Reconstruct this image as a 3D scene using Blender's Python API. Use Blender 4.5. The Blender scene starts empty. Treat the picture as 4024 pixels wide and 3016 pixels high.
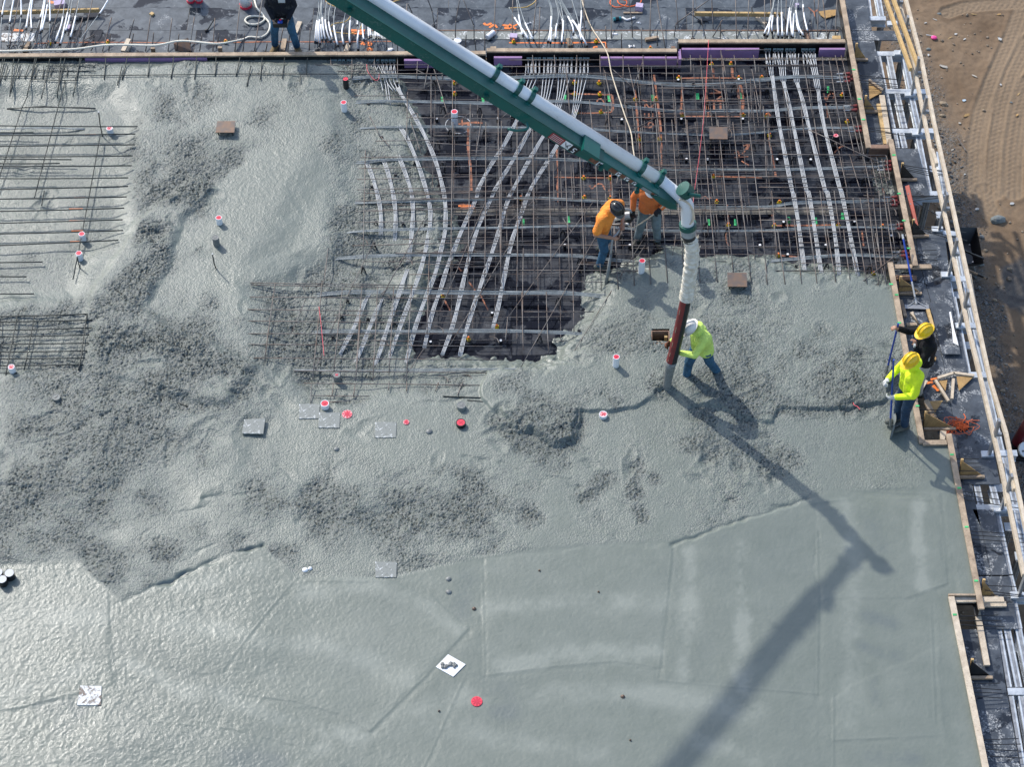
import bpy, bmesh, math, random
import numpy as np
from mathutils import Vector, Matrix
random.seed(7); NR = np.random.RandomState(11)
SC = bpy.context.scene
COL = SC.collection
R_ = math.radians
# ------------------------------------------------------------------ camera, sky, sun, exposure
FPX, PITCH, DIST = 8137.0, R_(51.7), 34.6          # focal length in photo pixels, downward pitch, distance to the slab
cam = bpy.data.cameras.new('camera'); camo = bpy.data.objects.new('camera', cam); COL.objects.link(camo)
cam.sensor_width = 36; cam.lens = 36 * FPX / 4024; cam.clip_end = 2000
FW = np.array([0, math.cos(PITCH), -math.sin(PITCH)]); UP = np.array([0, math.sin(PITCH), math.cos(PITCH)])
CAM = -FW * DIST
camo.location = CAM; camo.rotation_euler = (math.pi / 2 - PITCH, 0, 0)
SC.camera = camo
EL, AZ = R_(42), math.atan2(-.635, .773)
w = bpy.data.worlds.new('World'); SC.world = w; w.use_nodes = True
nt = w.node_tree; bg = nt.nodes['Background']
sky = nt.nodes.new('ShaderNodeTexSky'); sky.sky_type = 'NISHITA'; sky.sun_disc = False
sky.sun_elevation = EL; sky.sun_rotation = AZ; sky.air_density = 1.0; sky.dust_density = 1.4
nt.links.new(sky.outputs[0], bg.inputs[0]); bg.inputs[1].default_value = 0.15
sl = bpy.data.lights.new('sun', 'SUN'); sl.energy = 2.3; sl.angle = R_(.8); sl.color = (1.0, .955, .88)
so = bpy.data.objects.new('sun', sl); COL.objects.link(so)
SUND = Vector((-.635 * math.cos(EL), .773 * math.cos(EL), math.sin(EL)))
so.rotation_euler = SUND.to_track_quat('Z', 'Y').to_euler(); so.location = (0, 0, 40)
SC.view_settings.view_transform = 'Standard'; SC.view_settings.look = 'None'
SC.view_settings.exposure = 0.8; SC.view_settings.gamma = 1; SC.view_settings.use_curve_mapping = False
# ------------------------------------------------------------------ measuring: photo pixel -> point in the place
def ray(u, v): return FW * FPX + np.array([1., 0, 0]) * (u - 2012) + UP * (1508 - v)
def P(p, z=0.0):
    d = ray(*p); return Vector(CAM + d * ((z - CAM[2]) / d[2]))
def Py(p, y):
    d = ray(*p); return Vector(CAM + d * ((y - CAM[1]) / d[1]))
def PX(q):
    q = np.asarray(q) - CAM; zc = q @ FW
    return 2012 + FPX * q[0] / zc, 1508 - FPX * (q @ UP) / zc
def G(c, r, x, y):
    sx = .4523 if (c < 3 and r < 3) else (.4621 if c < 3 else .46293)
    oy = (0, 750, 1500, 2250)[r]
    return 1000 * c + x * sx, oy + y * sx
def GL(c, r, *pts): return [G(c, r, x, y) for x, y in pts]
def PL(px, z=0.0):
    zs = z if isinstance(z, (list, tuple)) else [z] * len(px)
    return [P(p, q) for p, q in zip(px, zs)]
def D(x, y): return x * 1.8192, y * 1.8192           # whole-picture view -> photo pixel
DECK, GROUND = -.25, -3.4
# ------------------------------------------------------------------ objects
def ob(name, mesh, parent=None, mat=None):
    o = bpy.data.objects.new(name, mesh); COL.objects.link(o)
    if parent is not None:
        o.parent = parent
    if mat: mesh.materials.append(mat)
    return o
def tag(o, label=None, cat=None, group=None, kind=None):
    if label: o['label'] = label
    if cat: o['category'] = cat
    if group: o['group'] = group
    if kind: o['kind'] = kind
    return o
def thing(name, label, cat, loc=(0, 0, 0), rz=0, group=None):
    o = bpy.data.objects.new(name, None); COL.objects.link(o); o.location = loc; o.rotation_euler = (0, 0, rz)
    o.empty_display_size = .1
    return tag(o, label, cat, group)
def dup(root, loc, rz=0, label=None, group=None, scale=None):
    r = root.copy(); COL.objects.link(r); r.location = loc; r.rotation_euler = (0, 0, rz)
    if scale: r.scale = scale
    if label: r['label'] = label
    if group: r['group'] = group
    for ch in list(root.children):
        c = ch.copy(); COL.objects.link(c); c.parent = r
        for g in list(ch.children):
            d = g.copy(); COL.objects.link(d); d.parent = c
    return r
_O = 'first second third fourth fifth sixth seventh eighth ninth tenth eleventh twelfth thirteenth fourteenth fifteenth sixteenth seventeenth eighteenth nineteenth twentieth'.split()
def ordn(i): return _O[i] if i < 20 else ('twenty-' if i < 29 else 'thirty-') + _O[(i - 20) % 10] if i not in (19, 29) else ('twentieth' if i == 19 else 'thirtieth')
class MB:
    def __init__(s): s.v = []; s.f = []
    def add(s, vs, fs):
        n = len(s.v); s.v += [tuple(v) for v in vs]; s.f += [tuple(i + n for i in f) for f in fs]; return s
    def box(s, c, d, M=None):
        c = Vector(c); vs = []
        for i in range(8):
            q = Vector(((i & 1) - .5, ((i >> 1) & 1) - .5, (i >> 2) - .5)); q = Vector((q.x * d[0], q.y * d[1], q.z * d[2]))
            vs.append(c + (M @ q if M else q))
        return s.add(vs, [(0, 2, 3, 1), (4, 5, 7, 6), (0, 1, 5, 4), (2, 6, 7, 3), (0, 4, 6, 2), (1, 3, 7, 5)])
    def beam(s, a, b, wd, ht, up=(0, 0, 1), cut=0):
        a = Vector(a); b = Vector(b); d = (b - a); L = d.length; d.normalize()
        sd = d.cross(Vector(up)); sd.normalize(); u = sd.cross(d)
        M = Matrix((d, sd, u)).transposed()
        return s.box((a + b) / 2, (L, wd, ht), M)
    def tube(s, pts, r, n=6, cap=True):
        pts = [Vector(p) for p in pts]; rs = r if isinstance(r, (list, tuple)) else [r] * len(pts)
        vs = []; fs = []; pu = None
        for i, p in enumerate(pts):
            t = (pts[min(i + 1, len(pts) - 1)] - pts[max(i - 1, 0)])
            if t.length < 1e-9: t = Vector((0, 0, 1))
            t.normalize()
            u = pu - t * pu.dot(t) if pu is not None else t.orthogonal()
            if u.length < 1e-6: u = t.orthogonal()
            u.normalize(); pu = u; q = t.cross(u)
            for k in range(n):
                a = 2 * math.pi * k / n; vs.append(p + (u * math.cos(a) + q * math.sin(a)) * rs[i])
        m = len(pts)
        for i in range(m - 1):
            for k in range(n): fs.append((i * n + k, i * n + (k + 1) % n, (i + 1) * n + (k + 1) % n, (i + 1) * n + k))
        if cap: fs += [tuple(range(n))[::-1], tuple((m - 1) * n + k for k in range(n))]
        return s.add(vs, fs)
    def ell(s, c, rad, M=None, nu=12, nv=8, v0=0., v1=math.pi):
        c = Vector(c); vs = []; fs = []
        for j in range(nv + 1):
            th = v0 + (v1 - v0) * j / nv
            for i in range(nu):
                a = 2 * math.pi * i / nu
                q = Vector((rad[0] * math.sin(th) * math.cos(a), rad[1] * math.sin(th) * math.sin(a), rad[2] * math.cos(th)))
                vs.append(c + (M @ q if M else q))
        for j in range(nv):
            for i in range(nu): fs.append((j * nu + i, (j + 1) * nu + i, (j + 1) * nu + (i + 1) % nu, j * nu + (i + 1) % nu))
        return s.add(vs, fs)
    def cap(s, a, b, ra, rb, n=10):
        a = Vector(a); b = Vector(b); d = (b - a)
        if d.length < 1e-6: return s.ell(a, (ra, ra, ra))
        d.normalize(); pts = []; rs = []
        for k in range(4): t = math.pi / 2 * (k + .25) / 4.25; pts.append(a - d * ra * math.cos(t)); rs.append(ra * math.sin(t))
        for k in range(4): t = math.pi / 2 * (k + .25) / 4.25; pts.append(b + d * rb * math.sin(t)); rs.append(rb * math.cos(t))
        return s.tube(pts, rs, n)
    def prism(s, poly, z0, z1):
        n = len(poly); vs = [(p[0], p[1], z0) for p in poly] + [(p[0], p[1], z1) for p in poly]
        ar = sum(poly[i][0] * poly[(i + 1) % n][1] - poly[(i + 1) % n][0] * poly[i][1] for i in range(n))
        fs = [tuple(range(n))[::-1], tuple(range(n, 2 * n))] + [(i, (i + 1) % n, (i + 1) % n + n, i + n) for i in range(n)]
        if ar < 0: fs = [f[::-1] for f in fs]
        return s.add(vs, fs)
    def sheet(s, pts, th, nrm):
        nrm = Vector(nrm) * th / 2; n = len(pts); pts = [Vector(p) for p in pts]
        return s.add([p - nrm for p in pts] + [p + nrm for p in pts], [tuple(range(n))[::-1], tuple(range(n, 2 * n))] + [(i, (i + 1) % n, (i + 1) % n + n, i + n) for i in range(n)])
    def ribbon(s, pts, wd, z):
        pts = [Vector((p[0], p[1], 0)) for p in pts]; vs = []; fs = []
        for i, p in enumerate(pts):
            t = pts[min(i + 1, len(pts) - 1)] - pts[max(i - 1, 0)]; t.normalize(); q = Vector((-t.y, t.x, 0))
            ww = wd * (.75 + .5 * random.random()) / 2
            vs += [(p.x + q.x * ww, p.y + q.y * ww, z), (p.x - q.x * ww, p.y - q.y * ww, z)]
        for i in range(len(pts) - 1): fs.append((2 * i, 2 * i + 1, 2 * i + 3, 2 * i + 2))
        return s.add(vs, fs)
    def mesh(s, name, off=None, smooth=False):
        m = bpy.data.meshes.new(name)
        vs = s.v if off is None else [(v[0] - off[0], v[1] - off[1], v[2] - off[2]) for v in s.v]
        m.from_pydata(vs, [], s.f); 
        if smooth: m.polygons.foreach_set('use_smooth', [True] * len(m.polygons))
        m.update(); return m
    def build(s, name, mat, parent=None, smooth=False):
        """World-space vertices; under a thing they are stored relative to the thing."""
        off = tuple(parent.location) if parent is not None else None
        if parent is not None and parent.parent is not None:
            off = tuple(Vector(off) + parent.parent.location)
        return ob(name, s.mesh(name, off, smooth), parent, mat)
def smooth_line(pts, n=8):
    """Catmull-Rom through the given 3-D points."""
    pts = [Vector(p) for p in pts]
    if len(pts) < 3: return pts
    q = [pts[0] * 2 - pts[1]] + pts + [pts[-1] * 2 - pts[-2]]; out = []
    for i in range(1, len(q) - 2):
        a, b, c, d = q[i - 1], q[i], q[i + 1], q[i + 2]
        for k in range(n):
            t = k / n
            out.append(.5 * ((2 * b) + (c - a) * t + (2 * a - 5 * b + 4 * c - d) * t * t + (3 * b - a - 3 * c + d) * t ** 3))
    out.append(pts[-1]); return out
# ------------------------------------------------------------------ materials
class NT:
    def __init__(s, name):
        s.m = bpy.data.materials.new(name); s.m.use_nodes = True; s.t = s.m.node_tree
        s.b = s.t.nodes['Principled BSDF']; s.tc = s.n('ShaderNodeTexCoord')
    def n(s, ty, **kw):
        o = s.t.nodes.new(ty)
        for k, v in kw.items(): setattr(o, k, v)
        return o
    def l(s, a, b): s.t.links.new(a, b)
    def val(s, sock, v):
        if hasattr(v, 'is_output'): s.l(v, sock)
        elif isinstance(v, (tuple, list)) and len(v) == 3 and sock.type == 'RGBA': sock.default_value = (*v, 1)
        else: sock.default_value = v
    def noise(s, scale, detail=3, rough=.55, stretch=None, dist=0, coord='Object'):
        o = s.n('ShaderNodeTexNoise'); o.inputs['Scale'].default_value = scale; o.inputs['Detail'].default_value = detail
        o.inputs['Roughness'].default_value = rough; o.inputs['Distortion'].default_value = dist
        c = s.tc.outputs[coord]
        if stretch:
            mp = s.n('ShaderNodeMapping'); mp.inputs['Scale'].default_value = stretch; s.l(c, mp.inputs[0]); c = mp.outputs[0]
        s.l(c, o.inputs['Vector']); return o.outputs['Fac']
    def vor(s, scale, feature='F1'):
        o = s.n('ShaderNodeTexVoronoi', feature=feature); o.inputs['Scale'].default_value = scale
        s.l(s.tc.outputs['Object'], o.inputs['Vector']); return o
    def ramp(s, f, a, b, ca=(0, 0, 0), cb=(1, 1, 1)):
        o = s.n('ShaderNodeValToRGB'); e = o.color_ramp.elements
        e[0].position = a; e[1].position = b; e[0].color = (*ca, 1); e[1].color = (*cb, 1); s.l(f, o.inputs[0]); return o.outputs[0]
    def mix(s, f, a, b, mode='MIX'):
        o = s.n('ShaderNodeMix', data_type='RGBA', blend_type=mode)
        s.val(o.inputs[0], f); s.val(o.inputs[6], a); s.val(o.inputs[7], b); return o.outputs[2]
    def math(s, op, a, b=0.0):
        o = s.n('ShaderNodeMath', operation=op); s.val(o.inputs[0], a); s.val(o.inputs[1], b); return o.outputs[0]
    def attr(s, name):
        o = s.n('ShaderNodeAttribute'); o.attribute_name = name; return o.outputs['Fac']
    def bump(s, h, strength, dist=.01, prev=None):
        o = s.n('ShaderNodeBump'); s.val(o.inputs['Strength'], strength); o.inputs['Distance'].default_value = dist
        s.l(h, o.inputs['Height'])
        if prev: s.l(prev, o.inputs['Normal'])
        return o.outputs[0]
    def out(s, col, rough, nrm=None, metal=0, spec=.5):
        s.val(s.b.inputs['Base Color'], col); s.val(s.b.inputs['Roughness'], rough); s.val(s.b.inputs['Metallic'], metal)
        s.val(s.b.inputs['Specular IOR Level'], spec)
        if nrm: s.l(nrm, s.b.inputs['Normal'])
        return s.m
def mat(name, col, rough=.6, metal=0, var=.25, vs=6, bump=0, bs=40, col2=None, spec=.5, stretch=None):
    t = NT(name); c2 = col2 or tuple(x * (1 - var) for x in col); c1 = col if col2 else tuple(min(1, x * (1 + var * .6)) for x in col)
    f = t.ramp(t.noise(vs, 4, .6, stretch), .35, .65)
    nb = t.bump(t.noise(bs, 3, .6, stretch), bump, .01) if bump else None
    return t.out(t.mix(f, c1, c2), rough, nb, metal, spec)
def wood(name, c, dirt, grime=.5):
    t = NT(name); g = t.noise(9, 5, .65, (1, 1, 1)); d = t.noise(3.1, 5, .7); k = t.noise(38, 4, .7)
    base = t.mix(t.ramp(g, .3, .7), c, tuple(x * .68 for x in c))
    col = t.mix(t.math('MULTIPLY', t.ramp(d, .44, .62), grime), base, dirt)
    col = t.mix(t.math('MULTIPLY', t.ramp(k, .58, .66), .55), col, tuple(x * .4 for x in dirt))
    return t.out(col, .75, t.bump(g, .25, .006), 0, .3)
def splat(name, c, rough, dirt=(.3, .31, .3), amt=.7):
    t = NT(name); a = t.noise(2.2, 5, .7); b = t.noise(24, 4, .75); k = t.math('MULTIPLY', t.ramp(a, .46, .62), t.ramp(b, .54, .62)); s = t.noise(1.1, 3, .6)
    col = t.mix(t.ramp(s, .35, .65), c, tuple(x * .78 for x in c)); return t.out(t.mix(t.math('MULTIPLY', k, amt), col, dirt), rough, t.bump(b, .1, .004))
W_NEW = wood('fresh_pine', (.62, .43, .2), (.42, .28, .13), .35)
W_OLD = wood('site_lumber', (.50, .385, .27), (.21, .155, .11), .75)
W_RED = wood('stained_lumber', (.30, .19, .13), (.17, .1, .075), .8)
W_PALE = wood('weathered_lumber', (.66, .56, .43), (.4, .31, .22), .45)
W_PLY = wood('raw_plywood', (.46, .29, .12), (.3, .18, .08), .4)
def deckmat(name, base, dry, wet, wet_lo, dust, spec=.4):
    t = NT(name)
    n1 = t.noise(1.15, 5, .62, dist=.6); n2 = t.noise(4.5, 6, .7); n3 = t.noise(30, 5, .7); n4 = t.noise(2.2, 6, .75, dist=1.0)
    col = t.mix(t.ramp(n2, .35, .68), base, dry)
    wm = t.ramp(n1, wet_lo, wet_lo + .035)
    col = t.mix(wm, col, wet)
    dm = t.math('MULTIPLY', t.ramp(n4, .52 if dust > .8 else .57, .6 if dust > .8 else .68), t.ramp(n3, .47, .57))
    dm = t.math('MULTIPLY', dm, dust)
    col = t.mix(dm, col, (.42, .43, .43))
    rg = t.mix(wm, (.42, .42, .42), (.07, .07, .07))
    return t.out(col, rg, t.bump(n3, .08, .004), 0, spec)
M_DECK = deckmat('phenolic_deck_wet', (.018, .019, .023), (.056, .060, .068), (.003, .0035, .007), .485, .14, .2)
M_DECKT = deckmat('phenolic_deck_dusty', (.050, .061, .072), (.112, .130, .146), (.016, .020, .026), .54, .7, .3)
M_WALK = deckmat('phenolic_walkway', (.040, .048, .060), (.092, .106, .124), (.02, .024, .031), .56, .9, .3)
M_BLACKPLY = mat('black_form_ply', (.012, .012, .013), .3, var=.4, bump=.1)
M_REBAR = mat('rusty_rebar', (.115, .082, .066), .5, .35, vs=4, col2=(.15, .145, .14), bump=.3, bs=90)
M_REBARW = mat('wet_dark_rebar', (.018, .024, .022), .45, .3, vs=5, col2=(.035, .04, .037))
M_STRAND = mat('grey_tendon_sheath', (.32, .35, .35), .4, .1, vs=7, col2=(.2, .225, .23))
M_STRANDW = mat('pale_tendon_sheath', (.5, .515, .52), .4, 0, vs=3, col2=(.4, .415, .42))
M_WHITE = mat('white_plastic', (.8, .8, .8), .35, var=.08)
M_PVC = splat('white_pvc_splashed', (.8, .81, .82), .35, (.3, .31, .3), .8)
M_BLACK = mat('black_plastic', (.012, .012, .014), .4, var=.3)
M_RED = mat('red_tape', (.72, .035, .07), .45, var=.15)
M_YEL = mat('yellow_plastic', (.72, .5, .02), .45, var=.2)
M_ORG = mat('orange_plastic', (.8, .2, .03), .5, var=.2)
M_SPRAY = mat('orange_spray_paint', (.44, .17, .09), .85, vs=8, col2=(.15, .075, .055))
M_GREENP = mat('green_spray_paint', (.05, .5, .16), .7, var=.3)
M_BOOM = splat('green_boom_paint', (.003, .100, .083), .3, (.12, .19, .17), .45)
M_BOOMD = mat('dark_green_paint', (.004, .075, .06), .35, var=.15)
M_PIPE = splat('white_pipe_paint', (.82, .83, .83), .32, (.45, .46, .45), .4)
M_STEEL = mat('galvanised_steel', (.33, .34, .35), .45, .6, var=.2)
M_ALU = mat('dusty_aluminium', (.62, .65, .67), .42, .35, vs=6, col2=(.4, .43, .46))
M_NAIL = mat('dark_nailer_strip', (.13, .14, .16), .7, vs=8, col2=(.3, .31, .32))
M_FOAM = mat('purple_foam', (.30, .175, .33), .8, var=.1)
M_MAROON = mat('maroon_plastic', (.16, .025, .022), .4, var=.3)
M_POCKET = mat('grey_green_plastic', (.2, .27, .27), .5, var=.2)
M_PLATE = mat('rusty_plate', (.1, .085, .078), .55, .4, vs=7, col2=(.18, .11, .07))
M_WRAP = mat('white_wrap', (.72, .69, .6), .75, vs=14, col2=(.5, .45, .36), bump=.6, bs=30)
M_RUBBER = mat('black_rubber_hose', (.014, .016, .018), .45, var=.3)
M_HOSERED = mat('red_rubber_hose', (.2, .022, .022), .45, vs=12, col2=(.12, .02, .02))
M_CONCOAT = mat('concrete_coated', (.2, .21, .2), .5, vs=20, col2=(.13, .135, .13), bump=.3)
M_SKIN = mat('skin', (.36, .19, .12), .55, var=.12)
M_BLUEP = mat('blue_pole_paint', (.02, .06, .32), .35, var=.2)
M_REDRUST = mat('orange_red_level', (.36, .035, .012), .55, var=.15)
M_ROPE = mat('pale_rope', (.62, .52, .38), .8, var=.2)
M_CORD = mat('yellow_cord', (.55, .36, .1), .6, var=.2)
M_HOSEW = mat('cream_hose', (.7, .66, .55), .45, var=.08)
M_PINK = mat('pink_string', (.7, .12, .14), .8, var=.1)
M_ORSTR = mat('orange_string', (.7, .13, .03), .8, var=.1)
def whitewood():
    t = NT('cement_smeared_board'); a = t.noise(9, 5, .7, dist=.8); b = t.noise(28, 4, .7)
    c = t.mix(t.ramp(a, .50, .58), (.68, .69, .68), (.16, .12, .09)); c = t.mix(t.ramp(b, .52, .62), c, (.22, .2, .18))
    return t.out(c, .7, t.bump(b, .4, .006))
M_SMEAR = whitewood()
def smearg():
    t = NT('cement_coated_board'); a = t.noise(7, 6, .75, dist=1.2); b = t.noise(34, 5, .75)
    c = t.mix(t.ramp(a, .55, .62), (.2, .215, .2), (.64, .66, .65)); c = t.mix(t.ramp(b, .56, .66), c, (.1, .105, .1))
    return t.out(c, .6, t.bump(b, .4, .006))
M_SMEARG = smearg()
# ------------------------------------------------------------------ noise and drawing on height fields
_T = NR.rand(256, 256).astype(np.float32) * 2 - 1
def vn(X, Y, s, seed=0):
    x = X / s + seed * 37.31 + 1000; y = Y / s + seed * 17.77 + 1000
    xi = np.floor(x).astype(np.int64); yi = np.floor(y).astype(np.int64); fx = (x - xi).astype(np.float32); fy = (y - yi).astype(np.float32)
    fx = fx * fx * (3 - 2 * fx); fy = fy * fy * (3 - 2 * fy); a = xi & 255; b = yi & 255; a1 = (xi + 1) & 255; b1 = (yi + 1) & 255
    return (_T[a, b] * (1 - fx) + _T[a1, b] * fx) * (1 - fy) + (_T[a, b1] * (1 - fx) + _T[a1, b1] * fx) * fy
def fbm(X, Y, s, o=4, seed=0, g=.55):
    r = 0; a = 1.; t = 0
    for i in range(o): r = r + a * vn(X, Y, s / 2 ** i, seed + i * 3); t += a; a *= g
    return r / t
def sstep(x, a, b):
    t = np.clip((x - a) / (b - a), 0, 1); return t * t * (3 - 2 * t)
class Field:
    def __init__(s, x0, x1, y0, y1, st):
        s.xs = np.arange(x0, x1, st); s.ys = np.arange(y0, y1, st); s.X, s.Y = [a.astype(np.float32) for a in np.meshgrid(s.xs, s.ys)]
        s.st = st; s.WX = s.X; s.WY = s.Y
    def win(s, pts, m):
        p = np.array([(q[0], q[1]) for q in pts]); a = p.min(0) - m; b = p.max(0) + m
        i0, i1 = np.searchsorted(s.xs, [a[0], b[0]]); j0, j1 = np.searchsorted(s.ys, [a[1], b[1]])
        return (slice(j0, j1), slice(i0, i1))
    def dist(s, pts, closed, w, warp=True):
        X = (s.WX if warp else s.X)[w]; Y = (s.WY if warp else s.Y)[w]; d = np.full(X.shape, 1e6, np.float32); ins = np.zeros(X.shape, bool)
        n = len(pts)
        for i in range(n if closed else n - 1):
            a = pts[i]; b = pts[(i + 1) % n]; vx, vy = b[0] - a[0], b[1] - a[1]; L = vx * vx + vy * vy + 1e-12
            t = np.clip(((X - a[0]) * vx + (Y - a[1]) * vy) / L, 0, 1)
            d = np.minimum(d, (X - a[0] - t * vx) ** 2 + (Y - a[1] - t * vy) ** 2)
            if closed and abs(vy) > 1e-9:
                c = ((a[1] > Y) != (b[1] > Y)) & (X < vx * (Y - a[1]) / vy + a[0]); ins ^= c
        d = np.sqrt(d); return np.where(ins, -d, d) if closed else d
    def mask(s, pts, soft, warp=True):
        """(window, 1 inside .. 0 outside)"""
        w = s.win(pts, soft + .4); d = s.dist(pts, True, w, warp); return w, 1 - sstep(d, -soft, soft)
    def mesh(s, name, Z, keep=None, attrs={}):
        ny, nx = s.X.shape; co = np.stack([s.X, s.Y, Z], -1).reshape(-1, 3).astype(np.float32)
        idx = np.arange(ny * nx, dtype=np.int32).reshape(ny, nx)
        q = np.stack([idx[:-1, :-1], idx[:-1, 1:], idx[1:, 1:], idx[1:, :-1]], -1).reshape(-1, 4)
        if keep is not None: q = q[keep[:-1, :-1].reshape(-1)]
        used = np.zeros(ny * nx, bool); used[q.reshape(-1)] = True; re = np.cumsum(used) - 1
        co = co[used]; q = re[q].astype(np.int32)
        m = bpy.data.meshes.new(name); m.vertices.add(len(co)); m.vertices.foreach_set('co', co.reshape(-1))
        m.loops.add(q.size); m.loops.foreach_set('vertex_index', q.reshape(-1)); m.polygons.add(len(q))
        m.polygons.foreach_set('loop_start', np.arange(0, q.size, 4, dtype=np.int32)); m.polygons.foreach_set('loop_total', np.full(len(q), 4, np.int32))
        m.polygons.foreach_set('use_smooth', np.ones(len(q), bool))
        for k, v in attrs.items():
            a = m.attributes.new(k, 'FLOAT', 'POINT'); a.data.foreach_set('value', v.reshape(-1)[used].astype(np.float32))
        m.update(calc_edges=True); m.validate(); return m
# ------------------------------------------------------------------ wet concrete
CON_PX = [(-500, 212), (2663, 202), (2664, 168), (3343, 166), (3415, 581), (3498, 581), (3597, 1037), (3492, 1037), (3560, 1393), (3618, 1743), (3722, 1743), (3848, 2343), (3735, 2343), (3880, 3050), (3925, 3400), (-500, 3400)]
CON = [P(p) for p in CON_PX]
F = Field(-10.2, 8.3, -8.2, 8.4, .0175)
X, Y = F.X, F.Y
F.WX = X + .10 * fbm(X, Y, .9, 3, 5) + .035 * vn(X, Y, .16, 9); F.WY = Y + .10 * fbm(X, Y, .9, 3, 25) + .035 * vn(X, Y, .16, 29)
Rg = np.clip(.58 + .85 * fbm(X, Y, 1.5, 4, 41) + .25 * vn(X, Y, .3, 47), .12, 1).astype(np.float32)
Z = np.zeros_like(X); SH = np.zeros_like(X)
def W3(pts): return [P(D(*p)) for p in pts]
def rough(pts, val, soft=.25):
    w, m = F.mask(W3(pts), soft); Rg[w] = Rg[w] * (1 - m) + val * m * (1 + .5 * vn(X[w], Y[w], .5, 3) )
def spot(x, y, r, val=1.0, lump=0.0):
    c = P(D(x, y)); r = r * 1.819 / 235; w = F.win([c], r * 2.2); d = np.hypot(F.WX[w] - c.x, (F.WY[w] - c.y) * .8) / r
    m = np.exp(-d * d); Rg[w] = Rg[w] * (1 - m) + val * m
    if lump: Z[w] += lump * m
# smooth, bleed-covered and screeded zones
SCREED = [(-60, 1222), (165, 1212), (262, 1300), (400, 1232), (560, 1178), (640, 1245), (830, 1252), (1040, 1203), (1200, 1182), (1450, 1168), (1600, 1125), (1745, 1083), (1790, 1062), (2012, 1055), (2060, 1230), (2200, 1700), (-60, 1760)]
SM = F.mask(W3(SCREED), .05, False)
rough([(530, 845), (700, 880), (1040, 850), (1060, 960), (900, 1010), (540, 1000)], .36)
rough([(1660, 905), (1960, 905), (2050, 1060), (1790, 1060)], .34)
rough([(1260, 890), (1420, 890), (1560, 1000), (1400, 1030), (1270, 990)], .42)
rough([(372, 480), (470, 400), (560, 330), (700, 320), (760, 420), (790, 560), (700, 600), (545, 612), (535, 770), (450, 725), (312, 665), (345, 600)], .2, .12)
rough([(470, 135), (735, 135), (790, 340), (640, 330), (560, 200)], .45)
rough([(720, 140), (860, 140), (930, 480), (850, 600), (700, 560)], .8)
rough([(1850, 625), (1935, 625), (1945, 730), (1880, 690)], .1)
rough([(1240, 830), (1330, 770), (1440, 760), (1390, 840)], .55)
rough([(1965, 880), (2060, 940), (2200, 1760), (1990, 1760), (2000, 1040)], .06, .12)
rough([(0, 150), (290, 170), (270, 480), (160, 640), (0, 660)], .42, .2)
for a in [(410, 375, 60), (250, 705, 70, 1, .02), (160, 900, 90, 1, .02), (310, 870, 80, 1, .03), (90, 1090, 80, 1, .02), (510, 860, 70, 1, .02), (700, 1090, 60), (840, 1110, 60, 1, -.02), (1180, 935, 70, 1), (340, 560, 50), (400, 730, 80, 1, .02), (220, 1000, 90, .95, .02), (450, 800, 70), (1550, 640, 90, .8), (1600, 730, 90, .85), (1350, 700, 60, .8), (1640, 860, 40, 1, .015), (1840, 840, 60, 1, .03), (560, 1080, 70, .9, .015), (330, 1080, 60, .9), (1375, 1010, 22, 1.15), (1378, 1060, 24, 1.15), (1385, 1110, 22, 1.1), (1420, 1030, 16, 1.1), (1300, 1035, 26, 1), (1262, 1070, 24, 1), (1140, 1110, 28, 1.1), (1020, 1120, 40, 1.1), (930, 1100, 40, 1), (760, 1100, 36, 1.1), (880, 1115, 36, 1.15, -.02), (690, 1120, 26, 1.1, -.04), (690, 1050, 24, 1.1, -.03), (660, 1085, 22, 1.1, -.03), (590, 1080, 30, 1), (1570, 1075, 26, 1.1), (1590, 1040, 30, 1), (1650, 1020, 24, 1.1), (1500, 960, 30, .9), (1540, 985, 24, 1), (1215, 940, 30, 1.15), (1240, 910, 22, 1.15), (1110, 935, 26, 1.15), (1070, 920, 22, 1.15), (1600, 870, 26, 1.1), (1560, 850, 24, 1), (1840, 860, 30, 1.1), (1530, 900, 30, 1.1), (1430, 850, 22, 1.1), (1330, 880, 20, 1), (560, 250, 40, .9), (430, 540, 20, .9), (420, 440, 46, 1.15), (400, 340, 40, 1), (300, 600, 40, 1), (330, 720, 40, 1.15), (300, 790, 40, 1.1), (430, 720, 36, 1.1), (360, 830, 40, 1.1), (240, 860, 46, 1.1), (120, 850, 46, 1), (60, 930, 46, 1.1), (150, 1000, 40, 1), (60, 1050, 50, 1.15), (190, 1080, 40, 1.1), (270, 930, 40, 1.1), (300, 970, 30, 1), (440, 1000, 30, .9), (360, 1200, 26, 1.1), (340, 1190, 20, 1.1), (160, 1110, 30, 1), (60, 1140, 30, .9), (240, 1060, 26, 1), (500, 800, 40, 1.1), (520, 700, 26, .9), (460, 650, 26, .9)]: spot(*a)
w, m = SM; Rg[w] = Rg[w] * (1 - m) + .0 * m
def level(pts, dz, soft=.2, warp=True):
    w, m = F.mask(W3(pts), soft, warp); Z[w] += dz * m
level([(-80, 190), (250, 190), (290, 260), (270, 470), (190, 560), (150, 640), (-80, 660)], -.10, .25)
level([(-80, 690), (205, 690), (180, 800), (-80, 800)], -.045, .15)
level([(560, 620), (690, 560), (900, 480), (940, 780), (1040, 800), (780, 845), (690, 850), (590, 770)], -.12, .45)
rough([(545, 610), (700, 560), (900, 500), (930, 780), (1010, 800), (780, 850), (660, 860), (560, 760)], .8, .3)
level([(690, 330), (770, 340), (860, 560), (700, 600), (560, 560)], -.05, .4)
level([(740, 120), (900, 120), (930, 500), (860, 620), (730, 560)], -.08, .35)
level([(-80, 104), (760, 104), (760, 132), (-80, 134)], -.075, .13)
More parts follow.
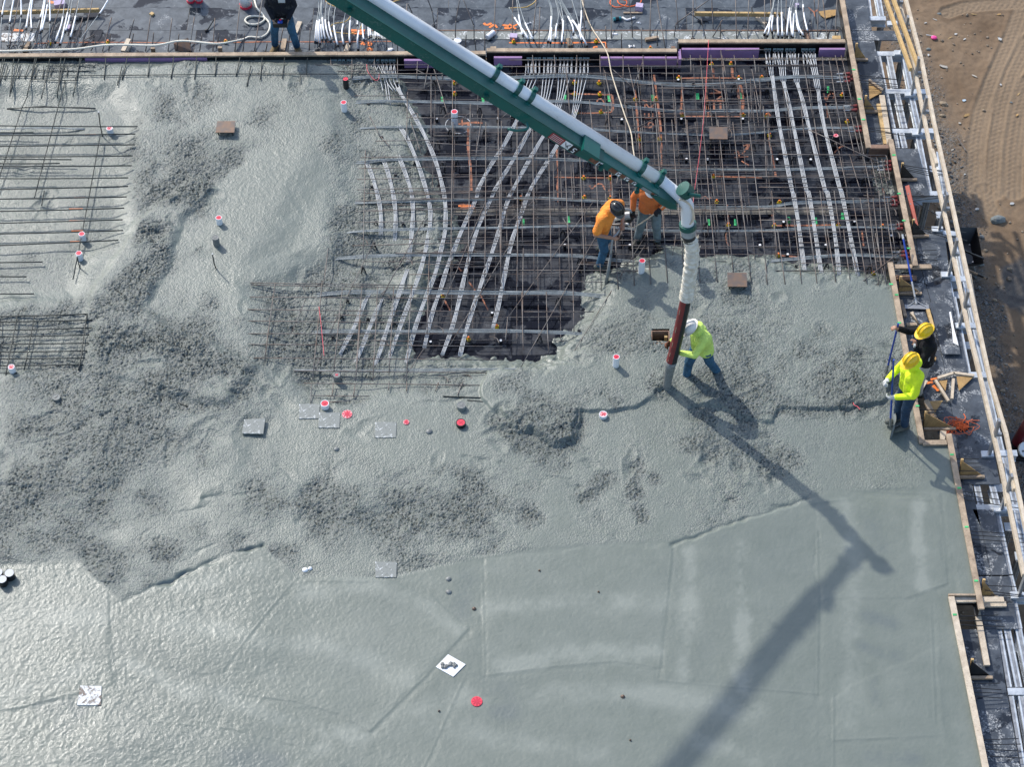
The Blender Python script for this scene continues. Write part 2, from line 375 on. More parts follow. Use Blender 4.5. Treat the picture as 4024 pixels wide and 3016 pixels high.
# raised fronts of fresh concrete: sharp toes on the camera side
level([(1040, 850), (1070, 915), (1105, 938), (1150, 934), (1172, 950), (1198, 968), (1235, 958), (1252, 920), (1254, 890), (1310, 893), (1370, 885), (1415, 862), (1440, 846), (1470, 866), (1490, 885), (1560, 880), (1620, 905), (1672, 910), (1692, 880), (1760, 878), (1840, 884), (1915, 868), (1930, 780), (1700, 700), (1380, 690), (1200, 770), (1060, 800)], .055, .028)
level([(1080, 890), (1110, 930), (1150, 928), (1198, 962), (1232, 950), (1245, 890), (1170, 870)], .06, .028)
level([(560, 790), (450, 737), (362, 712), (312, 664), (345, 608), (368, 560), (382, 482), (420, 455), (470, 405), (430, 380), (300, 470), (190, 640), (210, 800), (480, 880)], .065, .11)
rough([(560, 800), (450, 742), (362, 716), (308, 664), (342, 604), (364, 560), (378, 482), (415, 455), (465, 405), (440, 330), (360, 330), (300, 440), (290, 560), (200, 660), (210, 800), (420, 900)], 1.0, .12)
level([(-60, 820), (200, 800), (480, 840), (540, 900), (500, 1060), (430, 1090), (350, 1000), (260, 1020), (180, 1090), (60, 1080), (-60, 1100)], .03, .18)
def groove(pts, wd, dz, warp=True, rg=None):
    p = W3(pts); w = F.win(p, wd * 4 + .2); d = F.dist(p, False, w, warp) + (.03 * vn(X[w], Y[w], .12, 33) if warp else 0); g = np.exp(-(d / wd) ** 2) * np.clip((.55 if warp else .8) + (.9 if warp else .5) * vn(X[w], Y[w], .35, 35), 0, 1); Z[w] += dz * g
    if rg is not None: Rg[w] = Rg[w] * (1 - g) + rg * g
for pts, wd, dz in [([(255, 1312), (330, 1272), (400, 1240), (480, 1205), (560, 1178)], .03, -.05), ([(1450, 1170), (1600, 1127), (1748, 1080)], .03, -.03),
    ([(1000, 985), (1100, 1005), (1160, 1030), (1250, 1050)], .05, -.03), ([(600, 1000), (650, 1050), (690, 1090), (640, 1130)], .06, -.04),
    ([(780, 1110), (840, 1100), (960, 1120), (1040, 1135)], .06, -.05), ([(700, 1085), (690, 1120), (660, 1125)], .05, -.06), ([(310, 665), (330, 690), (352, 700)], .05, -.03),
    ([(1250, 1052), (1330, 1075), (1400, 1110)], .03, -.03),
    ([(1000, 1095), (1090, 1100), (1180, 1115), (1260, 1135), (1310, 1150)], .025, -.025), ([(1590, 850), (1650, 890)], .05, -.04), ([(1530, 880), (1580, 900)], .05, -.03),
    ([(870, 870), (960, 872), (1040, 850)], .03, -.02), ([(0, 800), (150, 780), (240, 760)], .04, -.03),
    ([(60, 960), (150, 940), (220, 900)], .04, -.03), ([(220, 900), (300, 870), (380, 880), (440, 890)], .04, -.04), ([(400, 800), (500, 850), (560, 850)], .04, -.04),
    ([(180, 1040), (230, 1000), (330, 1015), (370, 960)], .04, -.03), ([(360, 1010), (365, 930), (350, 840)], .03, -.03), ([(0, 1050), (60, 1065), (130, 1050), (200, 1070)], .05, -.04),
    ([(300, 1160), (360, 1120), (440, 1100)], .04, -.03), ([(330, 1190), (420, 1195), (480, 1170)], .04, -.03), ([(440, 1080), (560, 1065), (620, 1100)], .05, -.03),
    ([(200, 1000), (262, 1040)], .02, -.03), ([(650, 630), (700, 660)], .03, -.02), ([(1020, 1000), (1060, 1040), (1100, 1050)], .05, -.03), ([(1590, 1000), (1640, 1030), (1650, 1060)], .05, -.03)]:
    groove(pts, wd * (1 if dz < -.045 or wd == .03 else .75), dz * (1 if wd == .03 else .6))
# unpoured bay: concrete falls away to the deck
UN_PX = [(1540, 205), (1590, 330), (1600, 360), (1690, 450), (1705, 540), (1700, 640), (1800, 840), (1830, 910), (1790, 1020), (1715, 1090), (1690, 1180), (1672, 1365), (1900, 1385), (2170, 1365), (2180, 1300), (2290, 1210), (2310, 1060), (2470, 985), (2600, 945), (2700, 955), (2760, 968), (3000, 985), (3300, 1010), (3475, 1060), (3600, 1040), (3500, 560), (3420, 560), (3345, 160), (2664, 150), (2663, 195)]
UN = [P(p, -.12) for p in UN_PX]
wv = F.win(UN, 1.0); du = F.dist(UN, True, wv) + .09 * vn(X[wv], Y[wv], .4, 61) + .06 * vn(X[wv], Y[wv], .12, 63) + .03 * vn(X[wv], Y[wv], .05, 65)
k = 1 - sstep(du, -.05, .62) ** .8; Z[wv] = Z[wv] * (1 - k) - .285 * k
gl = np.exp(-((du - .1) / .18) ** 2); Rg[wv] = Rg[wv] * (1 - .3 * gl)
# footprints and random paddling in the rough zone
for i in range(150):
    cx = NR.uniform(-9, 7.4); cy = NR.uniform(-2.0, 7.5); a = NR.uniform(0, 3.14); L = NR.uniform(.1, .3); wd = NR.uniform(.06, .12)
    w = F.win([(cx, cy)], .6); dx = F.WX[w] - cx; dy = F.WY[w] - cy; u = dx * math.cos(a) + dy * math.sin(a); v = -dx * math.sin(a) + dy * math.cos(a)
    r = np.sqrt((u / L) ** 2 + (v / wd) ** 2); Z[w] += (-.03 * np.exp(-r ** 2) + .012 * np.exp(-((r - 1.5) / .35) ** 2)) * np.clip(Rg[w] * 1.4 - .2, 0, 1)
# screed and trowel marks
def ridge(px, h=.006, wd=.014): groove(px, wd, h, False)
for p in [[(1040, 1205), (1043, 1300), (1046, 1455)], [(1452, 1170), (1440, 1300), (1424, 1440), (1420, 1470)], [(1424, 1470), (1560, 1482), (1765, 1500)], [(1765, 1150), (1768, 1300), (1765, 1500)], [(262, 1222), (265, 1350), (270, 1475)], [(228, 1225), (235, 1350), (250, 1470)],
          [(1010, 1360), (920, 1460), (800, 1578)], [(300, 1342), (380, 1420), (480, 1495), (640, 1515), (740, 1545), (800, 1580)], [(1045, 1460), (1200, 1440), (1330, 1428), (1425, 1442)], [(1000, 1470), (960, 1560), (915, 1660)], [(0, 1535), (60, 1525), (170, 1495)], [(250, 1500), (340, 1560), (500, 1575), (640, 1610), (760, 1660)],
          [(1800, 1500), (1800, 1660)], [(1800, 1600), (2020, 1590)], [(2030, 1070), (2045, 1260), (1960, 1290)], [(640, 1250), (580, 1320), (480, 1450)], [(660, 1255), (830, 1258), (940, 1300), (1010, 1360)], [(2010, 1300), (2020, 1560)], [(1850, 1060), (2010, 1068), (2030, 1090)], [(1745, 1090), (1860, 1075), (2010, 1080)]]:
    ridge(p, .0035, .016); 
    q = [(x + 3, y + 6) for x, y in p]; ridge(q, -.003, .05)
w, m = SM
band = vn(X[w] * .35 + .8 * fbm(X[w], Y[w], 3, 2, 71), Y[w], .55, 73)
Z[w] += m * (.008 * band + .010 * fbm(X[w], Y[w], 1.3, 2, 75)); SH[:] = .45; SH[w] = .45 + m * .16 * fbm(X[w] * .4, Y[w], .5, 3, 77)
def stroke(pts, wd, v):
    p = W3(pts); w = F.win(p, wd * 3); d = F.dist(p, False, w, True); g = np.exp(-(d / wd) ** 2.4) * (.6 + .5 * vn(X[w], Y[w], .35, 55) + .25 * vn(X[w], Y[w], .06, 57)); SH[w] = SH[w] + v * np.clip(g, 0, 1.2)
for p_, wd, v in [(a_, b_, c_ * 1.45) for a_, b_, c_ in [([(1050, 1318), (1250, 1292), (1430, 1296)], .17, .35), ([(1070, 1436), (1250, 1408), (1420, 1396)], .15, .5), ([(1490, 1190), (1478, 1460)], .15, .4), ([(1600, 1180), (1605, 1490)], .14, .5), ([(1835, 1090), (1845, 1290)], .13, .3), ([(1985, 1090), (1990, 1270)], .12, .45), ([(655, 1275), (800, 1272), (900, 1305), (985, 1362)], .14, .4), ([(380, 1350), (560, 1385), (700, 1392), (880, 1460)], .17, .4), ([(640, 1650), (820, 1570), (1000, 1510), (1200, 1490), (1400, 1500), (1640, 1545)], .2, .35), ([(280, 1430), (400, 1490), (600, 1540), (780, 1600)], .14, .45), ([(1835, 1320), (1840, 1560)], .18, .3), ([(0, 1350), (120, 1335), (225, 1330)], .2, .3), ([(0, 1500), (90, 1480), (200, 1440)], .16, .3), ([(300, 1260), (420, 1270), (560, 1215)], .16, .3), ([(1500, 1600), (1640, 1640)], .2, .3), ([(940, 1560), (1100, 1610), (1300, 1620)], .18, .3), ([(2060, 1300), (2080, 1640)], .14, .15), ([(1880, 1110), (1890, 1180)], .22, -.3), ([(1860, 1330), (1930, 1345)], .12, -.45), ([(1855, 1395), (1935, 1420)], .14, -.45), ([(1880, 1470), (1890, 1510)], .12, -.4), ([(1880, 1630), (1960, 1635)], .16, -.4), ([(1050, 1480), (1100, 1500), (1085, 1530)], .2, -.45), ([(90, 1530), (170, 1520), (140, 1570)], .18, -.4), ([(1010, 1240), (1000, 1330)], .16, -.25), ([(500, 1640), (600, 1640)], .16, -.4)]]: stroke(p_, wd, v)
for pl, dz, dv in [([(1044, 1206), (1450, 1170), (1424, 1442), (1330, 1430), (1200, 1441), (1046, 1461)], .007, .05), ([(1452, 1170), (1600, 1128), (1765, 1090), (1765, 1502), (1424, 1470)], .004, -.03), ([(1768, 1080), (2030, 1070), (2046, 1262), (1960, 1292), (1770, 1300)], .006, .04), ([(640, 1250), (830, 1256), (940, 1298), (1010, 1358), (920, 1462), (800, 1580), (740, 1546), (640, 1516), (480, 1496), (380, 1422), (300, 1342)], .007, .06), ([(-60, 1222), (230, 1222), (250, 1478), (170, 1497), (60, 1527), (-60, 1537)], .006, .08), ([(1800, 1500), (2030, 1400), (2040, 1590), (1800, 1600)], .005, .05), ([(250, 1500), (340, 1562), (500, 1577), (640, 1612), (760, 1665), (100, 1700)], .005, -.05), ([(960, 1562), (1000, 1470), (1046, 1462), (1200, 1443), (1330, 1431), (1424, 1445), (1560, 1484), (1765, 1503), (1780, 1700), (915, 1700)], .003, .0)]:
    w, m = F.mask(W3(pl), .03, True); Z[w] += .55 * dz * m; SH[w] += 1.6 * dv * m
WT = m_wt = sstep(-X + 1.5 * fbm(X, Y, 2.2, 3, 97), -.5, 8.5)
# grain: stones and paste
white = NR.uniform(-1, 1, X.shape).astype(np.float32); pit = (NR.rand(*X.shape) > .89).astype(np.float32) * NR.rand(*X.shape).astype(np.float32)
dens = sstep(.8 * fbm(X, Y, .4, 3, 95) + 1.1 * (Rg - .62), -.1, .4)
R2 = Rg * Rg
fold = 1 - np.abs(fbm(X + .25 * Y, Y * 1.5 - .3 * X, .55, 3, 81)) * 3.0
Z += R2 * ((.0045 + .006 * dens) * white - .055 * pit * (.15 + dens) + .005 * vn(X, Y, .042, 83) + .005 * vn(X, Y, .09, 85) + .034 * fbm(X, Y, .42, 3, 87) + .012 * np.clip(fold, -1, 1) * (Rg > .3))
Z += (1 - Rg) * (.55 + .9 * WT) * (.0021 * white + .0016 * vn(X, Y, .045, 89) + .0010 * vn(X, Y, .11, 91)) + .012 * Rg * fbm(X, Y, 1.6, 3, 93)
Rg = np.clip(Rg, 0, 1)
wc = F.win(CON, .5); ins = np.zeros_like(X, bool); dd = F.dist(CON, True, wc, False); ins[wc] = dd < .0
M_CON = None
def concrete():
    t = NT('wet_concrete'); r = t.attr('rgh'); s = t.attr('shn'); wl = t.attr('wet')
    big = t.noise(.55, 4, .6, dist=.4); mid = t.noise(3.2, 4, .6); fine = t.noise(55, 3, .7)
    v = t.vor(36); cell = v.outputs['Color']; sep = t.n('ShaderNodeSeparateColor'); t.l(cell, sep.inputs[0])
    paste = t.mix(t.ramp(mid, .3, .7), (.140, .160, .134), (.168, .187, .159))
    paste = t.mix(t.math('MULTIPLY', t.ramp(big, .38, .66), .45), paste, (.122, .143, .125))
    ag_shade = t.attr('agg_shade'); paste = t.mix(t.math('MULTIPLY', ag_shade, .62), paste, (.078, .093, .085))  # wet stony patches darker, with shade of the voids mixed into the colour
    stone = t.mix(t.ramp(sep.outputs[0], .1, .9), (.062, .074, .074), (.18, .19, .175))
    k = t.math('MULTIPLY', t.ramp(sep.outputs[1], .45, .6), t.math('MULTIPLY', r, .8))
    col = t.mix(k, paste, stone)
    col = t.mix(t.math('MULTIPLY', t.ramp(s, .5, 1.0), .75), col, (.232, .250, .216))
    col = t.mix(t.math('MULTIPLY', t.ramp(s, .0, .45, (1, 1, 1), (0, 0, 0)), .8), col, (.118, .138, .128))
    h = t.math('ADD', t.math('MULTIPLY', v.outputs['Distance'], t.math('MULTIPLY', r, -1.0)), t.math('MULTIPLY', fine, t.math('ADD', t.math('MULTIPLY', r, .6), t.math('ADD', .10, t.math('MULTIPLY', wl, .32)))))
    n = t.bump(h, .8, .014)
    rough_ = t.math('ADD', t.math('SUBTRACT', t.math('ADD', .36, t.math('MULTIPLY', t.ramp(big, .35, .65), .08)), t.math('MULTIPLY', wl, .17)), t.math('MULTIPLY', r, .16))
    return t.out(col, rough_, n, 0, .5)
M_CON = concrete()
BOX = [P(p, .0) for p in GL(2, 1, (1240, 1220), (1390, 1218), (1395, 1325), (1240, 1327))]; wb_ = F.win(BOX, .2); kb = F.dist(BOX, True, wb_, False) < -.006; Z[wb_] = np.where(kb, -.4, Z[wb_])
keep = ins & (Z > -.275)
cm = F.mesh('wet_concrete', Z, keep, {'rgh': Rg, 'shn': SH, 'wet': WT, 'agg_shade': np.clip(dens * Rg * 1.1, 0, 1)})
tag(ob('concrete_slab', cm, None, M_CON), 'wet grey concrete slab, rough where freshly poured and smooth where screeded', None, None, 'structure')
def zc(x, y):
    j = int(np.clip(np.searchsorted(F.ys, y), 0, len(F.ys) - 1)); i = int(np.clip(np.searchsorted(F.xs, x), 0, len(F.xs) - 1)); return float(Z[j, i])
del white, fold
# ------------------------------------------------------------------ dirt yard far below
def gridaxis(a, b, st, lo, hi, n): return np.concatenate([np.linspace(lo, a - .5, n), np.arange(a, b, st), np.linspace(b + .5, hi, n)])
FD = Field(0, 1, 0, 1, .5); FD.xs = gridaxis(6.0, 12.6, .03, -120, 140, 14); FD.ys = gridaxis(-10, 15.5, .035, -120, 180, 14)
FD.X, FD.Y = [a.astype(np.float32) for a in np.meshgrid(FD.xs, FD.ys)]; FD.WX = FD.X; FD.WY = FD.Y
x, y = FD.X, FD.Y
GZ = .05 * fbm(x, y, 1.6, 4, 101) + .02 * fbm(x, y, .3, 3, 103) + .008 * vn(x, y, .07, 105); TR = np.zeros_like(x); GV = np.zeros_like(x)
near = (np.abs(x) < 30) & (np.abs(y) < 40)
def track(px, wd, kind=0):
    p = [P(q, GROUND) for q in px]; w = FD.win(p, wd * 2); Xw = x[w]; Yw = y[w]; best = np.full(Xw.shape, 1e6, np.float32); along = np.zeros_like(Xw); side = np.zeros_like(Xw); acc = 0
    for a, b in zip(p[:-1], p[1:]):
        vx, vy = b.x - a.x, b.y - a.y; L = math.hypot(vx, vy); t = np.clip(((Xw - a.x) * vx + (Yw - a.y) * vy) / L ** 2, 0, 1)
        d = np.hypot(Xw - a.x - t * vx, Yw - a.y - t * vy); s = ((Xw - a.x) * vy - (Yw - a.y) * vx) / L; u = d < best
        best = np.where(u, d, best); along = np.where(u, acc + t * L, along); side = np.where(u, s, side); acc += L
    m = 1 - sstep(best, wd * .42, wd * .52)
    ph = along / .13 + np.abs(side) / .13 * (1 if kind == 0 else .1)
    lug = sstep(np.abs((ph % 1) - .5), .12, .28); col = sstep(np.abs(((side / wd * 4) % 1) - .5), .08, .2)
    GZ[w] = GZ[w] * (1 - m) + m * (.4 * GZ[w] - .02 + .018 * lug * col); TR[w] = np.maximum(TR[w], m)
    GZ[w] += .014 * np.exp(-((best - wd * .58) / (wd * .1)) ** 2)
track(GL(3, 0, (1800, 1640), (1815, 1200), (1860, 950), (1950, 700), (2060, 450), (2160, 200), (2230, 0)), .42)
track(GL(3, 0, (1960, 1640), (1990, 1200), (2040, 900), (2120, 620), (2260, 350)), .40)
track(GL(3, 0, (2120, 1640), (2130, 1300), (2180, 950), (2260, 700)), .42)
track(GL(3, 0, (1560, 110), (1700, 60), (1900, 40), (2230, 20)), .36)
track(GL(3, 1, (1880, 0), (1900, 120), (1960, 220)), .4)
EDGE_PX = GL(3, 0, (1000, -40), (1200, 350), (1400, 900), (1560, 1400)) + GL(3, 1, (1700, 300), (1850, 900), (2050, 1600)) + GL(3, 2, (2200, 700), (2400, 1600)) + GL(3, 3, (2600, 1650))
EDGE = [P(q, GROUND) for q in EDGE_PX]
we = FD.win(EDGE, 1.5); de = FD.dist(EDGE, False, we); GV[we] = (1 - sstep(de + .25 * fbm(x[we], y[we], .8, 3, 111), -.05, .55))
GV[(x < 7.6) & near] = 1
for px, r in [((1480, 1480), .5), ((1560, 1180), .35)]:
    c = P(G(3, 0, *px), GROUND); d = np.hypot(x - c.x, y - c.y); GV = np.maximum(GV, np.exp(-(d / r) ** 2))
GZ += GV * .018 * NR.uniform(-1, 1, x.shape)
WETD = np.zeros_like(x)
for q, r in [(G(3, 1, 2200, 760), .5), (G(3, 1, 2230, 850), .6)]:
    c = P(q, GROUND); WETD = np.maximum(WETD, np.exp(-(np.hypot(x - c.x, y - c.y) / r) ** 2 * (1 + .5 * vn(x, y, .2, 9))))
GZ = np.where(near, GZ, 0)
def dirt():
    t = NT('trampled_dirt'); g = t.attr('grav'); tr = t.attr('trk'); wt = t.attr('wet'); a = t.noise(.9, 5, .65); b = t.noise(7, 5, .7); f = t.noise(60, 3, .7)
    c = t.mix(t.ramp(a, .3, .68), (.13, .085, .050), (.215, .152, .097)); c = t.mix(t.math('MULTIPLY', t.ramp(b, .5, .66), .5), c, (.12, .08, .05))
    c = t.mix(t.math('MULTIPLY', tr, .5), c, (.27, .205, .138))
    v = t.vor(42); sp = t.n('ShaderNodeSeparateColor'); t.l(v.outputs['Color'], sp.inputs[0])
    st = t.mix(sp.outputs[0], (.07, .066, .06), (.22, .2, .175)); c = t.mix(t.math('MULTIPLY', g, t.ramp(sp.outputs[1], .2, .35)), c, st)
    c = t.mix(t.ramp(wt, .3, .5), c, (.06, .05, .042))
    h = t.math('ADD', t.math('MULTIPLY', f, .6), t.math('MULTIPLY', t.math('MULTIPLY', v.outputs['Distance'], g), -1.2))
    return t.out(c, t.math('SUBTRACT', .9, t.math('MULTIPLY', t.ramp(wt, .3, .5), .6)), t.bump(h, .7, .02), 0, .3)
gm = FD.mesh('dirt_ground', GZ + GROUND, None, {'grav': GV, 'trk': TR, 'wet': WETD})
M_DIRT = dirt()
tag(ob('dirt_ground', gm, None, M_DIRT), None, None, None, 'structure')
def gz(px, py):
    j = int(np.clip(np.searchsorted(FD.ys, py), 0, len(FD.ys) - 1)); i = int(np.clip(np.searchsorted(FD.xs, px), 0, len(FD.xs) - 1)); return GROUND + float(GZ[j, i])
# loose stones on the yard: one uncountable mass
mb = MB(); mbg = MB(); n = 0
for i in range(16000):
    px = NR.uniform(6.6, 12.4); py = NR.uniform(-9.5, 15)
    j = min(np.searchsorted(FD.ys, py), len(FD.ys) - 1); ii = min(np.searchsorted(FD.xs, px), len(FD.xs) - 1); gvv = GV[j, ii]
    if TR[j, ii] > .4 or NR.rand() > (.07 + .8 * gvv): continue
    u, v = PX((px, py, GROUND))
    if u > 4100 or v < -80 or v > 3100: continue
    r = NR.uniform(.012, .026) if NR.rand() < .93 else NR.uniform(.03, .055); z = GROUND + GZ[j, ii] + r * .3
    (mbg if gvv > .4 else mb).ell((px, py, z), (r * NR.uniform(.7, 1.4), r * NR.uniform(.7, 1.3), r * .7), Matrix.Rotation(NR.uniform(0, 3), 3, 'Z'), 5, 3)
tag(mb.build('loose_pebbles', mat('brown_stone', (.24, .19, .14), .9, var=.6, vs=9)), None, None, None, 'stuff')
tag(mbg.build('crushed_gravel', mat('grey_stone', (.15, .152, .15), .85, var=.7, vs=9)), None, None, None, 'stuff')
# ------------------------------------------------------------------ form deck: black-faced plywood panels
FORMX = [(GL(3, 0, (645, -60))[0], G(3, 0, 893, 1262)), (G(3, 0, 1075, 1240), G(3, 1, 1290, 640)), (G(3, 1, 1070, 600), G(3, 2, 1350, 540)), (G(3, 2, 1570, 430), (3848, 2343)), ((3735, 2343), (3880, 3050))]
FW3 = [(P(a, -.1), P(b, -.1)) for a, b in FORMX]
def xlim(yy):
    for a, b in FW3:
        if b.y <= yy <= a.y or (a is FW3[0][0] and yy > a.y): return a.x + (b.x - a.x) * (yy - a.y) / (b.y - a.y)
    return FW3[-1][0].x
deck = thing('formwork_deck', None, None); tag(deck, None, None, None, 'structure')
shared = {}
def panel(x0, x1, y0, y1, top, mt):
    key = (round(x1 - x0, 3), round(y1 - y0, 3), mt.name)
    c = Vector(((x0 + x1) / 2, (y0 + y1) / 2, top - .009 + NR.uniform(-.002, .002)))
    if key not in shared:
        b = MB(); b.box((0, 0, 0), (x1 - x0 - .007, y1 - y0 - .007, .018)); m = b.mesh('deck_panel'); m.materials.append(mt); shared[key] = m
    o = bpy.data.objects.new('deck_panel', shared[key]); COL.objects.link(o); o.parent = deck; o.location = c; return o
y_bulk = P((2300, 195), 0).y
yrow = y_bulk - .02
while yrow > -.7:
    y0 = yrow - 1.22; xr = min(xlim(yrow - .05), xlim(y0 + .05), xlim((yrow + y0) / 2)) + .02
    x0 = -2.44 * 2 + (1.22 if int(yrow * 3) % 2 else 0)
    while x0 < xr - .02:
        x1 = min(x0 + 2.44, xr); panel(x0, x1, y0, yrow, DECK, M_DECK); x0 += 2.44
    yrow = y0
TOPD = -.16
for r0, r1 in [(P((2000, 120), TOPD).y, y_bulk + .03), (P((2000, -450), TOPD).y, P((2000, 120), TOPD).y)][:0] : pass
ytop = y_bulk + .06
ys = [ytop, P((1000, 118), DECK).y, P((1000, 30), DECK).y, P((1000, -200), DECK).y, P((1000, -420), DECK).y]
xx0 = -14.64
for a, b in zip(ys[:-1], ys[1:]):
    x0 = xx0 + NR.uniform(0, 1.2)
    xr = xlim(min((a + b) / 2, 9.5)) - .05
    while x0 < xr:
        x1 = min(x0 + 2.44, xr); panel(x0, x1, a, b, DECK, M_DECKT); x0 += 2.44
# ------------------------------------------------------------------ bulkhead along the back of the pour
TOPZ = .035
def form(label, a, b, mt, marks=(), wide=.092, face=True, name='edge_form', inside=1, cat='form board'):
    """2x4 laid flat on top of a black-faced plywood side. a, b: pixels of the plank's centre line."""
    A, B = P(a, TOPZ), P(b, TOPZ); root = thing(name, label, cat, ((A.x + B.x) / 2, (A.y + B.y) / 2, DECK))
    L = (B - A).length; nseg = max(1, round(L / 2.6)); d = (B - A) / nseg
    for i in range(nseg):
        m = MB(); p = A + d * i + d.normalized() * (.002 if i else 0); q = A + d * (i + 1) - d.normalized() * .002; p.z += NR.uniform(-.004, .004); m.beam(p, q, wide, .038); m.build('plank', mt, root)
    if face:
        t = d.normalized(); nrm = Vector((-t.y, t.x, 0)) * inside; o = nrm * (wide / 2 - .014)
        m = MB(); z0 = DECK + .002; zm = (TOPZ - .021 + z0) / 2; h = TOPZ - .021 - z0
        m.beam(Vector((A.x, A.y, zm)) + o, Vector((B.x, B.y, zm)) + o, .02, h); m.build('face_panel', M_BLACKPLY if mt is not W_RED else W_RED, root)
    for mp in marks:
        c = P(mp, TOPZ); m = MB(); t = d.normalized(); m.box((c.x, c.y, TOPZ + .0245), (.06, .032, .003), Matrix.Rotation(math.atan2(t.y, t.x) + math.pi / 2, 3, 'Z')); m.build('paint_mark', M_GREENP, root)
    return root
form('long timber-topped bulkhead running behind the garden hose to the first step', (-420, 221), (1909, 208), W_OLD, inside=-1, name='bulkhead_form', cat='bulkhead')
form('short timber-topped bulkhead with purple foam on its face under the boom', (1912, 197), (2660, 199), W_OLD, inside=-1, name='bulkhead_form', cat='bulkhead')
form('set-back timber-topped bulkhead ending at the corner of the edge form', (2666, 163), (3322, 162), W_OLD, inside=-1, name='bulkhead_form', cat='bulkhead')
m = MB(); A = P((2664, 166), .0); B = P((2664, 196), .0); m.beam((A.x, A.y, -.11), (B.x, B.y, -.11), .03, .26)
tag(m.build('step_board', M_BLACKPLY), 'upright board closing the jog between the two bulkhead lines', 'form board')
form('uppermost edge form beside the walkway, pale new plank with reddish lower end', G(3, 0, 652, -90), G(3, 0, 893, 1258), W_OLD, GL(3, 0, (765, 597), (812, 846), (846, 1021)), inside=-1)
form('short cross plank closing the first jog of the slab edge', G(3, 0, 905, 1248), G(3, 0, 1062, 1248), W_RED, inside=1)
form('edge form between the two kickers and the orange level, with green paint ticks', G(3, 0, 1078, 1185), G(3, 1, 1290, 640), W_OLD, GL(3, 0, (1105, 1322)) + GL(3, 1, (1150, 30), (1190, 260), (1232, 495)), inside=-1)
form('edge form behind the two workers in yellow helmets', G(3, 1, 1075, 612), G(3, 2, 1348, 528), W_OLD, GL(3, 1, (1082, 800), (1128, 890), (1152, 1128)) + GL(3, 2, (1306, 215)), inside=-1)
form('short cross plank at the jog below the worker on the wooden pad', G(3, 2, 1352, 524), G(3, 2, 1556, 521), W_OLD, inside=1)
form('long edge form beside the smooth screeded concrete with three green ticks', G(3, 2, 1572, 450), G(3, 3, 1850, 318), W_OLD, GL(3, 2, (1598, 628), (1660, 912), (1722, 1243)) + GL(3, 3, (1803, 80)), inside=-1)
form('thin cross board at the lowest jog of the slab edge', G(3, 3, 1570, 196), G(3, 3, 1812, 196), W_OLD, wide=.03, inside=1)
form('lowest edge form running out of the picture at the bottom corner', G(3, 3, 1594, 212), G(3, 3, 1905, 1760), W_PALE, GL(3, 3, (1622, 368)), inside=-1)
# a board crossing each jog
def board(label, a, b, z=DECK + .04, mt=None, wd=.09, ht=.04, z2=None, name='lumber_board', cat='timber', group=None, flat=True, **k):
    A, B = P(a, z), P(b, z if z2 is None else z2); root = MB(); root.beam(A, B, wd, ht); o = root.build(name, mt or W_OLD)
    return tag(o, label, cat, group)
board('timber lying across the edge form where the blue float pole leans', G(3, 1, 1100, 648), G(3, 1, 1425, 646), TOPZ - .06, W_OLD)
board('dark timber brace in the shade under the crossing timber by the blue float', G(3, 1, 1125, 740), G(3, 1, 1300, 742), DECK + .04, W_RED)
board('timber lying across the lowest jog, upper of the two', G(3, 3, 1625, 238), G(3, 3, 2040, 236), TOPZ - .06, W_PALE)
board('weathered timber under the crossing timber at the lowest jog', G(3, 3, 1860, 275), G(3, 3, 2060, 275), DECK + .03, W_PALE)
board('long loose timber lying lengthwise on the walkway under the lowest jog', G(3, 3, 1808, 300), G(3, 3, 1898, 795), DECK + .05, W_PALE)
board('wide unmarked plank lying beside the shaded bay at the first jog', G(3, 0, 1005, 812), G(3, 0, 1072, 1240), DECK + .05, W_PALE, wd=.1)
board('yellowish timber beside the wide plank at the first jog', G(3, 0, 980, 885), G(3, 0, 1040, 1225), DECK + .03, W_NEW)
board('upright stub of timber standing beside the second kicker', G(3, 2, 1525, 425), G(3, 2, 1525, 500), DECK + .05, W_PALE, wd=.1)
# ------------------------------------------------------------------ walkway panels outside the form
def wpanel(label, pts, z=DECK - .012, mt=None, th=.02):
    q = [P(p, z) for p in pts]; b = MB(); b.prism(q, z - th, z); return tag(b.build('walkway_panel', mt or M_WALK), label, 'plywood panel')
wpanel('uppermost black walkway panel at the top of the slab edge', GL(3, 0, (680, -120), (862, -120), (920, 255), (730, 255)))
wpanel('black panel laid crosswise reaching under the guard rail', GL(3, 0, (735, 259), (1170, 259), (1190, 340), (752, 340)))
wpanel('narrow black walkway panel with the first kicker standing on it', GL(3, 0, (755, 344), (940, 344), (1033, 757), (838, 757)))
wpanel('black walkway panel holding the loose wooden kicker', GL(3, 0, (841, 761), (1033, 761), (1085, 1250), (880, 1250)))
wpanel('scuffed black panel below the first jog beside the aluminium joists', GL(3, 0, (1100, 1262), (1310, 1262), (1412, 1660), (1170, 1660)))
wpanel('dark panel strip running past the blue float pole', GL(3, 1, (1105, 655), (1283, 400), (1330, 640), (1424, 962), (1545, 1558), (1240, 1558)))
wpanel('wide black walkway panel at the foot of the grey guard post', GL(3, 1, (1283, 333), (1500, 333), (1548, 445), (1605, 905), (1735, 1552), (1549, 1558), (1428, 960), (1334, 640)))
wpanel('scuffed black panel under the loose wooden frames', GL(3, 1, (1240, 1562), (1546, 1562)) + GL(3, 2, (1700, 872), (1660, 872), (1350, 100)))
wpanel('widest black panel with the tangle of orange string', GL(3, 1, (1550, 1562), (1737, 1557)) + GL(3, 2, (1845, 0), (2010, 872), (1704, 872)))
wpanel('narrow shaded panel beside the long edge form', GL(3, 2, (1672, 877), (1765, 877), (1850, 1250), (1935, 1655), (1790, 1655)))
wpanel('sunlit panel with three rod shadows beside the aluminium edge', GL(3, 2, (1775, 1088), (1962, 1088), (2082, 1655), (1939, 1655), (1853, 1250)))
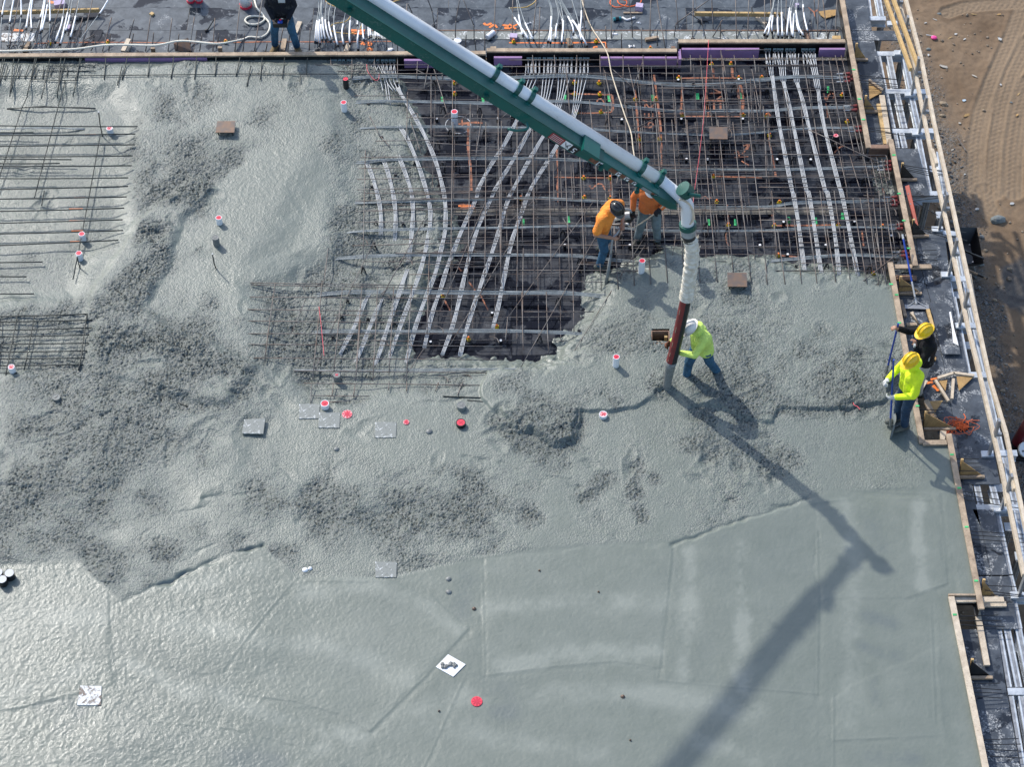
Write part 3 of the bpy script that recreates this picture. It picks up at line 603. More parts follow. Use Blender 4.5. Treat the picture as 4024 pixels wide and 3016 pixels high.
wpanel('boot-marked panel under the dark tendon ends at the lowest jog', GL(3, 3, (1800, 24), (2086, 24), (2158, 482), (1985, 482), (1830, 482)))
wpanel('long boot-marked panel beside the lowest edge form', GL(3, 3, (1630, 486), (1982, 486), (2060, 990), (2195, 1750), (1880, 1750)), DECK - .012)
# ------------------------------------------------------------------ aluminium shoring: cross stringers, joists, posts
def stringer(label, a, b):
    A, B = P(a, DECK - .045), P(b, DECK - .045); B = B + (B - A) * .1; r = thing('cross_stringer', label, 'aluminium beam', A)
    for nm, dz, w, h in (('top_flange', -.008, .12, .014), ('web', -.088, .05, .144), ('bottom_flange', -.168, .12, .014)):
        m = MB(); m.beam(A + Vector((0, 0, dz)), B + Vector((0, 0, dz)), w, h); m.build(nm, M_ALU, r)
    return r
for n, a, b in [('first', G(3, 0, 898, 152), G(3, 0, 1026, 152)), ('second', G(3, 0, 965, 452), G(3, 0, 1190, 452)), ('third', G(3, 0, 1026, 773), G(3, 0, 1362, 773)), ('fourth', G(3, 0, 1092, 1108), G(3, 0, 1420, 1108)), ('fifth', G(3, 1, 1250, 22), G(3, 1, 1560, 22)),
                ('sixth', G(3, 1, 1520, 358), G(3, 1, 1640, 358)), ('seventh', G(3, 1, 1522, 745), G(3, 1, 1712, 745)), ('eighth', G(3, 1, 1650, 1142), G(3, 1, 1822, 1142)), ('ninth', G(3, 1, 1742, 1562), G(3, 1, 1915, 1562)),
                ('tenth', G(3, 2, 1988, 607), G(3, 2, 2140, 607)), ('eleventh', G(3, 2, 1762, 1070), G(3, 2, 2170, 1070)), ('twelfth', G(3, 3, 2112, 198), G(3, 3, 2230, 198)), ('thirteenth', G(3, 3, 2074, 1013), G(3, 3, 2240, 1013))]:
    stringer(f'{n} silver cross beam from the top of the slab edge, under the guard rail', a, b)
def joist(label, a, b, edge=False):
    A, B = P(a, DECK - .05), P(b, DECK - .05); r = thing('deck_joist', label, 'aluminium beam', A)
    d = (B - A).normalized(); s = Vector((-d.y, d.x, 0))
    for k in ((-1, 1) if not edge else (1,)):
        m = MB(); m.beam(A + s * .038 * k, B + s * .038 * k, .028, .016); m.beam(A + s * .03 * k - Vector((0, 0, .075)), B + s * .03 * k - Vector((0, 0, .075)), .008, .134); m.build('flange', M_ALU, r)
    m = MB(); m.beam(A - Vector((0, 0, .004)), B - Vector((0, 0, .004)), .044, .016); m.build('nailer_strip', M_NAIL, r)
    m = MB(); m.beam(A - Vector((0, 0, .15)), B - Vector((0, 0, .15)), .1, .012); m.build('bottom_flange', M_ALU, r)
    return r
JO = [(0, (878, -60), (903, 138), 1), (0, (967, -60), (1003, 138), 0), (0, (973, 478), (1026, 752), 1), (0, (1066, 478), (1120, 752), 0), (0, (1198, 478), (1252, 752), 0), (0, (1038, 800), (1100, 1090), 1), (0, (1136, 800), (1200, 1090), 0), (0, (1254, 800), (1318, 1090), 0),
      (0, (1112, 1132), (1135, 1258), 1), (0, (1172, 1132), (1200, 1258), 0), (0, (1308, 1132), (1410, 1650), 0), (0, (1490, 1290), (1545, 1650), 0), (1, (1568, 775), (1596, 905), 0), (1, (1610, 905), (1735, 1545), 1), (1, (1650, 420), (1708, 725), 0), (1, (1715, 775), (1800, 1125), 0), (1, (1800, 1180), (1890, 1545), 0),
      (2, (1885, 0), (2020, 585), 0), (2, (2048, 645), (2140, 1050), 0), (2, (1742, 880), (1772, 1040), 1), (2, (1810, 880), (1845, 1050), 0), (2, (1940, 880), (1985, 1050), 0), (2, (1975, 1090), (2090, 1650), 1), (2, (2150, 1100), (2260, 1650), 0),
      (3, (2088, 20), (2128, 178), 1), (3, (2120, 232), (2170, 482), 1), (3, (1992, 486), (2080, 978), 1), (3, (2068, 486), (2168, 978), 0), (3, (2165, 486), (2270, 978), 0), (3, (2095, 1055), (2205, 1700), 1), (3, (2190, 1055), (2300, 1700), 0)]
for i, (r, a, b, e) in enumerate(JO):
    joist(f'{ordn(i)} silver joist with a grey nailer strip, counted down the slab edge', G(3, r, *a), G(3, r, *b), bool(e))['group'] = 'joists beside the walkway'
def leg(px, k):
    A = P(px, DECK - .2); r = thing('shoring_leg', f'{ordn(k)} ribbed grey shoring leg under the walkway, counted down the slab edge', 'shoring leg', (A.x, A.y, GROUND), 0, 'shoring legs under the deck')
    m = MB(); m.tube([(A.x, A.y, GROUND + .02), (A.x, A.y, DECK - .24)], .055, 8); m.build('tube', M_STEEL, r)
    m = MB(); m.box((A.x, A.y, DECK - .22), (.16, .16, .02)); m.build('head_plate', M_ALU, r)
    for s in range(8):
        an = s * math.pi / 4; m = MB(); m.box((A.x + .058 * math.cos(an), A.y + .058 * math.sin(an), (GROUND + DECK) / 2 - .1), (.02, .02, DECK - GROUND - .4), Matrix.Rotation(an, 3, 'Z')); m.build('rib', M_NAIL if s % 2 else M_STEEL, r)
for k, px in enumerate([G(3, 0, 1000, 200), G(3, 0, 1180, 480), G(3, 0, 1240, 830), G(3, 0, 1300, 1150), G(3, 0, 1450, 1430), G(3, 1, 1310, 90), G(3, 1, 1505, 200), G(3, 1, 1660, 880), G(3, 1, 1755, 1310), G(3, 1, 1640, 800), G(3, 2, 2010, 900), G(3, 2, 2090, 1230), G(3, 2, 2180, 1480), G(3, 3, 2180, 640), G(3, 3, 2200, 1100)]): leg(px, k)
# ------------------------------------------------------------------ guard rail
RAILT = GL(3, 0, (1160, -200), (1210, 0), (1340, 500), (1455, 1075)) + GL(3, 0, (1580, 1640)) + GL(3, 1, (1640, 300), (1800, 1040), (1925, 1620)) + GL(3, 2, (2060, 450), (2215, 1200), (2310, 1650))
RAILM = GL(3, 0, (1120, -100), (1170, 80), (1270, 520), (1330, 830), (1455, 1455)) + GL(3, 1, (1560, 300), (1725, 1110), (1850, 1625)) + GL(3, 2, (2010, 700), (2210, 1650))
ZT, ZM = .66, .24
def rail(label, a, b, z, mt, w=.055, h=.09, group=None):
    A, B = P(a, z), P(b, z); r = MB(); r.beam(A, B, w, h); return tag(r.build('guard_rail', mt), label, 'rail', group)
def railrun(px, z, labs, mt):
    for i, (a, b) in enumerate(zip(px[:-1], px[1:])): rail(labs[i % len(labs)] if len(labs) > i else labs[-1], a, b, z + (.003 if i % 2 else 0), mt)
pos = ['beyond the crosswise panel', 'above the first gravel gap', 'beside the first two stringers', 'past the loose kicker', 'beside the orange level', 'above the grey boulder', 'behind the worker in black', 'beside the red standpipe', 'past the red standpipe', 'at the bottom corner of the site']
railrun(RAILT, ZT, ['weathered outer top rail ' + p for p in pos], W_PALE)
railrun(RAILM, ZM, ['weathered inner middle rail ' + p for p in ['at its upper end', 'by the first stringers', 'by the third stringer', 'by the fourth stringer', 'by the shaded panel', 'next to the orange level', 'beside the grey guard post', 'beside the orange string', 'past the red standpipe']], W_PALE)
rail('fresh yellow timber tied as the inner of two new rails', G(3, 0, 1020, -60), G(3, 0, 1250, 590), .36, W_NEW)
rail('fresh yellow timber tied as the outer of two new rails', G(3, 0, 1085, -60), G(3, 0, 1312, 560), .5, W_NEW)
rail('doubled rail piece lapped on the top rail past the boulder', G(3, 1, 1745, 720), G(3, 1, 1802, 1040), ZT - .05, W_PALE)
rail('doubled rail piece lapped on the middle rail by the worker in black', G(3, 1, 1690, 860), G(3, 1, 1730, 1105), ZM - .06, W_PALE)
rail('short doubled rail piece with a rounded end beside the red standpipe', G(3, 2, 2082, 540), G(3, 2, 2130, 925), ZT - .06, W_PALE)
rail('short inner rail piece lapped beside the sunlit panel', G(3, 2, 2028, 710), G(3, 2, 2066, 1050), ZM - .06, W_PALE)
rail('short grey rail stub lapped below the first new rails', G(3, 0, 1430, 1275), G(3, 0, 1470, 1400), ZM + .1, W_PALE)
for i, px in enumerate([G(3, 0, 1005, 200), G(3, 0, 1165, 450), G(3, 0, 1350, 800), G(3, 0, 1410, 1130), G(3, 1, 1558, 715), G(3, 1, 1802, 1150), G(3, 1, 1500, 330), G(3, 2, 2025, 620), G(3, 2, 2110, 1085), G(3, 3, 2190, 200)]):
    A = P(px, DECK); T = [P(q, ZT) for q in RAILT]; A.x = float(np.interp(A.y, [q.y for q in T[::-1]], [q.x for q in T[::-1]])) - .045
    r = thing('guard_post', f'{ordn(i)} flat grey guard post, counted down the timber guard rail', 'guard post', A, 0, 'posts of the guard rail')
    m = MB(); m.box((A.x, A.y, DECK + .46), (.045, .075, .96)); m.build('upright', M_STEEL, r)
    m = MB(); m.box((A.x - .03, A.y, DECK + .0), (.2, .12, .05)); m.build('clamp', M_ALU, r)
    m = MB(); m.box((A.x + .05, A.y, DECK + .55), (.1, .05, .06)); m.build('bracket', M_STEEL, r)
# ------------------------------------------------------------------ triangular kickers propping the edge form
def kicker(label, a, b, mt=None, dark=False, h=.285):
    A, B = P(a, DECK), P(b, DECK); d = (B - A).normalized(); n = Vector((-d.y, d.x, 0)); r = thing('form_kicker', label, 'kicker brace', (A.x, A.y, DECK))
    m = MB(); m.beam(A + Vector((0, 0, .02)), B + Vector((0, 0, .02)), .05, .04); m.build('foot', W_OLD, r)
    A2 = A + n * .04; B2 = B + n * .04 - d * .02
    m = MB(); m.sheet([A2, B2, A2 + n * .10 + Vector((0, 0, h))], .018, (n * h - Vector((0, 0, .10))).normalized()); m.build('gusset', M_BLACKPLY if dark else W_PLY, r)
    m = MB(); m.beam(A2 + n * .05 + d * .02, A2 + n * .14 + d * .02 + Vector((0, 0, h - .01)), .04, .04, up=d); m.build('upright', W_NEW, r); return r
kicker('first wooden kicker below the back corner of the slab', G(3, 0, 775, 510), G(3, 0, 885, 512))
kicker('wooden kicker wedged beside the yellowish timber', G(3, 0, 855, 957), G(3, 0, 968, 957))
kicker('black-faced kicker below the first jog', G(3, 0, 1165, 1532), G(3, 0, 1302, 1532), dark=True)
kicker('black-faced kicker below the orange level', G(3, 1, 1262, 395), G(3, 1, 1402, 390), dark=True)
kicker('kicker with a round-ended foot behind the blue float', G(3, 1, 1150, 880), G(3, 1, 1342, 878))
kicker('kicker beside the orange string at the pad', G(3, 2, 1362, 412), G(3, 2, 1630, 410))
kicker('kicker with four dark rods crossing it beside the long edge form', G(3, 2, 1668, 820), G(3, 2, 1874, 817))
kicker('kicker behind the crossing timbers at the lowest jog', G(3, 3, 1850, 225), G(3, 3, 1990, 225))
kicker('black-faced kicker on the lowest edge form', G(3, 3, 1752, 905), G(3, 3, 1942, 903), dark=True)
def tri(label, pts, z=DECK + .03, mt=None, lift=0.0):
    q = [P(p, z) for p in pts]; q[0].z += lift; n = (q[1] - q[0]).cross(q[2] - q[0]).normalized(); m = MB(); m.sheet(q, .018, n); return tag(m.build('plywood_gusset', mt or W_PLY), label, 'plywood piece')
tri('loose plywood triangle fallen on the narrow walkway panel', GL(3, 0, (893, 690), (1005, 785), (900, 842)), DECK + .02)
board('short timber on the fallen plywood triangle', G(3, 0, 895, 680), G(3, 0, 1010, 765), DECK + .06, W_OLD, wd=.05)
tri('plywood triangle of the tipped kicker by the thin black rods', GL(3, 2, (1395, 170), (1522, 165), (1440, 290)), DECK + .08)
board('leaning dark timber of the tipped kicker by the thin black rods', G(3, 2, 1378, 160), G(3, 2, 1470, 350), DECK + .14, W_OLD, z2=DECK + .03)
tri('plywood triangle inside the loose timber frames', GL(3, 2, (1490, 0), (1560, -10), (1545, 80)), DECK + .03)
tri('wider plywood triangle at the outer end of the loose frames', GL(3, 1, (1640, 1580), (1790, 1575), (1660, 1700)), DECK + .03)
for lab, a, b, z2 in [('slanting timber between the edge form and the loose frames', G(3, 2, 1385, -5), G(3, 2, 1308, 118), None), ('longest slanting timber of the loose frames', G(3, 2, 1460, -10), G(3, 2, 1570, 168), None), ('upright-looking timber in the middle of the loose frames', G(3, 2, 1612, -20), G(3, 2, 1600, 150), None),
                      ('back timber of the loose frames nearer the workers', G(3, 1, 1478, 1592), G(3, 1, 1620, 1548), None), ('back timber of the loose frames nearer the rail', G(3, 1, 1612, 1548), G(3, 1, 1790, 1572), None)]:
    board(lab, a, b, DECK + .05, W_PALE, wd=.045)
kp = [P(p, DECK + .03) for p in GL(3, 1, (1405, 955), (1590, 970), (1672, 1395), (1515, 1392))]
m = MB(); m.prism(kp, DECK + .03, DECK + .052); ob1 = m.build('loose_panel', M_WALK); tag(ob1, 'loose black panel with a white paint stripe lying on the walkway', 'plywood panel')
m = MB(); m.prism([P(p, DECK + .037) for p in GL(3, 1, (1575, 1035), (1590, 1032), (1618, 1180), (1655, 1320), (1608, 1295), (1600, 1190))], DECK + .0525, DECK + .055); m.build('paint_stripe', M_WHITE, ob1)
m = MB(); m.prism([P(p, DECK + .08) for p in GL(3, 1, (1275, 1035), (1365, 1030), (1430, 1150), (1340, 1160))], DECK + .06, DECK + .08); tag(m.build('plywood_offcut', M_WALK), 'small dark plywood offcut on timbers behind the worker in black', 'plywood piece')
for lab, a, b, mt in [('pale timber under the dark plywood offcut', G(3, 1, 1255, 1035), G(3, 1, 1330, 1120), W_PALE), ('split timber beside the loose black panel', G(3, 1, 1395, 1010), G(3, 1, 1440, 1170), W_NEW), ('wood wedge leaning on the form by the float head', G(3, 1, 1165, 930), G(3, 1, 1205, 1070), W_OLD), ('wood block above the helmet of the worker in black', G(3, 1, 1215, 1140), G(3, 1, 1300, 1135), W_OLD), ('wedge of wood beside the trousers of the worker in black', G(3, 1, 1405, 1425), G(3, 1, 1465, 1430), W_PLY), ('short stub of timber on the shaded edge under the guard rail near the level', G(3, 1, 1240, 225), G(3, 1, 1245, 262), W_NEW)]:
    board(lab, a, b, DECK + .03, mt, wd=.06)
# ------------------------------------------------------------------ purple foam on the bulkhead face
def foam(label, a, b, z0, z1):
    A, B = P(a, z1), P(b, z1); m = MB(); m.beam((A.x, A.y, (z0 + z1) / 2), (B.x, A.y, (z0 + z1) / 2), .05, z1 - z0); tag(m.build('foam_strip', M_FOAM), label, 'foam board')
foam('purple foam strip under the boom', G(1, 0, 1300, 518), G(1, 0, 1760, 520), -.2, -.01)
foam('short purple foam strip beside the grey pocket formers', G(1, 0, 2080, 495), G(2, 0, 113, 498), -.2, -.01)
foam('long purple foam strip crossed by the pale cord', G(2, 0, 790, 497), G(2, 0, 1460, 497), -.23, -.01)
foam('purple foam strip with printed marks on the set-back bulkhead', G(2, 0, 1502, 422), G(2, 0, 2175, 422), -.23, -.01)
foam('short purple foam strip in the back corner of the slab', G(3, 0, 476, 412), G(3, 0, 694, 412), -.2, -.01)
m = MB(); q = P(G(2, 0, 1481, 425), -.01); q2 = P(G(2, 0, 1483, 520), -.25); m.beam((q.x, q.y, -.12), (q.x, q.y - .28, -.12), .05, .22); tag(m.build('foam_end', M_FOAM), 'purple foam block standing at the jog of the bulkhead', 'foam board')
m = MB(); A = P(G(0, 0, 740, 525), -.05); B = P(G(0, 0, 1800, 520), -.05); m.beam(A, B, .03, .1); tag(m.build('foam_strip', M_FOAM), 'purple foam edge just showing above the concrete at the hose bulkhead', 'foam board')
# grey pocket formers with their anchors on the bulkhead
proto = thing('pocket_former', 'grey-green pocket former with a white anchor tube fixed to the bulkhead', 'pocket former', (0, 0, 0), 0, 'pocket formers on the bulkhead')
m = MB(); m.box((0, 0, 0), (.06, .03, .065)); m.build('plate', M_POCKET, proto); m = MB(); m.box((0, -.017, .01), (.018, .006, .016)); m.build('hole', M_BLACK, proto)
m = MB(); m.tube([(0, -.02, -.01), (0, -.1, -.03)], .016, 8); m.build('anchor_barrel', M_REBAR, proto); m = MB(); m.tube([(0, -.1, -.03), (0, -.32, -.07)], .014, 7); m.build('anchor_tube', M_STRANDW, proto)
first = True
for c, xs, yy in [(2, (168, 200, 233, 265, 307, 342, 370, 402, 447, 480, 510, 545, 587, 620, 655, 685), 512), (1, (680, 707, 742, 775, 815, 845, 880, 910, 957, 1005, 1035, 1072, 1113, 1145, 1180, 1212), 530), (3, (20, 50, 95, 125, 155, 198, 230, 260, 335, 365, 397, 427), 424)]:
    for i, xq in enumerate(xs):
        p = P(G(c, 0, xq, yy), -.1); lb = f'{ordn(i)} grey-green pocket former in the bulkhead row ' + ('under the boom', 'beside the black sleeve', 'at the back corner')[(2, 1, 3).index(c)]
        if first: proto.location = p; first = False; proto['label'] = lb
        else: dup(proto, p, 0, lb)
# ------------------------------------------------------------------ tendons
def bundle(label, px, z, n=4, mt=None, gap=.019, r=.0066, group='tendon bundles'):
    zz = z if isinstance(z, (list, tuple)) else [z] * len(px)
    c = smooth_line([P(a, b) for a, b in zip(px, zz)], 6); r0 = thing('tendon_bundle', label, 'tendon bundle', c[len(c) // 2], 0, group)
    for k in range(n):
        o = (k - (n - 1) / 2) * gap; pts = []
        for i, p in enumerate(c):
            t = (c[min(i + 1, len(c) - 1)] - c[max(i - 1, 0)]); s = Vector((-t.y, t.x, 0)); s.normalize(); pts.append(p + s * (o + .004 * math.sin(i * .7 + k)) + Vector((0, 0, .004 * math.sin(i * .5 + k * 2))))
        m = MB(); m.tube(pts, r, 5); m.build('tendon', mt or M_STRAND, r0, True)
    return r0
def V(*a): return [q for s in a for q in GL(*s)]
VB = [
 ('first pale tendon bundle curving out of the concrete beside the rebar mat', V((1, 0, (930, 1330), (1000, 1470), (1055, 1640)), (1, 1, (1092, 150), (1100, 300), (1092, 450))), [-.17, -.06, -.05, -.05, -.07, -.2]),
 ('second pale curving tendon bundle beside the rebar mat', V((1, 0, (1060, 1300), (1140, 1440), (1195, 1640)), (1, 1, (1222, 150), (1225, 300), (1215, 480))), [-.18, -.06, -.05, -.05, -.06, -.2]),
 ('third pale curving tendon bundle with a gap buried in concrete', V((1, 0, (1165, 1205), (1270, 1400), (1355, 1640)), (1, 1, (1377, 150), (1372, 300), (1355, 480), (1335, 640))), [-.16, -.05, -.05, -.05, -.05, -.06, -.18]),
 ('fourth pale tendon bundle curving all the way to the lower mat', V((1, 0, (1130, 960), (1290, 1140), (1400, 1370), (1488, 1640)), (1, 1, (1525, 150), (1525, 300), (1495, 480), (1440, 700), (1370, 900), (1260, 1200), (1130, 1560))), [-.2, -.06, -.05, -.05, -.05, -.05, -.05, -.05, -.05, -.05, -.17]),
 ('outermost long pale tendon bundle of the curving group', V((1, 0, (1240, 760), (1400, 1030), (1490, 1200), (1580, 1420), (1638, 1640)), (1, 1, (1660, 150), (1655, 350), (1625, 500), (1570, 720), (1500, 900), (1400, 1180), (1300, 1560))), [-.08, -.05, -.05, -.05, -.05, -.05, -.05, -.05, -.05, -.05, -.05, -.17]),
 ('short slanting tendon bundle with a green tick, first in the lower mat', V((1, 1, (1000, 890), (940, 1010), (860, 1200), (790, 1330), (720, 1470))), [-.16, -.05, -.05, -.06, -.18]),
 ('slanting tendon bundle with a green tick, second in the lower mat', V((1, 1, (1130, 890), (1060, 1050), (990, 1215), (940, 1350), (860, 1540))), [-.15, -.05, -.05, -.05, -.17]),
 ('slanting tendon bundle with a green tick, third in the lower mat', V((1, 1, (1330, 680), (1265, 870), (1150, 1210), (1100, 1370), (1030, 1570))), [-.16, -.05, -.05, -.05, -.17]),
 ('first straight diagonal tendon bundle crossing the dark deck below the boom', V((2, 0, (130, 930), (0, 1180)), (1, 0, (2150, 1290), (2040, 1460), (1945, 1640)), (1, 1, (1930, 60), (1820, 300), (1740, 500), (1680, 650), (1620, 850), (1540, 1080), (1475, 1370))), [-.06] * 11 + [-.15]),
 ('second straight diagonal tendon bundle below the boom', V((2, 0, (260, 990), (120, 1240), (0, 1450)), (1, 0, (2160, 1530), (2095, 1640)), (1, 1, (2060, 60), (1970, 250), (1900, 450), (1830, 720), (1780, 950), (1720, 1180), (1632, 1430))), [-.06] * 11 + [-.15]),
 ('third straight diagonal tendon bundle below the boom', V((2, 0, (380, 1050), (200, 1350), (50, 1620)), (1, 1, (2190, 120), (2130, 330), (2060, 550), (1990, 750), (1900, 1020), (1830, 1250), (1785, 1440))), [-.06] * 9 + [-.12]),
 ('fourth straight diagonal tendon bundle, the one emerging beside the boom stickers', V((2, 0, (510, 1110), (350, 1380), (190, 1640)), (2, 1, (100, 220), (30, 420)), (1, 1, (2200, 600), (2160, 800), (2120, 1000), (2070, 1200), (2025, 1445))), [-.06] * 8 + [-.12]),
 ('first tendon bundle from the back corner running down to the fresh concrete', V((3, 0, (75, 640), (110, 900), (150, 1140), (240, 1600)), (3, 1, (255, 30), (300, 300), (355, 730))), [-.04] * 6 + [-.06]),
 ('second tendon bundle from the back corner', V((3, 0, (170, 690), (215, 880), (270, 1140), (362, 1600)), (3, 1, (385, 20), (440, 360), (495, 730))), [-.04] * 6 + [-.06]),
 ('third tendon bundle from the back corner', V((3, 0, (285, 700), (340, 880), (400, 1130), (520, 1600)), (3, 1, (545, 20), (610, 400), (645, 720))), [-.04] * 6 + [-.06]),
 ('fourth tendon bundle from the back corner, closest to the edge form', V((3, 0, (465, 760), (480, 880), (530, 1130), (648, 1600)), (3, 1, (660, 0), (730, 340), (805, 735))), [-.04] * 6 + [-.06]),
]
for lab, px, zz in VB: bundle(lab, px, zz, 4, M_STRANDW)
# fans of strands from the bulkhead anchors into the bundles
def strands(label, lines, z=-.09, mt=None):
    px = [q for l in lines for q in l]; c = P(px[0], z); r0 = thing('tendon_fan', label, 'tendon fan', c)
    for l in lines:
        zz = [z] * len(l); m = MB(); m.tube(smooth_line([P(a, b) for a, b in zip(l, zz)], 4), .0085, 5); m.build('tendon', mt or M_STRANDW, r0, True)
strands('fan of pale tendons from the bulkhead to the outermost curving bundle', [V((1, 0, (x, 560), (x + 25, 700), (1240 + (i - 1.5) * 24, 790))) for i, x in enumerate((1120, 1150, 1185, 1215))])
strands('fan of pale tendons from the bulkhead dipping into the wet concrete', [V((1, 0, (x, 560), (x + 55, 700), (1120 + i * 22, 940))) for i, x in enumerate((1010, 1042, 1075, 1095))], -.11)
strands('fan of spattered tendons nearest the black sleeve, ending in the concrete', [V((1, 0, (x, 560), (x + 60, 700), (x + 150, 880))) for i, x in enumerate((820, 850, 885, 915, 960))], -.11)
strands('fan of stub tendons on the concrete side of the black sleeve', [V((1, 0, (x, 565), (x + 40, 650))) for x in (530, 565, 600, 630, 690, 715, 750, 780)], -.06, M_STRAND)
strands('fan of pale tendons converging to the first diagonal bundle behind the boom', [V((2, 0, (x, 560), (x - 5, 640), (100 + i * 22, 850), (110 + i * 10, 960))) for i, x in enumerate((148, 190, 225, 262))])
strands('fan of pale tendons converging to the second diagonal bundle behind the boom', [V((2, 0, (x, 560), (x - 5, 640), (280 + i * 22, 850), (250 + i * 10, 1010))) for i, x in enumerate((305, 335, 365, 395))])
strands('fan of pale tendons converging to the third diagonal bundle behind the boom', [V((2, 0, (x, 560), (x - 8, 650), (420 + i * 20, 830), (375 + i * 10, 1070))) for i, x in enumerate((440, 470, 500, 540))])
strands('fan of pale tendons converging to the fourth diagonal bundle behind the boom', [V((2, 0, (x, 560), (x - 8, 650), (555 + i * 14, 960), (500 + i * 10, 1130))) for i, x in enumerate((585, 618, 650, 688))])
for lab, xs, x1, y1 in [('first', (18, 50, 85), 75, 640), ('second', (100, 130, 160, 200), 170, 690), ('third', (215, 245, 272, 300), 285, 700), ('fourth', (350, 380, 410, 440), 465, 760)]:
    strands(f'{lab} fan of pale tendons in the back corner by the edge form', [V((3, 0, (x, 455), (x + (x1 - x) * .45, 560), (x1 + (i - 1.5) * 14, y1))) for i, x in enumerate(xs)], -.07)
HB = [
 ('highest banded tendon run under the bulkhead, passing behind the black sleeve', V((1, 0, (640, 712), (860, 680), (1050, 663), (1250, 663), (1880, 685)), (2, 0, (100, 669), (520, 657), (900, 682), (1300, 726), (1700, 736), (2200, 692)), (3, 0, (300, 650), (700, 655))), [-.14] + [-.05] * 4 + [-.06, -.05, -.07, -.1, -.1, -.07, -.06, -.06], 5),
 ('second banded tendon run from the top, passing the tall white sleeve', V((1, 0, (640, 920), (1000, 881), (1300, 879), (2200, 900)), (2, 0, (400, 879), (800, 902), (1400, 961), (1900, 961)), (3, 0, (0, 940), (400, 915), (760, 908))), [-.14, -.05, -.05, -.06, -.06, -.08, -.12, -.1, -.08, -.05, -.05], 4),
 ('third banded tendon run from the top, thin and pale', V((1, 0, (735, 1130), (1200, 1102), (2200, 1106)), (2, 0, (600, 1112), (880, 1136), (1500, 1166), (1900, 1171), (2200, 1150)), (3, 0, (200, 1100), (500, 1086), (790, 1086))), [-.13, -.05, -.06, -.06, -.08, -.12, -.12, -.1, -.06, -.05, -.05], 3),
 ('fourth banded tendon run, passing under the tip of the boom', V((1, 0, (725, 1420), (960, 1410), (1200, 1387), (2200, 1376)), (2, 0, (500, 1386), (850, 1410), (1150, 1446), (1500, 1476), (2200, 1476)), (3, 0, (250, 1440), (1040, 1415))), [-.16, -.08, -.05, -.05, -.05, -.07, -.1, -.12, -.12, -.08, -.06], 4),
 ('banded tendon run behind the man in the black helmet at shoulder level', V((1, 1, (780, 112), (1200, 92), (2200, 66)), (2, 1, (300, 66), (900, 100), (1500, 140), (2200, 142)), (3, 1, (250, 105), (600, 95), (1090, 85))), [-.15, -.05, -.05, -.05, -.07, -.1, -.1, -.06, -.05, -.05], 4),
 ('banded tendon run passing behind the boots of the standing orange worker', V((1, 1, (690, 378), (1100, 342), (2200, 320)), (2, 1, (700, 306), (1300, 346), (2200, 346)), (3, 1, (500, 312), (1140, 310))), [-.16, -.05, -.05, -.06, -.1, -.1, -.06, -.05], 3),
 ('banded tendon run passing the legs of the man in the black helmet', V((1, 1, (620, 602), (900, 576), (1300, 559), (2200, 559)), (2, 1, (500, 561), (800, 590), (1130, 622))), [-.17, -.09, -.05, -.05, -.05, -.08, -.2], 4),
 ('short banded tendon run rising from the concrete to the red pocket formers', V((3, 1, (15, 602), (300, 575), (700, 546), (1175, 560))), [-.12, -.06, -.05, -.05], 4),
 ('upper banded tendon run of the lower rebar mat', V((1, 1, (390, 928), (800, 882), (1300, 882), (2200, 886)), (2, 1, (400, 886), (700, 905), (950, 932))), [-.17, -.06, -.05, -.05, -.05, -.07, -.09], 5),
 ('middle banded tendon run of the lower rebar mat', V((1, 1, (310, 1248), (700, 1222), (1300, 1222), (2200, 1220)), (2, 1, (400, 1230), (770, 1258))), [-.15, -.05, -.05, -.06, -.07, -.1], 4),
 ('lowest banded tendon run half buried at the front of the rebar mat', V((1, 1, (345, 1562), (1000, 1568), (2200, 1552)), (2, 1, (200, 1560), (440, 1584))), [-.08, -.03, -.03, -.03, -.04], 3),
]
for lab, px, zz, n in HB: bundle(lab, px, zz, n, M_STRAND)
bundle('curved dark tendon run lying in the concrete near the thin upright rod', V((0, 0, (60, 945), (300, 930), (480, 930), (700, 938), (830, 942))), [-.1, -.03, -.03, -.04, -.07], 3, M_REBARW, gap=.012)
bundle('grey tendon run half buried beside the corner sleeve', V((0, 0, (-60, 1128), (300, 1112), (560, 1115), (735, 1122))), [-.04, -.03, -.04, -.1], 3, M_STRAND, gap=.012)
# maroon pocket formers on the edge form with the tendon tails outside
pm = thing('edge_pocket_former', 'maroon plastic pocket former on the inside of the edge form', 'pocket former', (0, 0, 0), 0, 'maroon pocket formers on the edge form')
m = MB(); m.tube([(-.06, 0, 0), (-.03, 0, 0), (.02, 0, 0), (.05, 0, 0)], [.022, .026, .034, .034], 8); m.build('cone', M_MAROON, pm)
m = MB(); m.box((-.07, 0, 0), (.02, .06, .06)); m.build('anchor_plate', M_REBAR, pm); m = MB(); m.tube([(-.08, 0, 0), (-.2, 0, 0)], .013, 6); m.build('sleeve_tube', M_STRANDW, pm)
first = True; TL = []
for r, x0, y0, n in [(0, 712, 625, 5), (0, 772, 900, 3), (0, 808, 1080, 3), (0, 1060, 1375, 5), (1, 1112, 55, 5), (1, 1158, 290, 3), (1, 1192, 520, 4)]:
    for k in range(n):
        p = P(G(3, r, x0 + (k % 2) * 26, y0 + k * 17), -.06 - .03 * (k % 2))
        lb = f'{ordn(k)} maroon pocket former in the cluster ' + {625: 'nearest the back corner', 900: 'beside the yellowish timber', 1080: 'just above the first jog', 1375: 'just below the first jog', 55: 'beside the orange level', 290: 'below the orange level', 520: 'where the blue float pole leans'}[y0]
        if first: pm.location = p; first = False; pm['label'] = lb
        else: dup(pm, p, 0, lb)
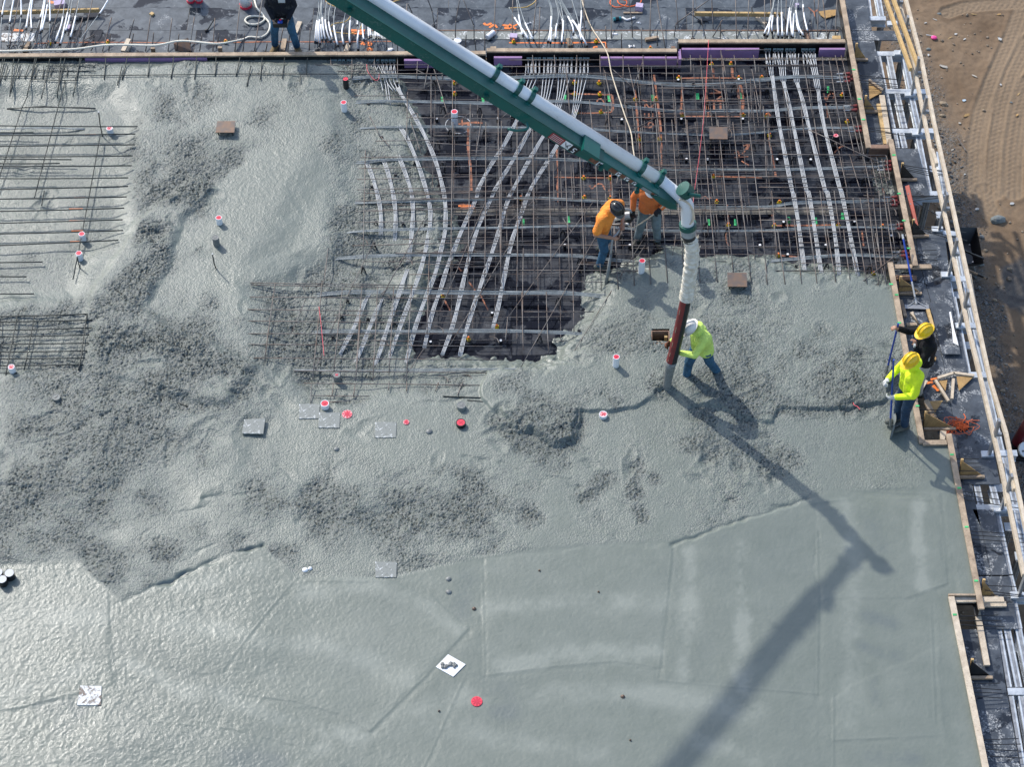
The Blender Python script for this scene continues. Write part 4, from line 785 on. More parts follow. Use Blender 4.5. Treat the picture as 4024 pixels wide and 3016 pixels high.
def tails(label, lines, z=-.1, z2=-.14):
    r0 = thing('tendon_tails', label, 'tendon ends', P(lines[0][0], z))
    for l in lines: m = MB(); m.tube([P(l[0], z), P(l[1], z2)], .0075, 5); m.build('tendon', M_BLACK, r0)
for lab, ls in [('five black tendon ends poking out past the first kicker over the joists', [((800, 635), (1200, 682)), ((805, 655), (1195, 678)), ((815, 680), (1185, 722)), ((820, 700), (1175, 740)), ((825, 712), (1170, 752))]), ('three black tendon ends poking out beside the yellowish timber', [((850, 902), (1250, 895)), ((855, 930), (1255, 942)), ((862, 945), (1180, 950))]),
               ('three black tendon ends over the shaded bay at the first jog', [((880, 1083), (1240, 1092)), ((890, 1108), (1260, 1160)), ((895, 1090), (1090, 1130))]), ('five black tendon ends over the black-faced kicker below the first jog', [((1160, 1395), (1610, 1475)), ((1165, 1410), (1610, 1500)), ((1170, 1402), (1600, 1462)), ((1180, 1430), (1600, 1508)), ((1185, 1440), (1450, 1500))])]:
    tails(lab, [(G(3, 0, *a), G(3, 0, *b)) for a, b in ls])
for lab, r, ls in [('five black tendon ends crossing behind the orange level', 1, [((1225, 60), (1520, 40)), ((1228, 75), (1630, 20)), ((1235, 90), (1500, 60)), ((1240, 70), (1480, 210)), ((1230, 50), (1450, 40))]), ('three black tendon ends over the kicker by the grey guard post', 1, [((1260, 290), (1720, 355)), ((1265, 310), (1560, 400)), ((1270, 300), (1730, 425))]),
                   ('three short black tendon ends casting lines on the scuffed panel', 1, [((1300, 512), (1470, 502)), ((1305, 543), (1472, 543)), ((1310, 575), (1478, 590))]), ('three short black tendon ends by the wooden kicker behind the float', 1, [((1150, 815), (1310, 812)), ((1155, 860), (1310, 850)), ((1160, 900), (1290, 905))]), ('two short black tendon ends beside the trousers of the worker in black', 1, [((1380, 1510), (1460, 1510)), ((1360, 1535), (1460, 1537))]),
                   ('three short black tendon ends beside the tipped kicker', 2, [((1320, 240), (1525, 241)), ((1325, 268), (1530, 270)), ((1330, 302), (1530, 306))]), ('four short black tendon ends above the kicker by the long edge form', 2, [((1640, 660), (1830, 659)), ((1648, 695), (1835, 696)), ((1655, 730), (1845, 730)), ((1660, 762), (1848, 762))]),
                   ('three long black tendon ends crossing the open joists', 2, [((1690, 940), (2060, 945)), ((1698, 970), (2165, 1022)), ((1705, 1005), (2170, 1078))]), ('three long black tendon ends above the sunlit panel', 2, [((1755, 1272), (2230, 1302)), ((1762, 1305), (2200, 1335)), ((1768, 1340), (2240, 1372))]),
                   ('three long black tendon ends crossing the panel above the lowest jog', 3, [((1850, 112), (2240, 128)), ((1880, 155), (2240, 205)), ((1930, 188), (2240, 214))]), ('three short black tendon ends over the loose lengthwise timber', 3, [((1650, 376), (1995, 366)), ((1655, 412), (2020, 415)), ((1660, 448), (2050, 465))]), ('four short black tendon ends below the lowest kicker', 3, [((1755, 945), (2005, 945)), ((1760, 983), (2020, 1000)), ((1765, 1020), (2030, 1030)), ((1770, 1052), (2030, 1072))]),
                   ('four black tendon ends at the bottom of the lowest panel', 3, [((1845, 1425), (2165, 1415)), ((1852, 1467), (2185, 1462)), ((1865, 1505), (2190, 1522)), ((1870, 1560), (2190, 1580))])]:
    tails(lab, [(G(3, r, *a), G(3, r, *b)) for a, b in ls])
# ------------------------------------------------------------------ rebar mats: every bar a part
def mat_of(label, loc_px): return thing('rebar_mat', label, 'rebar mat', P(loc_px, -.05))
def bar(root, px, z=-.02, r=.0085, mt=None, jit=.006):
    zz = z if isinstance(z, (list, tuple)) else [z] * len(px)
    pts = [P(a, b) for a, b in zip(px, zz)]
    if len(pts) == 2:
        a, b = pts; n = 4; s = Vector((b.y - a.y, a.x - b.x, 0)); s.normalize(); k = NR.uniform(-jit, jit); dz = NR.uniform(-jit, 0)
        pts = [a.lerp(b, i / n) + s * k * math.sin(math.pi * i / n) + Vector((0, 0, dz * math.sin(math.pi * i / n))) for i in range(n + 1)]
    m = MB(); m.tube(pts, r, 5); m.build('rebar', mt or M_REBAR, root, True)
def hook(root, px, z=-.03):
    m = MB(); m.tube(smooth_line([P(q, z) for q in px], 5), .008, 5); m.build('rebar', M_REBAR, root, True)
RM = mat_of('rusty rebar mat over the front bay of dark deck and wet concrete', G(1, 1, 1000, 1000))
for a, b in [((-35, 800), (1400, 822)), ((-30, 818), (2175, 856)), ((-40, 925), (2180, 936)), ((-60, 1033), (2170, 1050)), ((-60, 1132), (2165, 1152)), ((-70, 1243), (2165, 1241)), ((-75, 1336), (2155, 1354)), ((-90, 1453), (2155, 1471)), ((345, 1566), (2125, 1586)), ((690, 1080), (1330, 1090)), ((720, 1298), (1450, 1310)), ((1340, 728), (2150, 720))]: bar(RM, V((1, 1, a, b)), -.01)
for a, b in [((430, 16), (2090, 36)), ((495, 122), (1000, 129)), ((1640, 130), (2130, 146)), ((640, 182), (810, 172))]: bar(RM, V((1, 2, a, b)), .0)
for a, b in [((180, 805), (88, 1485)), ((590, 785), (505, 1640)), ((765, 840), (690, 1572)), ((935, 830), (878, 1650)), ((1070, 830), (1028, 1655)), ((1210, 830), (1168, 1600)), ((1365, 830), (1320, 1655)), ((640, 500), (600, 815)), ((1155, 850), (1095, 900)), ((920, 1125), (880, 1655)), ((1520, 560), (1500, 1240)), ((2200, 1100), (2180, 1300))]: bar(RM, V((1, 1, a, b)), .008)
for a, b in [((495, 15), (488, 190)), ((685, 15), (675, 120)), ((875, 20), (860, 125)), ((1170, 0), (1165, 75)), ((1322, 0), (1320, 85)), ((1600, 10), (1570, 85)), ((1810, 5), (1765, 120))]: bar(RM, V((1, 2, a, b)), .008)
for a, b in [((1040, 440), (620, 1310)), ((1400, 380), (1070, 990)), ((1500, 200), (1160, 820)), ((2020, 60), (1590, 1100)), ((2211, 480), (1700, 1340)), ((1480, 1360), (1290, 1640)), ((450, 930), (320, 1240)), ((640, 1290), (530, 1560))]: bar(RM, V((1, 1, a, b)), -.03, .007)
for x0, y0 in [(1100, 900), (1290, 590), (350, 815), (900, 410), (1290, 1310), (1600, 1610), (1810, 1600), (1080, 1300), (1560, 1180), (2040, 1270)]: hook(RM, V((1, 1, (x0, y0), (x0 + 40, y0 + 2), (x0 + 70, y0 + 20), (x0 + 85, y0 + 55))))
# middle grid under and below the boom
RB = mat_of('rusty rebar grid around the two men in orange', G(2, 1, 400, 200))
tops = [(-95, 900), (70, 1040), (205, 1050), (340, 1060), (475, 1150), (610, 1250), (750, 1330), (885, 1430), (1010, 1050), (1145, 1110), (1275, 1040), (1415, 1040), (1545, 1040), (1680, 1030), (1815, 1040), (1945, 1060), (2080, 1050)]
bots = [(-70, 832), (75, 832), (220, 822), (370, 818), (530, 815), (660, 832), (802, 862), (948, 852), (1090, 825), (1232, 815), (1378, 800), (1520, 690), (1662, 800), (1810, 795), (1950, 720), (2105, 797), (2240, 700)]
for (a, b), (c, d) in zip(tops, bots): bar(RB, [G(2, 0, a, b), G(2, 1, c, d)], .01)
for a, b in [((965, 1300), (945, 600)), ((1725, 1060), (1705, 830)), ((1875, 900), (1852, 832)), ((2010, 1060), (2000, 836)), ((2145, 1050), (2140, 832))]: bar(RB, [G(1, 0, *a), G(1, 1, *b)], .01)
for a, b in [((920, 1370), (2600, 1338)), ((900, 1465), (2570, 1430)), ((890, 1560), (2570, 1516)), ((890, 1650), (2570, 1602)), ((1050, 1226), (1680, 1214)), ((870, 832), (1340, 826)), ((1320, 1022), (2250, 1030)), ((1180, 858), (1400, 862)), ((1500, 1240), (2300, 1290))]: bar(RB, V((1, 0, a, b)), -.01)
for a, b in [((880, 90), (2590, 45)), ((880, 182), (2550, 120)), ((885, 276), (2590, 236)), ((850, 478), (2590, 432)), ((1240, 545), (1900, 530)), ((1480, 640), (1900, 640)), ((1430, 35), (2400, -10))]: bar(RB, V((1, 1, a, b)), -.01)
for a, b in [((0, 75), (2211, 65)), ((-50, 690), (2700, 694)), ((130, 1052), (740, 1052)), ((380, 470), (2900, 490)), ((600, 640), (1100, 650)), ((480, 790), (820, 795)), ((700, 160), (2211, 170)), ((800, 120), (2211, 115)), ((1380, 60), (2211, 50))]: bar(RB, V((2, 1, a, b)), -.02)
for a, b in [((110, 880), (125, 1415)), ((325, 880), (345, 1410)), ((545, 500), (565, 1230)), ((125, 500), (120, 1160))]: bar(RB, V((2, 1, a, b)), -.03)
for a, b in [((730, 100), (0, 1090)), ((770, 370), (100, 1540)), ((1200, 370), (460, 1570)), ((0, 270), (280, 30)), ((560, 380), (470, 240)), ((1010, 280), (940, 440)), ((1450, 380), (1420, 560)), ((1100, 600), (1180, 480))]: bar(RB, V((2, 1, a, b)), -.02, .007)
hook(RB, V((2, 1, (1090, 700), (1150, 700), (1185, 730), (1190, 775)))); hook(RB, V((2, 1, (830, 720), (950, 715), (1090, 692))))
for i in range(26):
    xq = NR.uniform(-60, 2300); y0 = NR.uniform(-260, 60); y1 = y0 + NR.uniform(250, 620); bar(RB, V((2, 1, (xq, y0), (xq + (y1 - y0) * (xq * .00006 + NR.uniform(.0, .03)), min(y1, 660)))), NR.uniform(-.1, -.03), .007)
for i in range(24):
    yq = NR.uniform(-300, 640); x0 = NR.uniform(-300, 1500); bar(RB, V((2, 1, (x0, yq), (x0 + NR.uniform(500, 1500), yq + NR.uniform(-14, 14)))), NR.uniform(-.1, -.03), .007)
for i in range(22):
    yq = NR.uniform(-20, 700); x0 = NR.uniform(900, 1700); bar(RB, V((1, 1, (x0, yq), (x0 + NR.uniform(500, 1300), yq + NR.uniform(-22, 8)))), NR.uniform(-.08, -.03), .007)
# back grid between bulkhead and boom
RC = mat_of('rusty rebar grid between the boom and the bulkhead', G(2, 0, 1400, 800))
for x0, x1, y1 in [(205, 222, 660), (395, 405, 655), (590, 592, 660), (790, 798, 655), (990, 992, 690), (1165, 1172, 700), (1362, 1368, 695), (1575, 1582, 635), (1755, 1760, 640), (1850, 1885, 660), (1955, 1972, 575), (2125, 2145, 645)]: bar(RC, V((2, 0, (x0, 478), (x1, y1))), .0)
for a, b in [((830, 610), (910, 1010)), ((1035, 560), (1130, 1000)), ((1240, 660), (1330, 1330)), ((1495, 660), (1560, 1280)), ((1660, 480), (1720, 1100)), ((1840, 430), (1900, 1000)), ((2040, 600), (2100, 1050)), ((2110, 600), (2190, 1010)), ((700, 870), (740, 1330)), ((860, 900), (885, 1300)), ((1120, 560), (1130, 700)), ((1330, 740), (1370, 1330)), ((1860, 560), (1870, 640)), ((500, 600), (530, 1000))]: bar(RC, V((2, 0, a, b)), -.02)
for a, b in [((-100, 578), (2600, 572)), ((-1300, 640), (1500, 632)), ((0, 520), (2600, 516)), ((1290, 765), (2700, 770)), ((1000, 885), (2700, 885)), ((900, 1020), (2700, 1020)), ((700, 1240), (2600, 1210)), ((1700, 1110), (2600, 1100)), ((1880, 525), (2300, 520)), ((600, 1330), (2600, 1345)), ((1880, 435), (2260, 430)), ((2020, 1530), (2500, 1540)), ((1250, 1435), (2600, 1440)), ((1600, 1600), (2600, 1590))]: bar(RC, V((2, 0, a, b)), -.01)
for a, b in [((430, 1140), (800, 1060)), ((1500, 1120), (2200, 1060)), ((1080, 760), (1160, 540)), ((830, 620), (900, 670)), ((1350, 980), (1050, 1140)), ((1900, 990), (1990, 960)), ((260, 1040), (60, 1290)), ((900, 600), (1080, 760))]: bar(RC, V((2, 0, a, b)), -.03, .007)
for a, b in [((255, 566), (1700, 562)), ((280, 622), (1480, 605)), ((1290, 715), (1560, 720)), ((1330, 780), (2000, 790)), ((1560, 1180), (2100, 1180)), ((1840, 1310), (2200, 1300))]: bar(RC, V((1, 0, a, b)), -.02)
for a, b in [((660, 500), (668, 680)), ((845, 470), (845, 690)), ((1043, 490), (1040, 680)), ((1243, 490), (1245, 690)), ((1420, 490), (1410, 690)), ((1625, 540), (1635, 690)), ((1515, 545), (1475, 770)), ((1560, 600), (1690, 1030)), ((1720, 620), (1722, 1000)), ((1535, 640), (1535, 1260)), ((1330, 800), (1320, 1210)), ((1980, 990), (1920, 1380)), ((1000, 1010), (1090, 1190)), ((1100, 1190), (1180, 1280)), ((1360, 1060), (1450, 1340)), ((1400, 600), (1480, 640))]: bar(RC, V((1, 0, a, b)), -.02)
for x in (1345, 1640, 2150, 1820): hook(RC, V((1, 0, (x, 1020), (x + 40, 990), (x + 70, 985), (x + 75, 1020))))
hook(RC, V((1, 0, (1410, 1310), (1405, 1275), (1440, 1268), (1480, 1275)))); hook(RC, V((2, 0, (1710, 1090), (1560, 1100), (1530, 1140), (1560, 1170)))); hook(RC, V((2, 0, (1900, 1110), (1935, 1150), (1930, 1190), (1900, 1195)))); hook(RC, V((2, 0, (935, 1600), (950, 1530), (975, 1500), (985, 1560))))
# deep bottom layer, mostly in shade
RD = mat_of('thin bottom layer of rebar just above the dark deck', G(2, 0, 1800, 1300))
xa, xb = P(G(1, 0, 1560, 1200), -.2).x, P(G(3, 0, 1000, 1500), -.2).x; yb0, yb1 = P(G(2, 1, 300, 1300), -.2).y, P(G(2, 0, 1000, 560), -.2).y
yq = yb0
while yq < yb1:
    lo = max(xa, xb - 9) if yq > 1.9 else xa + .2; hi = xb if yq > 2.9 else 1.0
    m = MB(); m.tube([(lo, yq, -.2), ((lo + hi) / 2, yq + NR.uniform(-.02, .02), -.205), (hi, yq + NR.uniform(-.03, .03), -.2)], .007, 5); m.build('rebar', M_REBAR, RD); yq += NR.uniform(.38, .55)
xq = xa
while xq < xb:
    lo = 2.9 if xq > 1 else yb0; m = MB(); m.tube([(xq, lo, -.19), (xq + NR.uniform(-.05, .05), yb1, -.19)], .007, 5); m.build('rebar', M_REBAR, RD); xq += NR.uniform(.36, .5)
# dense edge cage
for i in range(30):
    xq = NR.uniform(900, 2300); y0 = NR.uniform(560, 1100); bar(RC, V((2, 0, (xq, y0), (xq + NR.uniform(15, 60), y0 + NR.uniform(200, 560)))), NR.uniform(-.12, -.03), .007)
for i in range(24):
    yq = NR.uniform(540, 1600); x0 = NR.uniform(700, 1900); bar(RC, V((2, 0, (x0, yq), (x0 + NR.uniform(500, 1400), yq + NR.uniform(-12, 12)))), NR.uniform(-.12, -.03), .007)
RE = mat_of('dense rebar cage inside the edge form by the maroon pocket formers', G(3, 0, 800, 1200))
for a, b in [((500, 480), (520, 760)), ((560, 520), (640, 1000)), ((610, 470), (700, 880)), ((660, 470), (760, 900)), ((540, 900), (640, 1300)), ((600, 760), (690, 1260)), ((680, 900), (780, 1350)), ((740, 960), (830, 1330)), ((785, 990), (860, 1350)), ((640, 1280), (720, 1640)), ((730, 1310), (830, 1640)), ((850, 1330), (920, 1650)), ((910, 1330), (980, 1650)), ((960, 1330), (1020, 1620)), ((1005, 1350), (1060, 1600)), ((1045, 1370), (1080, 1560)), ((340, 540), (420, 1000)), ((0, 900), (30, 1640)), ((195, 780), (240, 1180)), ((320, 900), (350, 1180)), ((430, 1000), (480, 1330))]: bar(RE, V((3, 0, a, b)), -.03)
for y, x0, x1 in [(490, 30, 680), (558, 0, 700), (600, 470, 660), (612, 475, 690), (640, 300, 690), (655, 430, 700), (700, 560, 720), (860, 530, 780), (885, 560, 790), (930, 200, 760), (955, 540, 790), (1000, 500, 780), (1060, 500, 800), (1070, 480, 800), (1110, 560, 820), (1150, 520, 830), (1220, 600, 860), (1400, 560, 1060), (1425, 600, 1060), (1380, 640, 1050), (1450, 620, 1060), (770, 360, 760), (1480, 700, 1080), (820, 300, 760), (1195, 0, 560), (1240, 60, 620)]: bar(RE, V((3, 0, (x0, y), (x1, y - 2))), -.05, .007)
bar(RE, V((3, 0, (130, 1310), (1035, 1318))), .0, .011); hook(RE, V((3, 0, (1000, 1318), (1035, 1320), (1050, 1345), (1052, 1400))), .0)
bar(RE, V((3, 0, (380, 1100), (560, 1180), (830, 1310), (1040, 1395))), [.02, .03, .03, .02], .01)
for y, x0, x1 in [(1500, -40, 1050), (1590, -40, 1080)]: bar(RE, V((3, 0, (x0, y), (x1, y + 5))), .0, .01); hook(RE, V((3, 0, (x1 - 20, y + 5), (x1 + 10, y + 8), (x1 + 20, y + 30))), .0)
for y, x0, x1 in [(62, -40, 1090), (152, -40, 1100), (250, -40, 1125), (346, -40, 1130)]: bar(RE, V((3, 1, (x0, y), (x1, y + 2))), .0, .011); hook(RE, V((3, 1, (x1 - 20, y + 2), (x1 + 12, y + 6), (x1 + 26, y + 34), (x1 + 26, y + 60))), .0)
for y, x0, x1 in [(482, -40, 1150), (615, 255, 1010), (682, -40, 1040), (95, 850, 1090), (40, 850, 1080), (120, 860, 1080), (270, 900, 1120), (295, 900, 1130), (490, 940, 1150), (510, 930, 1140), (540, 930, 1160), (570, 940, 1160), (600, 950, 1160), (795, 830, 980), (130, 430, 1080), (210, 500, 1110), (390, 250, 1130), (440, 300, 1140), (640, 600, 1040)]: bar(RE, V((3, 1, (x0, y), (x1, y - 1))), -.03, .007)
for a, b in [((0, 400), (32, 795)), ((120, 330), (185, 795)), ((260, 240), (325, 790)), ((400, 360), (455, 790)), ((540, 330), (615, 775)), ((680, 330), (735, 755)), ((70, 0), (120, 560)), ((180, 100), (235, 540)), ((350, 0), (420, 560)), ((480, 0), (560, 600)), ((600, 0), (660, 420)), ((760, 60), (880, 795)), ((820, 60), (930, 690)), ((880, 0), (980, 800)), ((930, 60), (1010, 760)), ((980, 0), (1040, 780)), ((1020, 0), (1110, 640)), ((1050, 60), (1120, 520)), ((720, 430), (800, 690)), ((950, 360), (1040, 790))]: bar(RE, V((3, 1, a, b)), .005)
bar(RE, V((3, 1, (1180, 505), (770, 828))), [.05, -.02], .009)
# rebar in the wet concrete at the back and side
RF = mat_of('wet dark rebar comb standing out of the concrete along the hose bulkhead', G(0, 0, 400, 640))
for a, b in [((25, 510), (-25, 720)), ((42, 510), (-5, 730)), ((120, 510), (85, 840)), ((165, 512), (95, 800)), ((305, 505), (235, 830)), ((318, 508), (270, 690)), ((433, 510), (360, 855)), ((530, 505), (498, 850)), ((565, 508), (500, 800)), ((697, 505), (635, 838)), ((708, 510), (655, 690)), ((920, 505), (905, 690)), ((1105, 502), (1060, 690)), ((1297, 502), (1285, 665)), ((1508, 500), (1485, 682)), ((1708, 500), (1690, 690)), ((1877, 498), (1868, 660)), ((2085, 498), (2050, 660)), ((1060, 575), (1020, 740)), ((2180, 570), (2145, 750)), ((70, 565), (40, 690)), ((180, 570), (160, 680)), ((255, 565), (215, 680)), ((380, 570), (370, 680)), ((455, 570), (440, 660)), ((585, 590), (580, 660)), ((320, 570), (300, 680))]: bar(RF, V((0, 0, a, b)), [.05, .015], .010, M_REBARW)
for a, b in [((-60, 663), (2260, 640)), ((270, 688), (680, 698)), ((330, 612), (830, 616)), ((400, 572), (830, 570))]: bar(RF, V((0, 0, a, b)), .03, .009, M_REBARW)
for a, b in [((-20, 640), (1900, 645)), ((68, 498), (50, 690)), ((262, 498), (240, 680)), ((462, 500), (452, 650)), ((400, 650), (395, 705))]: bar(RF, V((1, 0, a, b)), .03, .009, M_REBARW)
RGm = mat_of('wide wet rebar mat with orange ticks standing clear of the concrete', G(0, 1, 300, 100))
LB = [((-60, 1092), (1195, 1100)), ((-60, 1150), (290, 1152)), ((-60, 1178), (1176, 1164)), ((-60, 1272), (1170, 1258)), ((-60, 1362), (1152, 1354)), ((-60, 1447), (1145, 1440)), ((-60, 1552), (1115, 1545)), ((-60, 1648), (1112, 1620)), ((-60, 1380), (620, 1388)), ((-60, 1420), (520, 1420))]
for a, b in LB: bar(RGm, V((0, 0, a, b)), .03, .0125, M_REBARW)
for a, b in [((-60, 73), (1100, 53)), ((-60, 180), (1080, 151)), ((-60, 284), (1065, 252)), ((-60, 376), (1070, 345)), ((-60, 478), (1028, 430)), ((-60, 625), (370, 620)), ((-60, 745), (230, 748)), ((-60, 897), (295, 897))]: bar(RGm, V((0, 1, a, b)), .03 if a[1] < 500 else -.02, .0125, M_REBARW)
for a, b in [(G(0, 0, 190, 935), G(0, 0, -40, 1640)), (G(0, 0, 520, 870), G(0, 1, 300, 60)), (G(0, 0, 565, 700), G(0, 0, 520, 880)), (G(0, 0, 870, 1180), G(0, 1, 635, 770)), (G(0, 1, 385, 0), G(0, 1, 362, 130)), (G(0, 0, 240, 830), G(0, 0, 190, 940))]: bar(RGm, [a, b], [.02, .0], .010, M_REBARW)
for c, r, x, y, w_ in [(0, 0, 770, 1169, 60), (0, 1, 690, 61, 50), (0, 1, 660, 158, 60), (0, 1, 670, 262, 70), (0, 1, 670, 350, 50), (0, 0, 680, 1632, 60), (0, 1, 650, 443, 40)]:
    m = MB(); m.tube([P(G(c, r, x - w_, y), .0205), P(G(c, r, x + w_, y - 2), .0205)], .0095, 6); m.build('paint_tick', M_ORG, RGm)
RH = mat_of('small dark rebar grid at the edge of the picture beside the corner sleeve', G(0, 1, 400, 1300))
for a, b in [((-60, 1094), (805, 1070)), ((-60, 1142), (805, 1125)), ((-60, 1214), (795, 1191)), ((-60, 1271), (775, 1253)), ((-60, 1336), (770, 1325)), ((-60, 1403), (755, 1392)), ((-60, 1463), (740, 1455)), ((-60, 1522), (725, 1512)), ((-60, 1588), (150, 1586))]: bar(RH, V((0, 1, a, b)), .015, .011, M_REBARW)
for a, b in [((150, 1095), (50, 1605)), ((300, 1085), (210, 1560)), ((757, 1070), (690, 1560)), ((720, 1390), (680, 1560)), ((0, 1110), (-30, 1600))]: bar(RH, V((0, 1, a, b)), .03, .010, M_REBARW)
RI = mat_of('two dark bars lying in the concrete beside the grey-capped sleeve', G(1, 2, 1900, 140))
bar(RI, V((1, 2, (1640, 128), (2125, 144))), .01, .010, M_REBARW); bar(RI, V((1, 2, (1850, 165), (2130, 185))), .0, .016, M_REBARW)
RJ = mat_of('buried bars poking through the rough concrete near the slotted cap', G(0, 2, 900, 800))
for a, b in [((775, 688), (1040, 862)), ((900, 800), (900, 900)), ((1560, 190), (1770, 265))]: bar(RJ, V((0, 2, a, b)), [.02, .0], .009, M_REBARW)
# plastic bar chairs
pc = thing('bar_chair', 'black plastic bar chair with splayed legs under the rebar', 'bar chair', (0, 0, 0), 0, 'black bar chairs under the rebar')
for s in (-1, 1):
    m = MB(); m.tube([(0, 0, .0), (s * .025, -.02, -.02), (s * .05, -.03, -.16)], [.009, .011, .009], 5); m.build('leg', M_BLACK, pc)
    m = MB(); m.tube([(0, 0, .0), (s * .02, .04, -.16)], .008, 5); m.build('leg', M_BLACK, pc)
m = MB(); m.box((0, 0, .008), (.05, .03, .02)); m.build('saddle', M_BLACK, pc)
CH = [(1, 0, x, y) for x, y in [(990, 905), (1645, 930), (1960, 935), (1105, 1190), (1998, 1130), (1635, 1415), (1755, 1400), (1395, 1410), (1225, 1520), (1020, 1620), (1695, 1130), (1240, 720), (1560, 700), (1590, 1225)]] + [(1, 1, x, y) for x, y in [(1060, 270), (1290, 285), (1485, 295), (1040, 455), (943, 670), (812, 955), (757, 1095), (985, 1115), (680, 1270), (1220, 1150), (1690, 300), (735, 1620)]] + [(2, 0, x, y) for x, y in [(865, 1030), (45, 985), (1600, 720), (1960, 730), (2130, 1250), (1500, 1330), (700, 1400), (300, 1440), (1020, 900), (1780, 990)]] + [(2, 1, x, y) for x, y in [(620, 590), (435, 930), (265, 1260), (985, 390), (1180, 380), (890, 560), (470, 340), (1720, 280), (90, 1570), (610, 1215), (1900, 330)]] + [(3, 0, x, y) for x, y in [(35, 750), (75, 990), (580, 890), (700, 1540), (320, 760), (570, 760), (260, 1330), (420, 1290), (860, 1500), (610, 1340)]] + [(3, 1, x, y) for x, y in [(70, 90), (210, 240), (590, 330), (720, 110), (540, 620), (280, 640), (730, 610), (900, 640)]]
first = True
for c, r, x, y in CH:
    p = P(G(c, r, x, y), -.07); a = NR.uniform(-.5, .5)
    if first: pc.location = p; first = False
    else: dup(pc, p, a)
py = thing('form_insert', 'small yellow and orange plastic insert nailed to the deck', 'plastic insert', (0, 0, 0), 0, 'yellow inserts on the deck')
m = MB(); m.tube([(0, 0, 0), (0, 0, .03), (0, 0, .055)], [.036, .032, .02], 8); m.build('body', M_YEL, py); m = MB(); m.tube([(0, 0, .055), (0, 0, .085)], [.022, .02], 7); m.build('cap', M_ORG, py)
for k in range(4): m = MB(); m.box((.035 * math.cos(k * 1.57), .035 * math.sin(k * 1.57), .02), (.014, .014, .04)); m.build('fin', M_YEL, py)
YL = [(2, 0, x, y) for x, y in [(568, 713), (782, 715), (570, 812), (790, 812), (1475, 672), (1995, 672), (1098, 857), (1273, 857), (800, 967), (585, 970), (1508, 995), (2035, 995), (1133, 1203), (1308, 1203), (648, 1543), (878, 1543), (1775, 1530), (1760, 555), (1928, 550), (2195, 670), (40, 355), (757, 352), (1228, 415)]] + [(1, 0, x, y) for x, y in [(1738, 715), (1738, 810), (1612, 590), (1225, 352)]] + [(0, 0, x, y) for x, y in [(427, 370), (937, 362), (1960, 357)]] + [(3, 0, x, y) for x, y in [(52, 1145), (668, 803), (25, 980), (710, 1030)]] + [(3, 1, x, y) for x, y in [(135, 93), (92, 293), (635, 290), (125, 545), (1010, 300), (935, 700)]] + [(1, 1, x, y) for x, y in [(1637, 910), (1860, 1285), (2105, 1180)]] + [(2, 1, x, y) for x, y in [(105, 60), (1805, 92), (1905, 295), (655, 55), (880, 60)]]
first = True
for c, r, x, y in YL:
    p = P(G(c, r, x, y), DECK + .04); p.z = DECK
    if first: py.location = p; first = False
    else: dup(py, p, NR.uniform(0, 3))
pk = thing('pipe_plug', 'small black plug with a white cap standing on the deck', 'pipe plug', (0, 0, 0), 0, 'white-capped plugs on the deck')
m = MB(); m.tube([(0, 0, 0), (0, 0, .08)], .03, 9); m.build('body', M_BLACK, pk); m = MB(); m.tube([(0, 0, .08), (0, 0, .095)], .022, 9); m.build('cap', M_WHITE, pk)
first = True
for c, r, x, y in [(2, 0, x, y) for x, y in [(980, 1045), (1497, 1040), (2032, 1040), (1542, 1390), (1725, 1393), (1470, 700), (1995, 695)]] + [(1, 0, x, y) for x, y in [(1585, 1038), (2115, 1038)]] + [(3, 0, x, y) for x, y in [(115, 1360), (400, 1362), (340, 1005)]] + [(3, 1, x, y) for x, y in [(772, 268), (170, 272), (205, 548), (528, 468), (1085, 388)]] + [(2, 1, x, y) for x, y in [(485, 480), (1050, 480), (2180, 480)]] + [(1, 1, x, y) for x, y in [(2065, 1068), (2140, 1310), (1530, 1320)]]:
    p = P(G(c, r, x, y), DECK + .06); p.z = DECK
    if first: pk.location = p; first = False
    else: dup(pk, p)
# ------------------------------------------------------------------ pipe sleeves cast into the slab
def xmark(r, z, top, parent, mt, n=2):
    for k in range(n): m = MB(); m.box((0, 0, z + .002 + .0006 * k), (r * 1.3, r * .26, .004), Matrix.Rotation(.8 + k * math.pi / n, 3, 'Z')); o = ob('tape_cross', m.mesh('tape_cross'), parent, mt)
def sleeve(label, cap, base, r=.056, body=None, zb=None, capm=None, cross=None, rim=True, n=2):
    b = P(base, -.02); zb = zc(b.x, b.y) - .05 if zb is None else zb; b = P(base, zb + (.05 if zb > -.2 else 0)); h = max(.03, Py(cap, b.y).z - zb)
    t = thing('pipe_sleeve', label, 'pipe sleeve', (b.x, b.y, zb))
    m = MB(); m.tube([(0, 0, 0), (0, 0, h)], r, 16, False); m.tube([(0, 0, h), (0, 0, h - .03)], r * .86, 16, False)
    k = 16; rim_v = [(r * q * math.cos(2 * math.pi * i / k), r * q * math.sin(2 * math.pi * i / k), h) for q in (1, .86) for i in range(k)]
    m.add(rim_v, [(i, (i + 1) % k, k + (i + 1) % k, k + i) for i in range(k)]); ob('pipe', m.mesh('pipe', None, True), t, body or M_PVC)
    m = MB(); m.tube([(0, 0, h - .02), (0, 0, h - .004)], r * .85, 16); ob('cap', m.mesh('cap'), t, capm or M_RED)
    xmark(r * .8, h - .004, h, t, cross or CROSS, n); return t
CROSS = mat('crimson_tape', (.5, .01, .045), .5, var=.2); CAPW = mat('pink_white_tape', (.78, .5, .5), .5, vs=25, col2=(.72, .05, .08))
